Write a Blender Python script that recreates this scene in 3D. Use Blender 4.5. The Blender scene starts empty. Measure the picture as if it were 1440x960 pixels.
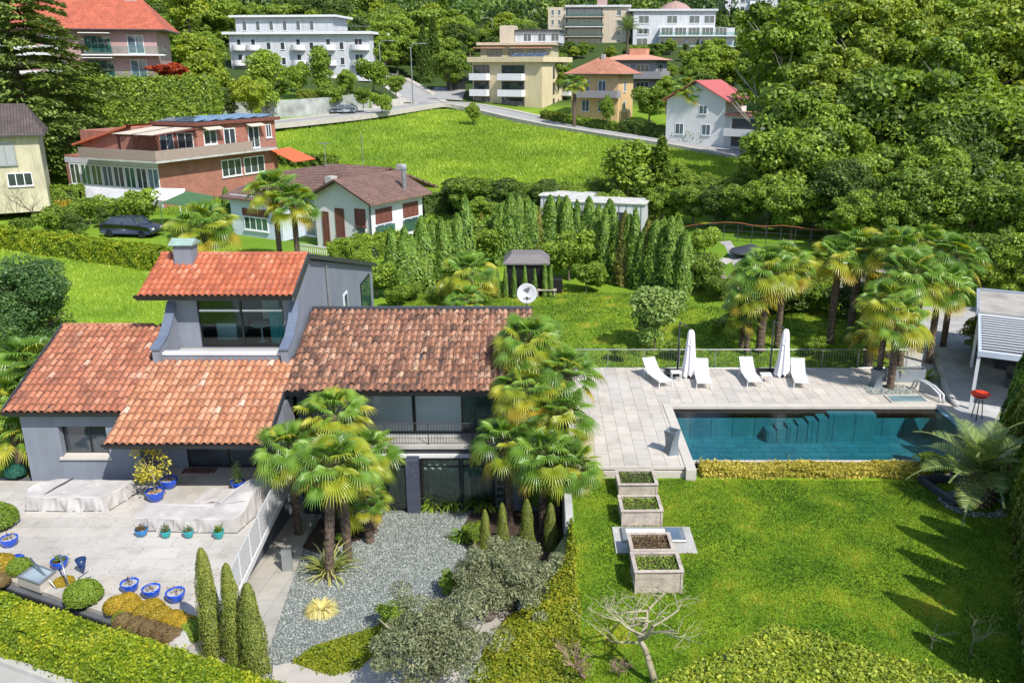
import bpy, math, random
import numpy as np
from mathutils import Vector, Matrix
random.seed(7)
RNG = np.random.default_rng(11)
R = math.radians
SC = bpy.context.scene
COL = SC.collection
# ---------------------------------------------------------------- camera model
F, CX, CY, HC = 1197.0, 760.0, 480.0, 13.5
TH = R(17.83); CT, ST = math.cos(TH), math.sin(TH)
def ray(px, py):
    return ((px-CX), F*CT+(CY-py)*ST, -F*ST+(CY-py)*CT)
def PZ(px, py, z=0.0):
    dx, dy, dz = ray(px, py); t = (z-HC)/dz
    return Vector((dx*t, dy*t, z))
def PY(px, py, Y):
    dx, dy, dz = ray(px, py); t = Y/dy
    return Vector((dx*t, Y, HC+dz*t))
GA, GB = 2.024, -.16
def court_z(y): return max(-2.6, min(GA+GB*y, -.95)) if y < 28.9 else -2.6
def PG(px, py):                    # on the sloping gravel court
    dx, dy, dz = ray(px, py); r = -dz/dy
    Y = (HC-GA)/(r+GB)
    if Y > 28.9: Y = (HC+2.6)/r
    if GA+GB*Y > -.95: Y = (HC+.95)/r
    return Vector((dx/dy*Y, Y, court_z(Y)))
def sm(a, b, x):
    t = min(1.0, max(0.0, (x-a)/(b-a))); return t*t*(3-2*t)
TAB_Y = [-40, 17, 24, 31, 38, 60, 87, 120, 150, 165, 190, 220, 250, 420, 700]
TAB_Z = [-3., -2.9, -2.9, -2.9, -.25, -.1, 0., 1.5, 4.4, 6.4, 10.2, 15., 20., 47., 112.]
def hgt(x, y):
    z = float(np.interp(y, TAB_Y, TAB_Z))
    if y < 38:                      # west side of the house: ground stays near the terrace level
        w = sm(-15.5, -18.5, x) if x < 0 else 0
        zw = -1.1 + 0.9*sm(28, 40, y) if y > 20 else -1.35
        z = z*(1-w)+zw*w
        e = sm(17.0, 18.5, x)
        z = z*(1-e)+(-.25)*e
    z += 1.35*sm(8, 13, x)*sm(49, 52, y)*(1-sm(90, 130, y))
    z += 3.2*sm(-18, -60, x)*sm(100, 155, y)
    z += .25*math.sin(x*.09+1.3)*math.sin(y*.07)*sm(60, 100, y)
    z += 3.0*math.sin(x*.021+.6)*math.sin(y*.013+.9)*sm(250, 400, y)
    return z
def PT(px, py, y0=40.0):            # first hit of the terrain
    dx, dy, dz = ray(px, py); Y = y0
    while Y < 650:
        t = Y/dy
        if HC+dz*t <= hgt(dx*t, Y): break
        Y += .5
    return Vector((dx*Y/dy, Y, hgt(dx*Y/dy, Y)))
def PX(px, Y, py=300):              # column px at distance Y, dropped on the terrain
    dx, dy, dz = ray(px, py); x = dx/dy*Y
    return Vector((x, Y, hgt(x, Y)))
# ---------------------------------------------------------------- objects
def tag(o, label=None, cat=None, group=None, kind=None):
    if label: o['label'] = label
    if cat: o['category'] = cat
    if group: o['group'] = group
    if kind: o['kind'] = kind
    return o
def empty(name, loc=(0, 0, 0), rz=0.0, label=None, cat=None, group=None):
    o = bpy.data.objects.new(name, None); COL.objects.link(o)
    o.location = loc; o.rotation_euler = (0, 0, rz); o.empty_display_size = .2
    return tag(o, label, cat, group)
def copy_tree(o, parent=None, loc=None, rz=None, sc=None, label=None, group=None):
    c = o.copy(); COL.objects.link(c)
    if parent is not None: c.parent = parent
    for ch in list(o.children): copy_tree(ch, c)
    if loc is not None: c.location = loc
    if rz is not None: c.rotation_euler = (0, 0, rz)
    if sc is not None: c.scale = sc if hasattr(sc, '__len__') else (sc, sc, sc)
    if label: c['label'] = label
    if group: c['group'] = group
    return c
def link_mesh(name, me, parent=None, loc=None):
    o = bpy.data.objects.new(name, me); COL.objects.link(o)
    if parent is not None: o.parent = parent
    if loc is not None: o.location = loc
    return o
class MB:
    def __init__(s, mat=None):
        s.v = []; s.f = []; s.mi = []; s.T = mat or Matrix(); s.cur = 0
    def p(s, co):
        s.v.append(tuple(s.T @ Vector(co))); return len(s.v)-1
    def face(s, idx): s.f.append(tuple(idx)); s.mi.append(s.cur)
    def poly(s, pts): s.face([s.p(q) for q in pts])
    def box(s, x0, y0, z0, x1, y1, z1, taper=0):
        if x0 > x1: x0, x1 = x1, x0
        if y0 > y1: y0, y1 = y1, y0
        if z0 > z1: z0, z1 = z1, z0
        t = taper
        i = [s.p(c) for c in ((x0, y0, z0), (x1, y0, z0), (x1, y1, z0), (x0, y1, z0), (x0+t, y0+t, z1), (x1-t, y0+t, z1), (x1-t, y1-t, z1), (x0+t, y1-t, z1))]
        for q in ((3, 2, 1, 0), (4, 5, 6, 7), (0, 1, 5, 4), (1, 2, 6, 5), (2, 3, 7, 6), (3, 0, 4, 7)): s.face([i[k] for k in q])
        return s
    def bbox(s, x0, y0, z0, x1, y1, z1, b=.01):   # box with chamfered top rim
        if x0 > x1: x0, x1 = x1, x0
        if y0 > y1: y0, y1 = y1, y0
        rings = [(0, z0), (0, z1-b), (b, z1)]
        ids = []
        for t, z in rings:
            ids.append([s.p((x0+t, y0+t, z)), s.p((x1-t, y0+t, z)), s.p((x1-t, y1-t, z)), s.p((x0+t, y1-t, z))])
        for a, c in zip(ids, ids[1:]):
            for k in range(4): s.face((a[k], a[(k+1) % 4], c[(k+1) % 4], c[k]))
        s.face(ids[-1]); s.face(ids[0][::-1]); return s
    def prism(s, pts, z0, z1):
        n = len(pts)
        a = [s.p((p[0], p[1], z0(p[0], p[1]) if callable(z0) else z0)) for p in pts]
        b = [s.p((p[0], p[1], z1(p[0], p[1]) if callable(z1) else z1)) for p in pts]
        s.face(b); s.face(a[::-1])
        for k in range(n): s.face((a[k], a[(k+1) % n], b[(k+1) % n], b[k]))
        return s
    def xprism(s, prof, x0, x1):      # profile in (y, z) extruded along x
        n = len(prof)
        a = [s.p((x0, y, z)) for y, z in prof]; b = [s.p((x1, y, z)) for y, z in prof]
        s.face(a[::-1]); s.face(b)
        for k in range(n): s.face((a[k], a[(k+1) % n], b[(k+1) % n], b[k]))
        return s
    def tube(s, pts, r, n=8, cap=True):
        pts = [Vector(p) for p in pts]
        if not hasattr(r, '__len__'): r = [r]*len(pts)
        rings = []; up = Vector((0, 0, 1))
        for k, p in enumerate(pts):
            d = (pts[min(k+1, len(pts)-1)]-pts[max(k-1, 0)])
            if d.length < 1e-9: d = Vector((0, 0, 1))
            d.normalize()
            a = d.cross(up)
            if a.length < .05: a = d.cross(Vector((1, 0, 0)))
            a.normalize(); b = d.cross(a)
            rings.append([s.p(p+(a*math.cos(2*math.pi*j/n)+b*math.sin(2*math.pi*j/n))*r[k]) for j in range(n)])
        for a, b in zip(rings, rings[1:]):
            for j in range(n): s.face((a[j], b[j], b[(j+1) % n], a[(j+1) % n]))
        if cap: s.face(rings[0]); s.face(rings[-1][::-1])
        return s
    def lathe(s, prof, n=20, cx=0, cy=0, cz=0):
        rings = []
        for r, z in prof:
            rings.append([s.p((cx+r*math.cos(2*math.pi*j/n), cy+r*math.sin(2*math.pi*j/n), cz+z)) for j in range(n)])
        for a, b in zip(rings, rings[1:]):
            for j in range(n): s.face((a[j], a[(j+1) % n], b[(j+1) % n], b[j]))
        if prof[0][0] > 1e-4: s.face(rings[0][::-1])
        if prof[-1][0] > 1e-4: s.face(rings[-1])
        return s
    def grid(s, nx, ny, fn):
        ids = [[s.p(fn(i/nx, j/ny)) for i in range(nx+1)] for j in range(ny+1)]
        for j in range(ny):
            for i in range(nx): s.face((ids[j][i], ids[j][i+1], ids[j+1][i+1], ids[j+1][i]))
        return s
    def build(s, name, mats, parent=None, smooth=False, loc=None):
        me = bpy.data.meshes.new(name); me.from_pydata(s.v, [], s.f)
        for m in (mats if isinstance(mats, (list, tuple)) else [mats]): me.materials.append(m)
        me.polygons.foreach_set('material_index', s.mi)
        if smooth: me.polygons.foreach_set('use_smooth', [True]*len(s.f))
        me.update()
        return link_mesh(name, me, parent, loc)
def np_mesh(name, V, Fq, mats, mi=None, parent=None, smooth=False):
    """V (n,3) float, Fq (m,k) int (k constant)"""
    me = bpy.data.meshes.new(name); m, k = Fq.shape
    me.vertices.add(len(V)); me.vertices.foreach_set('co', np.ascontiguousarray(V, dtype=np.float32).ravel())
    me.loops.add(m*k); me.loops.foreach_set('vertex_index', np.ascontiguousarray(Fq, dtype=np.int32).ravel())
    me.polygons.add(m); me.polygons.foreach_set('loop_start', np.arange(0, m*k, k, dtype=np.int32))
    me.polygons.foreach_set('loop_total', np.full(m, k, dtype=np.int32))
    for x in (mats if isinstance(mats, (list, tuple)) else [mats]): me.materials.append(x)
    if mi is not None: me.polygons.foreach_set('material_index', np.ascontiguousarray(mi, dtype=np.int32))
    if smooth: me.polygons.foreach_set('use_smooth', np.ones(m, dtype=bool))
    me.update(calc_edges=True); me.validate(verbose=False)
    return me
def unit(a): return a/np.maximum(np.linalg.norm(a, axis=1, keepdims=True), 1e-9)
def cards(P, N, size, asp=.55, rng=RNG, axis=None, fold=.25):
    """leaf cards: 2 triangles-folded kite as quads; P,N (n,3) size (n,)"""
    n = len(P); N = unit(N)
    A = rng.normal(size=(n, 3)) if axis is None else axis+rng.normal(size=(n, 3))*.35
    A = unit(A-N*np.sum(A*N, 1, keepdims=True)); B = np.cross(N, A)
    s = size[:, None]
    a = P-A*s*.5; c = P+A*s*.5-N*s*fold*.5
    b = P+B*s*asp*.5+A*s*.02-N*s*fold*.3; d = P-B*s*asp*.5+A*s*.02+N*s*fold*.1
    V = np.stack([a, b, c, d], 1).reshape(-1, 3)
    Fq = np.arange(n*4).reshape(n, 4)
    return V, Fq
def join(parts):
    Vs, Fs, Ms = [], [], []; off = 0
    for V, Fq, m in parts:
        Vs.append(V); Fs.append(Fq+off); Ms.append(np.full(len(Fq), m)); off += len(V)
    return np.concatenate(Vs), np.concatenate(Fs), np.concatenate(Ms)
def sph(n, rng=RNG):
    return unit(rng.normal(size=(n, 3)))
# ---------------------------------------------------------------- materials
def nodes(name):
    m = bpy.data.materials.new(name); m.use_nodes = True
    nt = m.node_tree; nt.nodes.clear()
    out = nt.nodes.new('ShaderNodeOutputMaterial'); b = nt.nodes.new('ShaderNodeBsdfPrincipled')
    nt.links.new(b.outputs[0], out.inputs[0])
    return m, nt, b, out
def N_(nt, t, **kw):
    n = nt.nodes.new(t)
    for k, v in kw.items():
        if hasattr(n, k): setattr(n, k, v)
        else: n.inputs[k].default_value = v
    return n
def ramp(nt, src, stops):
    r = nt.nodes.new('ShaderNodeValToRGB'); nt.links.new(src, r.inputs[0])
    e = r.color_ramp.elements
    while len(e) < len(stops): e.new(.5)
    for q, (p, c) in zip(e, stops): q.position = p; q.color = (*c, 1)
    return r.outputs[0]
def mixc(nt, fac, a, b, blend='MIX'):
    m = nt.nodes.new('ShaderNodeMix'); m.data_type = 'RGBA'; m.blend_type = blend
    for i, s in ((0, fac), (6, a), (7, b)):
        if hasattr(s, 'is_output') or isinstance(s, bpy.types.NodeSocket): nt.links.new(s, m.inputs[i])
        else: m.inputs[i].default_value = (*s, 1) if i else s
    return m.outputs[2]
def coords(nt, scale=(1, 1, 1), rot=(0, 0, 0), kind='Object'):
    tc = nt.nodes.new('ShaderNodeTexCoord'); mp = nt.nodes.new('ShaderNodeMapping')
    mp.inputs['Scale'].default_value = scale; mp.inputs['Rotation'].default_value = rot
    nt.links.new(tc.outputs[kind], mp.inputs[0]); return mp.outputs[0]
def noise(nt, vec, scale, detail=4, rough=.6):
    n = nt.nodes.new('ShaderNodeTexNoise'); n.inputs['Scale'].default_value = scale
    n.inputs['Detail'].default_value = detail; n.inputs['Roughness'].default_value = rough
    if vec is not None: nt.links.new(vec, n.inputs['Vector'])
    return n.outputs['Fac']
def bump(nt, b, src, strength=.3, dist=.02):
    n = nt.nodes.new('ShaderNodeBump'); n.inputs['Strength'].default_value = strength; n.inputs['Distance'].default_value = dist
    nt.links.new(src, n.inputs['Height']); nt.links.new(n.outputs[0], b.inputs['Normal'])
def M(name, col, rough=.7, var=.18, scale=3.0, metal=0.0, bmp=0.0, bscale=30, spec=None, streak=0):
    m, nt, b, out = nodes(name)
    v = coords(nt); f = noise(nt, v, scale, 5)
    lo = tuple(c*(1-var) for c in col); hi = tuple(min(1, c*(1+var)) for c in col)
    c = ramp(nt, f, [(.3, lo), (.7, hi)])
    if streak:
        s_ = noise(nt, coords(nt, (1.1, 1.1, .16)), 1.5, 6, .75); q_ = 1-streak*.75
        c = mixc(nt, 1.0, c, ramp(nt, s_, [(.38, (q_, q_, q_*.97)), (.56, (1, 1, 1))]), 'MULTIPLY')
    nt.links.new(c, b.inputs['Base Color'])
    b.inputs['Roughness'].default_value = rough; b.inputs['Metallic'].default_value = metal
    if spec is not None: b.inputs['Specular IOR Level'].default_value = spec
    if bmp: bump(nt, b, noise(nt, v, bscale, 4), bmp, .01)
    return m
def leafmat(name, stops, trans=.3, rough=.5, patch=.35, pscale=.6, spec=.35, gain=1.5):
    """stops: ramp of leaf colours picked per leaf + drifting patches"""
    stops = [(p, (min(.75, c[0]*gain*1.22), min(.75, c[1]*gain*1.04), c[2]*gain*.85)) for p, c in stops]
    m, nt, b, out = nodes(name)
    g = nt.nodes.new('ShaderNodeNewGeometry'); oi = nt.nodes.new('ShaderNodeObjectInfo')
    v = coords(nt); f = noise(nt, v, pscale, 3)
    a1 = N_(nt, 'ShaderNodeMath', operation='MULTIPLY_ADD'); nt.links.new(f, a1.inputs[0]); a1.inputs[1].default_value = patch*2.2
    a0 = N_(nt, 'ShaderNodeMath', operation='MULTIPLY'); nt.links.new(g.outputs['Random Per Island'], a0.inputs[0]); a0.inputs[1].default_value = 1-patch
    nt.links.new(a0.outputs[0], a1.inputs[2])
    a2 = N_(nt, 'ShaderNodeMath', operation='MULTIPLY_ADD'); nt.links.new(oi.outputs['Random'], a2.inputs[0]); a2.inputs[1].default_value = .22
    nt.links.new(a1.outputs[0], a2.inputs[2])
    a3 = N_(nt, 'ShaderNodeMath', operation='SUBTRACT'); nt.links.new(a2.outputs[0], a3.inputs[0]); a3.inputs[1].default_value = .11+patch*.6
    c = ramp(nt, a3.outputs[0], stops)
    nt.links.new(c, b.inputs['Base Color']); b.inputs['Roughness'].default_value = rough
    b.inputs['Specular IOR Level'].default_value = spec
    tr = nt.nodes.new('ShaderNodeBsdfTranslucent')
    hs = nt.nodes.new('ShaderNodeHueSaturation'); hs.inputs['Value'].default_value = 1.5; hs.inputs['Saturation'].default_value = 1.1; hs.inputs['Hue'].default_value = .485
    nt.links.new(c, hs.inputs['Color']); nt.links.new(hs.outputs[0], tr.inputs[0])
    mx = nt.nodes.new('ShaderNodeMixShader'); mx.inputs[0].default_value = trans
    nt.links.new(b.outputs[0], mx.inputs[1]); nt.links.new(tr.outputs[0], mx.inputs[2]); nt.links.new(mx.outputs[0], out.inputs[0])
    return m
def grassmat(name, stops, scale=.35, trans=0, fine=14):
    m, nt, b, out = nodes(name)
    v = coords(nt)
    f1 = noise(nt, v, scale, 5, .65); f2 = noise(nt, v, fine, 3, .7)
    a = N_(nt, 'ShaderNodeMath', operation='MULTIPLY_ADD'); nt.links.new(f2, a.inputs[0]); a.inputs[1].default_value = .45
    s = N_(nt, 'ShaderNodeMath', operation='SUBTRACT'); nt.links.new(f1, s.inputs[0]); s.inputs[1].default_value = .22
    nt.links.new(s.outputs[0], a.inputs[2])
    nt.links.new(ramp(nt, a.outputs[0], stops), b.inputs['Base Color'])
    b.inputs['Roughness'].default_value = .85; b.inputs['Specular IOR Level'].default_value = .15
    bump(nt, b, f2, .6, .04)
    return m
def pavemat(name, c1, c2, mort, w, h, rot=0, off=.5, msize=.012, rough=.75):
    m, nt, b, out = nodes(name)
    v = coords(nt, rot=(0, 0, rot))
    br = nt.nodes.new('ShaderNodeTexBrick'); nt.links.new(v, br.inputs['Vector'])
    br.offset = off; br.inputs['Scale'].default_value = 1; br.inputs['Brick Width'].default_value = w; br.inputs['Row Height'].default_value = h
    br.inputs['Mortar Size'].default_value = msize; br.inputs['Mortar Smooth'].default_value = .3; br.inputs['Bias'].default_value = 0
    br.inputs['Color1'].default_value = (*c1, 1); br.inputs['Color2'].default_value = (*c2, 1); br.inputs['Mortar'].default_value = (*mort, 1)
    f = noise(nt, v, 1.3, 6, .7); f2 = noise(nt, v, .35, 3)
    c = mixc(nt, .5, br.outputs['Color'], ramp(nt, f, [(.3, (.62, .56, .48)), (.52, (1, 1, 1)), (.75, (1.0, .97, .9))]), 'MULTIPLY')
    c = mixc(nt, .45, c, ramp(nt, f2, [(.35, (.72, .68, .62)), (.6, (1, 1, 1))]), 'MULTIPLY')
    nt.links.new(c, b.inputs['Base Color']); b.inputs['Roughness'].default_value = rough
    bump(nt, b, br.outputs['Fac'], -.3, .01)
    return m
def glassmat(name, tint=(.10, .14, .16), rough=.03, gl=.9):
    """window glass seen from outside: dark body with a mirror coat"""
    m, nt, b, out = nodes(name)
    v = coords(nt); f = noise(nt, v, .6, 2)
    nt.links.new(ramp(nt, f, [(.35, tuple(c*.5 for c in tint)), (.65, tint)]), b.inputs['Base Color'])
    b.inputs['Roughness'].default_value = rough; b.inputs['Specular IOR Level'].default_value = gl
    b.inputs['IOR'].default_value = 1.6
    return m
def clearglass(name, tint=(.75, .87, .86), ior=1.5, rough=.01):
    m, nt, b, out = nodes(name); nt.nodes.remove(b)
    fr = N_(nt, 'ShaderNodeFresnel', IOR=ior); gl = N_(nt, 'ShaderNodeBsdfGlossy', Roughness=rough); tr = nt.nodes.new('ShaderNodeBsdfTransparent')
    tr.inputs[0].default_value = (*tint, 1)
    mx = nt.nodes.new('ShaderNodeMixShader'); nt.links.new(fr.outputs[0], mx.inputs[0]); nt.links.new(tr.outputs[0], mx.inputs[1]); nt.links.new(gl.outputs[0], mx.inputs[2])
    nt.links.new(mx.outputs[0], out.inputs[0]); return m
def tilemat(name, stops, dirt=(.10, .06, .045), dirtamt=.35, dscale=1.2):
    m, nt, b, out = nodes(name)
    g = nt.nodes.new('ShaderNodeNewGeometry'); v = coords(nt)
    c = ramp(nt, g.outputs['Random Per Island'], stops)
    f = noise(nt, v, dscale, 6, .7); f3 = noise(nt, v, 22, 3, .7)
    a = N_(nt, 'ShaderNodeMath', operation='MULTIPLY'); nt.links.new(f, a.inputs[0]); nt.links.new(f3, a.inputs[1])
    mr = nt.nodes.new('ShaderNodeMapRange'); nt.links.new(a.outputs[0], mr.inputs[0])
    mr.inputs[1].default_value = .22; mr.inputs[2].default_value = .38; mr.inputs[3].default_value = 0; mr.inputs[4].default_value = dirtamt
    c = mixc(nt, mr.outputs[0], c, dirt)
    nt.links.new(c, b.inputs['Base Color']); b.inputs['Roughness'].default_value = .8
    bump(nt, b, f3, .4, .01)
    return m
# ---------------------------------------------------------------- shared materials
G1 = leafmat('leaf_mid', [(0, (.026, .055, .010)), (.45, (.066, .125, .018)), (.75, (.12, .20, .028)), (1, (.20, .29, .045))], gain=1.7)
G2 = leafmat('leaf_dark', [(0, (.015, .035, .010)), (.5, (.040, .080, .016)), (1, (.09, .155, .028))], gain=1.7)
G3 = leafmat('leaf_lime', [(0, (.055, .11, .012)), (.5, (.15, .24, .022)), (1, (.32, .40, .05))], gain=1.25)
G4 = leafmat('leaf_bright', [(0, (.040, .080, .012)), (.5, (.100, .18, .022)), (1, (.20, .30, .045))], gain=1.6)
G5 = leafmat('leaf_olive', [(0, (.04, .06, .03)), (.5, (.105, .14, .08)), (1, (.27, .31, .21))], gain=1.35, trans=.15)
G6 = leafmat('leaf_cedar', [(0, (.024, .048, .014)), (.5, (.060, .105, .026)), (1, (.125, .19, .045))], gain=1.6, trans=.1)
G7 = leafmat('leaf_thuja', [(0, (.020, .055, .010)), (.5, (.055, .12, .018)), (1, (.13, .21, .035))], gain=1.8, trans=.15, pscale=1.5)
G7B = leafmat('leaf_thuja_brownish', [(0, (.04, .055, .012)), (.5, (.10, .12, .025)), (1, (.18, .19, .045))], trans=.15, pscale=1.5, gain=1.4)
G8 = leafmat('leaf_moss_cypress', [(0, (.035, .05, .010)), (.5, (.085, .125, .02)), (1, (.17, .20, .04))], gain=1.5, trans=.1, pscale=2)
G9 = leafmat('leaf_hedge_yellow', [(0, (.04, .10, .008)), (.4, (.12, .22, .012)), (.7, (.27, .36, .02)), (1, (.50, .52, .05))], gain=1.1, patch=.45, pscale=.8)
G10 = leafmat('leaf_hedge_olive', [(0, (.035, .065, .01)), (.5, (.11, .17, .022)), (1, (.26, .32, .055))], gain=1.35, pscale=1.0)
G11 = leafmat('leaf_gold', [(0, (.10, .10, .01)), (.5, (.26, .22, .02)), (1, (.48, .34, .03))], gain=1.1, trans=.1)
G12 = leafmat('leaf_heather', [(0, (.05, .035, .02)), (.5, (.12, .09, .05)), (1, (.20, .19, .08))], gain=1.2, trans=.1)
G13 = leafmat('leaf_red', [(0, (.10, .02, .01)), (.5, (.28, .05, .02)), (1, (.42, .12, .03))], gain=1.1)
G14 = leafmat('leaf_blue_green', [(0, (.005, .04, .035)), (.5, (.012, .085, .07)), (1, (.03, .15, .12))], trans=.05)
G15 = leafmat('leaf_bank', [(0, (.05, .10, .008)), (.5, (.13, .20, .012)), (1, (.30, .32, .03))], gain=1.2, patch=.5, pscale=1.0)
G16 = leafmat('leaf_pale_willow', [(0, (.05, .10, .03)), (.5, (.12, .21, .06)), (1, (.25, .34, .13))])
PALM_A = leafmat('palm_leaf_green', [(0, (.035, .085, .014)), (.5, (.080, .175, .026)), (1, (.17, .29, .05))], gain=1.55, trans=.3, rough=.38, spec=.5)
PALM_B = leafmat('palm_leaf_yellow', [(0, (.10, .18, .020)), (.5, (.22, .30, .03)), (1, (.42, .43, .06))], gain=1.15, trans=.3, rough=.4, spec=.5)
PALM_C = leafmat('palm_leaf_golden', [(0, (.26, .27, .03)), (.5, (.42, .38, .06)), (1, (.42, .32, .10))], gain=0.9, trans=.25, rough=.5)
PHX = leafmat('feather_palm_leaf', gain=1.9, stops= [(0, (.030, .065, .020)), (.5, (.075, .13, .04)), (1, (.17, .23, .08))], trans=.2, rough=.35, spec=.5)
BARK = M('bark', (.13, .10, .075), .9, .4, 6, bmp=.8, bscale=18)
BARKG = M('bark_grey', (.36, .33, .28), .9, .35, 5, bmp=.5, bscale=14)
FIBRE = M('palm_fibre', (.12, .085, .06), .95, .55, 9, bmp=.9, bscale=30)
TWIG = M('twig_pale', (.31, .28, .18), .8, .3, 6)
TWIGR = M('twig_reddish', (.30, .18, .15), .8, .3, 6)
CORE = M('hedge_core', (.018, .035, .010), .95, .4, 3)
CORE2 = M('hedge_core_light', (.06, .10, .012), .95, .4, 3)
STONE = M('rubble_stone', (.22, .20, .17), .95, .5, 2.5, bmp=1, bscale=6)
CONC = M('concrete', (.42, .41, .38), .9, .22, 1.2, bmp=.3, bscale=20)
CONCW = M('weathered_concrete', (.30, .32, .29), .9, .38, .7, bmp=.4, bscale=8)
ASPH = M('asphalt', (.16, .16, .165), .9, .18, .5, bmp=.2, bscale=60)
ASPHL = M('pale_asphalt', (.36, .35, .33), .9, .1, .8, bmp=.3, bscale=80)
LINE = M('road_paint', (.75, .75, .72), .7, .08)
WHITE = M('white_paint', (.66, .66, .66), .6, .05, 1.0)
WHITEG = M('white_render', (.54, .55, .58), .85, .08, .6, bmp=.1, bscale=40, streak=.22)
GREYW = M('grey_render', (.195, .215, .26), .85, .10, .8, bmp=.1, bscale=40, streak=.13)
GREYD = M('dark_grey_metal', (.045, .048, .055), .45, .15, 2)
BLUEG = M('blue_grey_boards', (.055, .065, .095), .6, .25, 8)
BLACK = M('black_metal', (.012, .012, .014), .4, .2, 2)
GALV = M('galvanised_steel', (.33, .35, .36), .35, .15, 3, metal=.6)
STEEL = M('brushed_steel', (.45, .46, .46), .3, .1, 3, metal=.9)
COPPER = M('green_copper', (.27, .38, .33), .6, .2, 3)
WOODW = M('weathered_wood', (.42, .36, .30), .85, .3, 3.5, bmp=.4, bscale=25)
SOIL = M('soil', (.055, .035, .022), .95, .6, 9, bmp=1, bscale=30)
BLUE = M('cobalt_glaze', (.012, .075, .50), .18, .15, 3, spec=.7)
BLUE2 = M('azure_glaze', (.02, .18, .42), .2, .15, 3, spec=.7)
TEAL = M('teal_glaze', (.01, .30, .32), .2, .15, 3, spec=.7)
NAVY = M('navy_glaze', (.012, .03, .10), .25, .15, 3, spec=.7)
GLASS = glassmat('window_glass', (.055, .07, .085))
GLASSB = glassmat('window_glass_blue', (.12, .18, .24), .05, .6)
GLASSG = glassmat('window_glass_green', (.05, .13, .11), .04, .8)
CLEAR = clearglass('clear_glass')
BLIND = M('pale_blind', (.74, .80, .82), .7, .06, .7)
CURT = M('teal_curtain', (.16, .55, .58), .8, .2, 4)
FABW = M('white_mesh_fabric', (.80, .80, .80), .7, .03, 2)
FABC = M('cream_cover_cloth', (.45, .425, .405), .8, .08, 2.5, bmp=.6, bscale=6)
UMBC = M('white_parasol_cloth', (.74, .72, .73), .8, .05, 3)
ORANGE = M('orange_fabric', (.62, .12, .04), .7, .08)
REDM = M('red_glaze', (.75, .05, .015), .3, .1)
BRICK = None
ROOFT = M('terracotta_roof_far', (.50, .135, .065), .8, .16, 1.5, bmp=.3, bscale=6)
ROOFS = M('salmon_roof_far', (.55, .26, .17), .8, .14, 1.5)
ROOFR = M('red_metal_roof', (.46, .11, .10), .6, .08, 1.5)
BEIGE = M('beige_render', (.58, .49, .31), .85, .05, .4, streak=.15)
BEIGE2 = M('sand_render', (.52, .44, .34), .85, .05, .4, streak=.2)
PINKW = M('pink_render', (.42, .27, .26), .85, .08, .4, streak=.2)
ORANW = M('apricot_render', (.62, .42, .22), .85, .06, .4, streak=.2)
GREYH = M('mid_grey_render', (.26, .25, .27), .85, .08, .4)
YELW = M('old_yellow_render', (.50, .46, .32), .9, .14, .7, streak=.35)
SHUT = M('brown_shutter', (.16, .055, .04), .7, .2, 4)
GRAVR = M('gravel_roof', (.16, .17, .19), .9, .3, .6)
WINFR = M('white_frame', (.72, .73, .73), .5, .04)
def brickmat():
    m, nt, b, out = nodes('red_brick')
    tc = nt.nodes.new('ShaderNodeTexCoord'); sp = nt.nodes.new('ShaderNodeSeparateXYZ'); nt.links.new(tc.outputs['Object'], sp.inputs[0])
    ad = N_(nt, 'ShaderNodeMath', operation='ADD'); nt.links.new(sp.outputs[0], ad.inputs[0]); nt.links.new(sp.outputs[1], ad.inputs[1])
    cb = nt.nodes.new('ShaderNodeCombineXYZ'); nt.links.new(ad.outputs[0], cb.inputs[0]); nt.links.new(sp.outputs[2], cb.inputs[1])
    br = nt.nodes.new('ShaderNodeTexBrick'); nt.links.new(cb.outputs[0], br.inputs[0])
    br.inputs['Scale'].default_value = 1; br.inputs['Brick Width'].default_value = .5; br.inputs['Row Height'].default_value = .17; br.inputs['Mortar Size'].default_value = .02
    br.inputs['Color1'].default_value = (.44, .165, .105, 1); br.inputs['Color2'].default_value = (.34, .12, .08, 1); br.inputs['Mortar'].default_value = (.34, .20, .16, 1)
    f = noise(nt, tc.outputs['Object'], .8, 5)
    c = mixc(nt, .6, br.outputs[0], ramp(nt, f, [(.3, (.6, .6, .6)), (.7, (1, 1, 1))]), 'MULTIPLY')
    nt.links.new(c, b.inputs['Base Color']); b.inputs['Roughness'].default_value = .9
    return m
BRICK = brickmat()
# ---------------------------------------------------------------- plant meshes
def limb_tree(mb, h, r, rng, n=6, spread=.32, lean=(0, 0)):
    top = Vector((lean[0], lean[1], h*.86))
    pts = [Vector((top.x*t**1.5+math.sin(t*5+r*9)*.03*h*t, top.y*t**1.5, h*.86*t)) for t in (0, .12, .3, .5, .75, 1)]
    mb.tube(pts, [r*1.35, r, r*.85, r*.65, r*.35, r*.1], 8)
    for k in range(n):
        t = .28+.6*k/n; a = k*2.4+rng.random()
        o = Vector((top.x*t**1.5, top.y*t**1.5, h*.86*t)); L = h*spread*(1.15-t*.6)
        e = o+Vector((math.cos(a)*L, math.sin(a)*L, L*.75)); m = (o+e)/2+Vector((0, 0, -.08*L))
        rr = r*(.6-.35*t)
        mb.tube([o, m, e], [rr, rr*.7, rr*.2], 6)
        for q in (-1, 1):
            b = a+q*.7; e2 = m+Vector((math.cos(b)*L*.5, math.sin(b)*L*.5, L*.5))
            mb.tube([m, e2], [rr*.5, rr*.1], 5)
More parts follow.
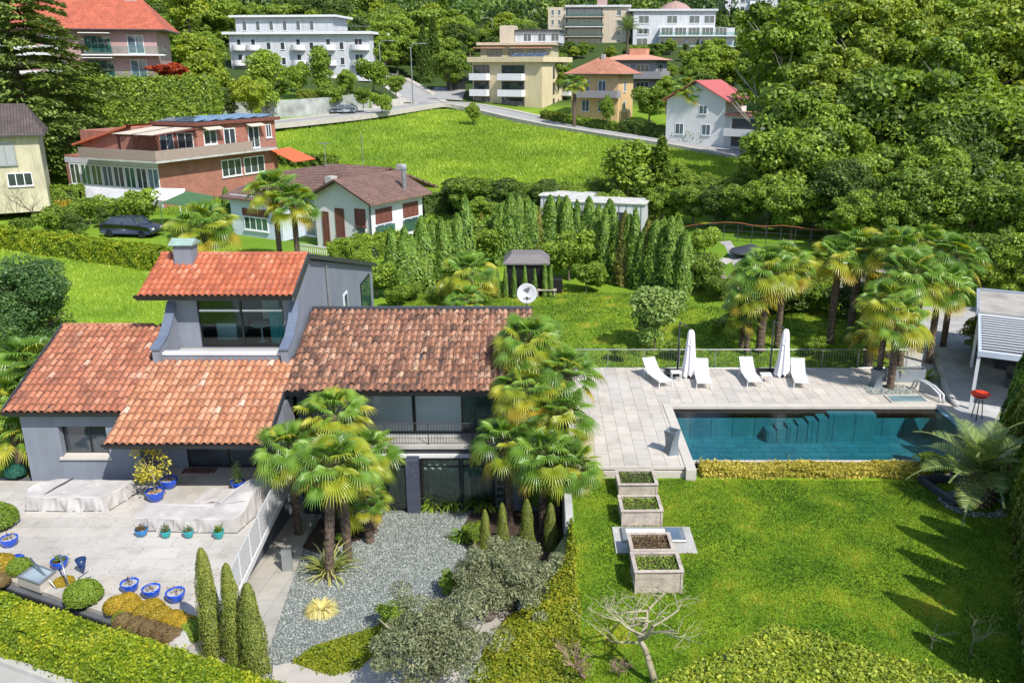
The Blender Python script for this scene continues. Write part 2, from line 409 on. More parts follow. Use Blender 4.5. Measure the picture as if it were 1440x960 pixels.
def crown_cards(h, rx, z0, n, size, rng, blobs=38, br=.26, fl=.75, irregular=.22, asp=.7):
    """broadleaf crown: leaf cards on clumps spread through an ellipsoid"""
    D = sph(blobs, rng); D[:, 2] = np.abs(D[:, 2])*np.where(rng.random(blobs) < .72, 1, -1)
    rad = (rng.random(blobs)**.45)*.80+rng.normal(size=blobs)*.04
    hz = (h-z0)/2
    ax = np.array([rx, rx, hz])
    C = D*rad[:, None]*ax*(1+rng.normal(size=(blobs, 1))*irregular*.6)
    R0 = br*(.7+.7*rng.random(blobs))*min(rx, hz)*1.15
    idx = rng.integers(0, blobs, n)
    d = sph(n, rng); d[:, 2] += .35; d = unit(d)
    rr = (.55+.45*rng.random(n)**.5)
    P = C[idx]+d*(R0[idx]*rr)[:, None]*np.array([1.15, 1.15, fl])
    keep = P[:, 2] > -hz*1.02
    P = P[keep]; d = d[keep]
    P[:, 2] += z0+hz
    Nn = unit(d*.8+rng.normal(size=d.shape)*.55+np.array([0, 0, .35]))
    s = size*(.6+.8*rng.random(len(P)))
    return cards(P, Nn, s, asp, rng)
def broad_tree(name, h, rx, z0, n, size, mat, seed, tr=.035, blobs=38, br=.26, bark=None, lean=(0, 0), fl=.75):
    rng = np.random.default_rng(seed)
    V, Fq = crown_cards(h, rx, z0, n, size, rng, blobs, br, fl=fl)
    cm = np_mesh('crown', V, Fq, mat)
    mb = MB(); limb_tree(mb, h*.95, h*tr*.6, rng, lean=lean)
    me = bpy.data.meshes.new('trunk'); me.from_pydata(mb.v, [], mb.f); me.materials.append(bark or BARK); me.update()
    return (name, cm, me)
def plant(proto, loc, sc=1, rz=None, label='', cat='tree', group=None, sz=None):
    name, cm, tm = proto
    s = sc if hasattr(sc, '__len__') else (sc, sc, sc*(sz or 1))
    o = empty(name, loc, rz if rz is not None else random.uniform(0, 6.28), label, cat, group); o.scale = s
    if tm is not None: link_mesh('trunk', tm, o)
    link_mesh('crown', cm, o)
    return o
BROAD = [broad_tree('broadleaf_tree', 10, rx, 1.4, 24000, sz, m, 100+i, blobs=bl, br=b_) for i, (m, rx, sz, bl, b_) in enumerate(((G1, 4.2, .34, 70, .22), (G4, 3.7, .30, 90, .19), (G1, 4.4, .38, 60, .23), (G2, 3.9, .32, 80, .20)))]
GT = leafmat('leaf_airy', [(0, (.045, .085, .014)), (.5, (.12, .19, .026)), (1, (.24, .32, .05))], gain=1.5)
TALL = [broad_tree('tall_leafy_tree', 18, rx, z0, 23000, .36, m, 200+i, tr=.024, blobs=bl, br=b_, bark=BARKG, lean=ln) for i, (m, rx, z0, bl, b_, ln) in enumerate(((G4, 4.6, 5.5, 90, .17, (.8, .3)), (G1, 3.8, 4.5, 70, .18, (-.6, .2)), (GT, 5.2, 6.5, 100, .155, (.3, -.5)), (GT, 3.4, 3.5, 80, .19, (-.3, .4))))]
LIME = [broad_tree('lime_green_tree', 9, 4.3, 1.2, 12000, .40, G3, 300+i, blobs=55, br=.25) for i in range(2)]
SHRUB = [broad_tree('leafy_shrub', 3, 1.8, .1, 5500, .20, m, 400+i, blobs=26, br=.34) for i, m in enumerate((G4, G1, G2))]
def ball(mat, seed, core):
    rng = np.random.default_rng(seed); n = 5200; d = sph(n, rng); d[:, 2] = np.abs(d[:, 2])*1.25-.25; d = unit(d)
    lump = 1+.05*np.sin(d[:, 0]*7+seed)*np.sin(d[:, 1]*6)+.03*rng.normal(size=n)
    P = d*.5*lump[:, None]+np.array([0, 0, .42]); V, Fq = cards(P, d+rng.normal(size=(n, 3))*.45, .055*(.6+.8*rng.random(n)), .65, rng)
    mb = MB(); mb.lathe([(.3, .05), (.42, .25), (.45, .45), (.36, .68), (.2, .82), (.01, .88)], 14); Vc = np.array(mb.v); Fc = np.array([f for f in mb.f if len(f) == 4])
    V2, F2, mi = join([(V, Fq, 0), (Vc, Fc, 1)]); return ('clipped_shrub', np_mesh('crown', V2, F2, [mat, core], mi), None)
BALL = [ball(m, 500+i, c) for i, (m, c) in enumerate(((G4, CORE), (G11, CORE2), (G12, CORE), (G14, CORE)))]
def poplar():
    rng = np.random.default_rng(77)
    V, Fq = crown_cards(10, 2.0, .6, 9000, .36, rng, 50, .5)
    return ('columnar_tree', np_mesh('crown', V, Fq, G4), BROAD[0][2])
POP = poplar()
def thuja(h, r, n, size, mat, seed, tipr=.12, core=CORE, power=.8, base=.75):
    rng = np.random.default_rng(seed)
    t = rng.random(n)**1.0
    def prof(t): return r*(base+(1-base)*np.sin(np.minimum(t*3.2, 1.57)))*np.clip((1-t)/(1-tipr*0), 0, 1)**power if power else r
    a = rng.random(n)*2*math.pi
    lob = 1+.10*np.sin(a*3+t*11+seed)+.07*np.sin(a*7-t*23)
    rr = prof(t)*lob*(.88+.18*rng.random(n))
    P = np.stack([rr*np.cos(a), rr*np.sin(a), t*h], 1)
    Nn = np.stack([np.cos(a), np.sin(a), np.full(n, .25)], 1)+rng.normal(size=(n, 3))*.35
    V, Fq = cards(P, Nn, size*(.6+.8*rng.random(n)), .45, rng, axis=np.array([[0, 0, 1.0]]))
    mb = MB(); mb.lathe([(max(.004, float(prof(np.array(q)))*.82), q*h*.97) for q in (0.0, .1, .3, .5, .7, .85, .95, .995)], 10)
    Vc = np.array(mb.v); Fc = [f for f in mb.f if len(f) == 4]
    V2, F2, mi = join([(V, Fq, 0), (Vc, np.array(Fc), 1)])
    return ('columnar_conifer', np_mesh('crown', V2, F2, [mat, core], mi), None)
THUJA = [thuja(4.2, .62, 3000, .20, m, 600+i, power=p_, base=.7) for i, (m, p_) in enumerate(((G7, .5), (G7, .6), (G7B, .55), (G7, .42)))]
SLIM = [thuja(2.0, .21, 1500, .10, G7, 610+i, power=.45) for i in range(2)]
CYP = [thuja(3.4, .36, 9000, .055, G8, 620+i, power=.42, base=.92, core=CORE2) for i in range(3)]
CONIF = [thuja(4.6, 1.05, 16000, .13, m, 630+i, power=.6) for i, m in enumerate((G7, G10, G8))]
def cedar(seed=5, h=22):
    rng = np.random.default_rng(seed); parts = []
    mb = MB(); mb.tube([(0, 0, 0), (.2, 0, h*.3), (-.1, .1, h*.6), (0, 0, h)], [.65, .5, .3, .05], 9)
    lev = 26
    for k in range(lev):
        t = .10+.88*k/lev; z = h*t; L0 = 9.6*(1-t)**.55+1.0
        for q in range(5):
            a = k*1.3+q*1.257+rng.normal()*.2; L = L0*(.7+.45*rng.random())
            n = int(560*L/8)+80
            u = rng.random(n)**.65; wdt = (.10+.24*u)*L*.75
            s = rng.normal(size=n)*.42*wdt
            x = u*L; zz = z+.10*L*np.sin(u*2.4)-.10*L*u**2+rng.normal(size=n)*.10-np.abs(s)*.12
            P = np.stack([x*math.cos(a)-s*math.sin(a), x*math.sin(a)+s*math.cos(a), zz], 1)
            Nn = np.array([[0, 0, 1.0]])+rng.normal(size=(n, 3))*.35
            ax = np.array([[math.cos(a), math.sin(a), -.15]])
            V, Fq = cards(P, Nn, .46*(.6+.8*rng.random(n)), .42, rng, axis=ax); parts.append((V, Fq, 0))
            mb.tube([(0, 0, z), (math.cos(a)*L*.5, math.sin(a)*L*.5, z+.06*L), (math.cos(a)*L*.9, math.sin(a)*L*.9, z-.0*L)], [.13*(1-t)+.04, .07, .02], 5)
    V, Fq, mi = join(parts)
    me = bpy.data.meshes.new('trunk'); me.from_pydata(mb.v, [], mb.f); me.materials.append(BARK); me.update()
    return ('cedar_tree', np_mesh('crown', V, Fq, G6), me)
def spruce(seed=6, h=12, mat=G2):
    rng = np.random.default_rng(seed); parts = []
    for k in range(34):
        t = .05+.93*k/34; z = h*t; L = 2.6*(1-t)+.25; n = 210
        a = rng.random(n)*6.28; ph = np.cos(a*7+k)*.15
        u = rng.random(n)**.6; x = u*L*(1+ph)
        P = np.stack([x*np.cos(a), x*np.sin(a), z-.25*x+rng.normal(size=n)*.08], 1)
        V, Fq = cards(P, np.stack([np.cos(a)*.4, np.sin(a)*.4, np.ones(n)], 1)+rng.normal(size=(n, 3))*.3, .34*(.6+.8*rng.random(n)), .5, rng); parts.append((V, Fq, 0))
    V, Fq, mi = join(parts)
    mb = MB(); mb.tube([(0, 0, 0), (0, 0, h)], [.22, .03], 7)
    me = bpy.data.meshes.new('trunk'); me.from_pydata(mb.v, [], mb.f); me.materials.append(BARK); me.update()
    return ('spruce_tree', np_mesh('crown', V, Fq, mat), me)
SPR = [spruce(6), spruce(8, 12, G1)]
# ---- fan palm
def fan(mb, az, el, L, Rf, slot, rng, segs=22, spread=R(225)):
    d = Vector((math.cos(az)*math.cos(el), math.sin(az)*math.cos(el), math.sin(el)))
    side = Vector((-math.sin(az), math.cos(az), 0)); up = side.cross(d)*-1
    if up.z < 0: up = -up
    p0 = Vector((0, 0, 0)); p1 = d*L*.5; droop = Vector((0, 0, -.10*L)); p2 = d*L+droop
    mb.cur = 3; mb.tube([p0, p1, p2], [.016, .011, .009], 4, cap=False); mb.cur = slot
    # blade plane: tilted so that the fan faces outward and up
    tilt = rng.uniform(.2, .6)
    fd = (d+Vector((0, 0, -tilt))).normalized(); fu = side.cross(fd)*-1
    if fu.z < 0: fu = -fu
    roll = rng.uniform(-.5, .5); s2 = side*math.cos(roll)+fu*math.sin(roll); u2 = fd.cross(s2)*-1
    if u2.dot(fu) < 0: u2 = -u2
    base = mb.p(p2)
    dth = spread/segs
    def pt(th, r, lift, dr):
        v = fd*math.cos(th)+s2*math.sin(th)
        q = p2+v*r+u2*lift+Vector((0, 0, -dr)); return mb.p(q)
    droopk = rng.uniform(.10, .5)
    eprev = None
    for k in range(segs+1):
        th = -spread/2+k*dth
        e = pt(th, Rf*.47, -.018+.05*Rf*abs(math.sin(th*.5)), 0)
        if eprev is not None:
            tc = th-dth/2; ln = Rf*(1-.22*abs(tc/(spread/2))**2)*rng.uniform(.92, 1.05)
            m = pt(tc, Rf*.47, .022+.05*Rf*abs(math.sin(tc*.5)), 0)
            m2a = pt(tc-dth*.24, ln*.76, .0, ln*droopk*.3); m2b = pt(tc+dth*.24, ln*.76, .0, ln*droopk*.3)
            tp = pt(tc+rng.uniform(-.05, .05), ln*1.05, -.01, ln*droopk*rng.uniform(.7, 1.5))
            mb.face((base, eprev, m)); mb.face((base, m, e))
            mb.face((eprev, m2a, m)); mb.face((m, m2b, e)); mb.face((m, m2a, m2b)); mb.face((m2a, tp, m2b))
        eprev = e
def palm_crown(seed, nf=42, L=.82, Rf=.64, yellow=.35):
    rng = random.Random(seed); mb = MB()
    for k in range(nf):
        t = k/(nf-1)
        el = R(84-112*t**1.05+rng.uniform(-10, 10)); az = k*2.39996+rng.uniform(-.2, .2)
        slot = 2 if t > 1-yellow*.22 else (1 if t > 1-yellow*1.0 and rng.random() < .7 or rng.random() < .14 else 0)
        fan(mb, az, el, L*(.7+.45*math.sin(min(1, t*1.6)*1.57))*rng.uniform(.85, 1.12), Rf*rng.uniform(.85, 1.1)*(.8+.2*min(1, t*4)), slot, rng)
    # hanging dead skirt and flower stubs
    mb.cur = 3
    for k in range(26):
        a = rng.uniform(0, 6.28); r = rng.uniform(.07, .13)
        mb.tube([(r*math.cos(a)*.6, r*math.sin(a)*.6, .0), (r*math.cos(a)*1.9, r*math.sin(a)*1.9, -.25), (r*math.cos(a)*1.5, r*math.sin(a)*1.5, -.5)], [.012, .01, .004], 3, cap=False)
    me = bpy.data.meshes.new('crown'); me.from_pydata(mb.v, [], mb.f)
    for m in (PALM_A, PALM_B, PALM_C, M_PET): me.materials.append(m)
    me.polygons.foreach_set('material_index', mb.mi); me.update(); return me
M_PET = M('palm_petiole', (.16, .20, .05), .6, .3, 5)
PCROWN = [palm_crown(s, yellow=y) for s, y in ((1, .3), (2, .42), (3, .25), (4, .5), (5, .35), (6, .28))]
def palm_trunk(h, r, seed, lean=(0, 0)):
    rng = random.Random(seed); mb = MB(); n = int(h/.12)+2
    pts = [Vector((lean[0]*(k/n)**1.4, lean[1]*(k/n)**1.4, h*k/n)) for k in range(n+1)]
    rr = [r*(1.15 if k < 2 else 1)*(1+.08*(k % 2))*(1+.15*(k/n)) for k in range(n+1)]
    mb.tube(pts, rr, 12)
    for k in range(int(h*34)):       # old leaf-base scales
        t = rng.random(); a = rng.uniform(0, 6.28); z = h*t
        c = Vector((lean[0]*t**1.4, lean[1]*t**1.4, z)); o = Vector((math.cos(a), math.sin(a), 0)); sd = Vector((-o.y, o.x, 0))
        b = c+o*r*.92; w = rng.uniform(.02, .045); l = rng.uniform(.05, .13)
        mb.poly([b-sd*w, b+sd*w, b+sd*w*.5+o*l*.55+Vector((0, 0, l)), b-sd*w*.5+o*l*.55+Vector((0, 0, l))])
    me = bpy.data.meshes.new('trunk'); me.from_pydata(mb.v, [], mb.f); me.materials.append(FIBRE); me.update(); return me
_pn = [0]
def palm(loc, h, sc=1.0, label='', group=None, r=.13, lean=(0, 0), var=None, name='fan_palm'):
    _pn[0] += 1; k = _pn[0]
    o = empty(name, loc, random.uniform(0, 6.28), label, 'palm tree', group)
    link_mesh('trunk', palm_trunk(h, r, k, lean), o)
    c = link_mesh('crown', PCROWN[(var if var is not None else k) % 6], o, (lean[0], lean[1], h-.05)); c.scale = (sc,)*3
    c.rotation_euler = (0, 0, k*1.7)
    return o
def feather_palm(loc, h, L, nf, label, name='feather_palm', trunk_r=.5, seed=3, group=None, leaf=PHX, sag=.75, pineapple=True, simple=False):
    rng = random.Random(seed); o = empty(name, loc, 0, label, 'palm tree', group); mb = MB()
    for k in range(nf):
        t = k/(nf-1); az = k*2.39996+rng.uniform(-.15, .15); el = R(86-78*t+rng.uniform(-6, 6)); l = L*rng.uniform(.85, 1.1)
        pts = []; p = Vector((0, 0, 0)); e = el; n = 10
        for j in range(n+1):
            pts.append(p.copy()); p = p+Vector((math.cos(az)*math.cos(e), math.sin(az)*math.cos(e), math.sin(e)))*l/n; e -= sag*(.35+j/n)*.22
        mb.cur = 1; mb.tube(pts, [.03*(1-.85*j/n)*L/2 for j in range(n+1)], 4, cap=False); mb.cur = 0
        side = Vector((-math.sin(az), math.cos(az), 0)); m = 34 if not simple else 16
        for j in range(m):
            u = .12+.88*j/m; f = u*n; i = min(n-1, int(f)); q = pts[i].lerp(pts[i+1], f-i); d = (pts[i+1]-pts[i]).normalized()
            ll = .24*L*(math.sin(min(1, u*1.15+.12)*math.pi)**.6+.1)
            upv = side.cross(d)
            if upv.z < 0: upv = -upv
            for sgn in (-1, 1):
                v = (side*sgn*.85+d*.55+upv*.28).normalized(); w = d*(.017 if not simple else .03)*L/2
                e1 = q+v*ll*.6; e2 = q+v*ll+Vector((0, 0, -.12*ll))
                a = mb.p(q-w); b = mb.p(q+w); c = mb.p(e1+w*.9); dd = mb.p(e1-w*.9); ee = mb.p(e2)
                mb.face((a, b, c, dd)); mb.face((dd, c, ee))
    c = mb.build('crown', [leaf, M_PET], o, loc=(0, 0, h))
    tb = MB()
    if pineapple:
        r = trunk_r; tb.lathe([(r*.55, 0), (r*.92, h*.18), (r, h*.45), (r*.85, h*.75), (r*.45, h*1.0), (.05, h*1.08)], 20)
        for j in range(150):
            t = (j+.5)/150; z = h*t; a = j*2.39996; rr = r*(math.sin(math.pi*(.18+.68*t))**.6)*1.0
            d = Vector((math.cos(a), math.sin(a), .25)); b = Vector((rr*math.cos(a), rr*math.sin(a), z)); s = .045
            sd = Vector((-math.sin(a), math.cos(a), 0))
            tb.cur = 1; q = b+d*.05; tb.poly([q-sd*s, q+Vector((0, 0, -s)), q+sd*s, q+Vector((0, 0, s))]); tb.cur = 0
            tb.poly([b-sd*s*1.3, b+Vector((0, 0, -s*1.5)), q+Vector((0, 0, -s)), q-sd*s]); tb.poly([b+sd*s*1.3, q+sd*s, q+Vector((0, 0, -s)), b+Vector((0, 0, -s*1.5))])
    else: tb.tube([(0, 0, 0), (.05, 0, h*.5), (0, 0, h)], [trunk_r*1.2, trunk_r, trunk_r*.9], 9)
    tb.build('trunk', [FIBRE, M_CUT], o)
    return o
M_CUT = M('palm_cut_stub', (.55, .42, .16), .8, .3, 8)
# ---- hedges from a footprint polygon
def area2(p): return sum(p[i][0]*p[(i+1) % len(p)][1]-p[(i+1) % len(p)][0]*p[i][1] for i in range(len(p)))/2
def inpoly(X, Y, poly):
    c = np.zeros(len(X), bool); n = len(poly); j = n-1
    for i in range(n):
        xi, yi = poly[i]; xj, yj = poly[j]
        if abs(yj-yi) > 1e-9: c ^= ((yi > Y) != (yj > Y)) & (X < (xj-xi)*(Y-yi)/(yj-yi)+xi)
        j = i
    return c
def hedge(name, poly, z0, z1, leaf, dens, mat, label, cat='hedge', group=None, seed=1, wob=.06, core=CORE, kind=None, asp=.65):
    """clipped hedge over a footprint; z0, z1 numbers or functions of (x, y)"""
    if area2(poly) < 0: poly = poly[::-1]
    rng = np.random.default_rng(seed)
    f0 = z0 if callable(z0) else (lambda x, y: z0); f1 = z1 if callable(z1) else (lambda x, y: z1)
    xs = [p[0] for p in poly]; ys = [p[1] for p in poly]; A = abs(area2(poly))
    n = int(A*dens*(max(xs)-min(xs))*(max(ys)-min(ys))/max(A, .01))
    X = rng.uniform(min(xs), max(xs), n); Y = rng.uniform(min(ys), max(ys), n); k = inpoly(X, Y, poly); X = X[k]; Y = Y[k]
    Z = np.array([f1(x, y) for x, y in zip(X, Y)])
    lump = wob*(np.sin(X*1.9+seed)*np.sin(Y*2.3)+.7*np.sin(X*5.1)*np.sin(Y*4.3+seed))
    P = [np.stack([X, Y, Z+lump+rng.normal(size=len(X))*leaf*.22], 1)]; Nn = [np.tile([0, 0, 1.0], (len(X), 1))]
    for i in range(len(poly)):
        a = poly[i]; b = poly[(i+1) % len(poly)]; L = math.hypot(b[0]-a[0], b[1]-a[1])
        if L < .02: continue
        nx, ny = (b[1]-a[1])/L, -(b[0]-a[0])/L
        m = int(L*max(.1, f1(*a)-f0(*a))*dens); u = rng.random(m); w = rng.random(m)
        X = a[0]+(b[0]-a[0])*u; Y = a[1]+(b[1]-a[1])*u
        za = np.array([f0(x, y) for x, y in zip(X, Y)]); zb = np.array([f1(x, y) for x, y in zip(X, Y)])
        off = wob*(np.sin((X+Y)*2.3+seed)+.6*np.sin(w*7+X*4))+rng.normal(size=m)*leaf*.2
        off -= .12*np.clip((w-.85)/.15, 0, 1)**2
        P.append(np.stack([X+nx*off, Y+ny*off, za+(zb-za)*w], 1)); Nn.append(np.tile([nx, ny, .35], (m, 1)))
    P = np.concatenate(P); Nn = np.concatenate(Nn); st__ = rng.random(len(P)) < .07
    P = P+np.where(st__, np.abs(rng.normal(size=len(P)))*leaf*.9, 0)[:, None]*unit(Nn); Nn = Nn+rng.normal(size=(len(P), 3))*.5
    V, Fq = cards(P, Nn, leaf*(.6+.8*rng.random(len(P))), asp, rng)
    mb = MB(); cx = sum(xs)/len(xs); cy = sum(ys)/len(ys); ins = max(.06, leaf*.8)
    pin = []
    nP = len(poly)
    for i in range(nP):
        a = Vector(poly[i-1]); b = Vector(poly[i]); c = Vector(poly[(i+1) % nP])
        e1 = (b-a).normalized(); e2 = (c-b).normalized(); n1 = Vector((-e1.y, e1.x)); n2 = Vector((-e2.y, e2.x)); mm = (n1+n2)
        if mm.length < .1: mm = n1
        mm.normalize(); q = b+mm*ins/max(.35, mm.dot(n1)); pin.append((q.x, q.y))
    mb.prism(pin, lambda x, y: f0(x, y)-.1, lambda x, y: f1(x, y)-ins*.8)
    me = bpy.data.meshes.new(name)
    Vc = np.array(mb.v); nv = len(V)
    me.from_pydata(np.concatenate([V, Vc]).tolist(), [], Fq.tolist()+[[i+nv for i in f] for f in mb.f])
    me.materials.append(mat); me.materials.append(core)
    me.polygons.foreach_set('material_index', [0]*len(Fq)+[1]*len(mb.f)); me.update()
    return tag(link_mesh(name, me), label, cat, group, kind)
def strip(p0, p1, w):               # footprint of a straight strip
    a = Vector(p0[:2]); b = Vector(p1[:2]); d = (b-a).normalized(); n = Vector((-d.y, d.x))*w/2
    return [tuple(a-n), tuple(b-n), tuple(b+n), tuple(a+n)]
def grass_cards(name, poly, fz, n, size, mat, seed, label, cat='grass'):
    rng = np.random.default_rng(seed); xs = [p[0] for p in poly]; ys = [p[1] for p in poly]
    X = rng.uniform(min(xs), max(xs), n); Y = rng.uniform(min(ys), max(ys), n); k = inpoly(X, Y, poly); X = X[k]; Y = Y[k]
    Z = np.array([fz(x, y) for x, y in zip(X, Y)]); s = size*(.6+.8*rng.random(len(X)))
    a = rng.random(len(X))*6.28; w = s*.22; lx = rng.normal(size=len(X))*.35*s; ly = rng.normal(size=len(X))*.35*s
    A = np.stack([X-np.cos(a)*w, Y-np.sin(a)*w, Z-.005], 1); B = np.stack([X+np.cos(a)*w, Y+np.sin(a)*w, Z-.005], 1); C = np.stack([X+lx, Y+ly, Z+s], 1)
    V = np.stack([A, B, C], 1).reshape(-1, 3); Fq = np.arange(len(V)).reshape(-1, 3)
    o = link_mesh(name, np_mesh(name, V, Fq, mat)); return tag(o, label, cat, None, 'stuff')
def blade_clump(name, loc, n, L, w, mat, label, seed=1, cat='plant', arch=.6, scale=1, group=None):
    rng = random.Random(seed); mb = MB()
    for k in range(n):
        a = rng.uniform(0, 6.28); el = rng.uniform(.5, 1.45); l = L*rng.uniform(.7, 1.1); r0 = rng.uniform(0, .12*L)
        p = Vector((math.cos(a)*r0, math.sin(a)*r0, 0)); e = el; sd = Vector((-math.sin(a), math.cos(a), 0)); prev = None
        for j in range(5):
            ww = w*(1-(j/4.3)**2); A = mb.p(p-sd*ww); B = mb.p(p+sd*ww)
            if prev: mb.face((prev[0], prev[1], B, A))
            prev = (A, B); p = p+Vector((math.cos(a)*math.cos(e), math.sin(a)*math.cos(e), math.sin(e)))*l/4; e -= arch*rng.uniform(.5, 1.1)
    return tag(mb.build(name, mat, None, loc=loc), label, cat, group)
def bare_tree(name, loc, label, h, r, seed, mat, depth=5, cat='tree', spread=.6, first=.3, kids=3, trunk=True, bendy=.25):
    rng = random.Random(seed); tb = MB(); bb = MB()
    def grow(p, d, l, r, dep):
        pts = [p]; q = p.copy(); dd = d.copy(); n = 4
        for j in range(n):
            dd = (dd+Vector((rng.gauss(0, bendy), rng.gauss(0, bendy), rng.gauss(.06, bendy*.5)))*.8).normalized(); q = q+dd*l/n; pts.append(q.copy())
        (tb if dep == depth else bb).tube(pts, [r*(1-.35*j/n) for j in range(n+1)], 6 if dep > 2 else 4, cap=dep == depth)
        if dep <= 0: return
        for k in range(kids if dep > 1 else 2):
            i = n if k == 0 else rng.randint(2, n); a = rng.uniform(0, 6.28)
            v = Vector((math.cos(a), math.sin(a), rng.uniform(-.1, .5))); nd = (dd*(1-spread)+v*spread).normalized()
            grow(pts[i], nd, l*rng.uniform(.6, .85), r*(.58 if dep > 3 else .5), dep-1)
    o = empty(name, loc, 0, label, cat)
    grow(Vector((0, 0, 0)), Vector((0, 0, 1)), h*first, r, depth)
    tb.build('trunk', mat, o, smooth=True); bb.build('branches', mat, o)
    return o
import bmesh
# ---------------------------------------------------------------- setting near the house
LAWN_STOPS = [(0, (.040, .10, .006)), (.3, (.075, .17, .009)), (.5, (.13, .24, .014)), (.72, (.24, .33, .018)), (1, (.40, .42, .04))]
MEAD_STOPS = [(0, (.07, .15, .012)), (.4, (.13, .24, .018)), (.65, (.20, .31, .025)), (1, (.32, .40, .045))]
LAWN = grassmat('lawn_grass', LAWN_STOPS, .45)
MEAD = grassmat('meadow_grass', MEAD_STOPS, .12, fine=4)
BLADE = leafmat('grass_blades', [(0, (.045, .10, .012)), (.4, (.095, .18, .018)), (.62, (.17, .26, .028)), (.85, (.30, .35, .045)), (1, (.42, .42, .08))], trans=.3, patch=1.45, pscale=.62, gain=1.12)
BLADEM = leafmat('meadow_blades', [(0, (.07, .14, .018)), (.5, (.15, .25, .030)), (1, (.29, .37, .06))], trans=.3, patch=.6, pscale=.12, gain=1.6)
DECKM = pavemat('pool_deck_slabs', (.57, .52, .45), (.47, .44, .40), (.26, .235, .20), .85, .50, R(90), .5)
TERRM = pavemat('terrace_slabs', (.52, .49, .44), (.455, .435, .40), (.35, .335, .30), 1.25, .62, 0, .37, .010)
WALKM = pavemat('walk_slabs', (.48, .45, .39), (.41, .39, .35), (.28, .26, .23), 1.0, .6, R(90), .5, .01)
PATHM = M('pale_path', (.42, .39, .34), .9, .14, 1.2, bmp=.3, bscale=40)
COPM = M('pale_coping', (.50, .46, .40), .8, .10, 2)
def gravelmat():
    m, nt, b, out = nodes('court_gravel')
    v = coords(nt); vo = nt.nodes.new('ShaderNodeTexVoronoi'); vo.inputs['Scale'].default_value = 24; nt.links.new(v, vo.inputs[0])
    sp = nt.nodes.new('ShaderNodeSeparateColor'); nt.links.new(vo.outputs['Color'], sp.inputs[0])
    c = ramp(nt, sp.outputs[0], [(0, (.17, .19, .175)), (.5, (.25, .275, .25)), (1, (.36, .38, .35))])
    d = ramp(nt, vo.outputs['Distance'], [(.2, (1, 1, 1)), (.62, (.4, .42, .4))])
    f = ramp(nt, noise(nt, v, .5, 4), [(.3, (.8, .8, .78)), (.7, (1, 1, 1))])
    c = mixc(nt, 1.0, mixc(nt, .8, c, d, 'MULTIPLY'), f, 'MULTIPLY')
    nt.links.new(c, b.inputs['Base Color']); b.inputs['Roughness'].default_value = .9
    bump(nt, b, vo.outputs['Distance'], -.8, .03); return m
GRAV = gravelmat()
def st(o): return tag(o, kind='structure')
# terrain sheet
def terrain():
    xs = list(np.concatenate([np.arange(-420, -100, 20), np.arange(-100, 100, 2.0), np.arange(100, 421, 20)]))
    xs = sorted(set(list(xs)+[-18.5, -17.5, -16.5, -15.5, 17, 17.5, 18.5]))
    ys = sorted(set(list(np.arange(-40, 14, 6.))+list(np.arange(14, 60, 1.0))+list(np.arange(60, 200, 2.))+list(np.arange(200, 430, 8.))+list(np.arange(430, 701, 30.))))
    V = np.array([(x, y, hgt(x, y)) for y in ys for x in xs]); nx = len(xs)
    Fq = np.array([(j*nx+i, j*nx+i+1, (j+1)*nx+i+1, (j+1)*nx+i) for j in range(len(ys)-1) for i in range(nx-1)])
    return st(link_mesh('terrain', np_mesh('terrain', V, Fq, MEAD, smooth=True)))
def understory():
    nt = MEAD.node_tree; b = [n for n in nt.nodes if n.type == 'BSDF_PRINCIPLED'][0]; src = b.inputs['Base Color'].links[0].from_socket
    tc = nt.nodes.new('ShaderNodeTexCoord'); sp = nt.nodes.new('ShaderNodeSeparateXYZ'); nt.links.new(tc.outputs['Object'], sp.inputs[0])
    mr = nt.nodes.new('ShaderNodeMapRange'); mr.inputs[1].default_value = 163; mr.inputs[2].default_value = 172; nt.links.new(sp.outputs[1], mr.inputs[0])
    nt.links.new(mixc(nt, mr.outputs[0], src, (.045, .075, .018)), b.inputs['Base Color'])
understory()
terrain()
def drape(name, poly, fz, off, mat, cuts=(18.59,), thick=0):
    """polygon laid on a surface that is piecewise plane in y"""
    bm = bmesh.new(); bm.faces.new([bm.verts.new((x, y, 0)) for x, y in poly])
    for c in cuts:
        bmesh.ops.bisect_plane(bm, geom=bm.verts[:]+bm.edges[:]+bm.faces[:], plane_co=(0, c, 0), plane_no=(0, 1, 0))
    bm.normal_update()
    if bm.faces[:][0].normal.z < 0: bmesh.ops.reverse_faces(bm, faces=bm.faces[:])
    if thick:
        r = bmesh.ops.extrude_face_region(bm, geom=bm.faces[:])
        top = {v for v in r['geom'] if isinstance(v, bmesh.types.BMVert)}
        for v in bm.verts: v.co.z = fz(v.co.x, v.co.y)+(off if v in top else off-thick)
        bmesh.ops.recalc_face_normals(bm, faces=bm.faces[:])
    else:
        for v in bm.verts: v.co.z = fz(v.co.x, v.co.y)+off
    me = bpy.data.meshes.new(name); bm.to_mesh(me); bm.free(); me.materials.append(mat)
    return link_mesh(name, me)
cz = lambda x, y: court_z(y)
P2 = lambda pts, z=None: [((PG(*p) if z is None else PZ(p[0], p[1], z)).x, (PG(*p) if z is None else PZ(p[0], p[1], z)).y) for p in pts]
st(drape('gravel_court', [(-9.6, 12), (.98, 12), (.98, 29.3), (-9.6, 29.3)], cz, 0, GRAV, (18.59, 28.9)))
walk = [(-9.5, 28.95), (-8.55, 28.95)]+P2([(437, 742), (375, 925), (372, 945), (300, 990)])+[(-9.5, 16)]
st(drape('walkway', walk, cz, .03, WALKM, (18.59, 28.9)))
path = P2([(384, 938), (420, 930), (470, 950), (512, 935), (548, 905), (600, 890), (660, 880), (716, 838), (738, 846), (700, 900), (650, 940), (620, 1010), (380, 1010)])
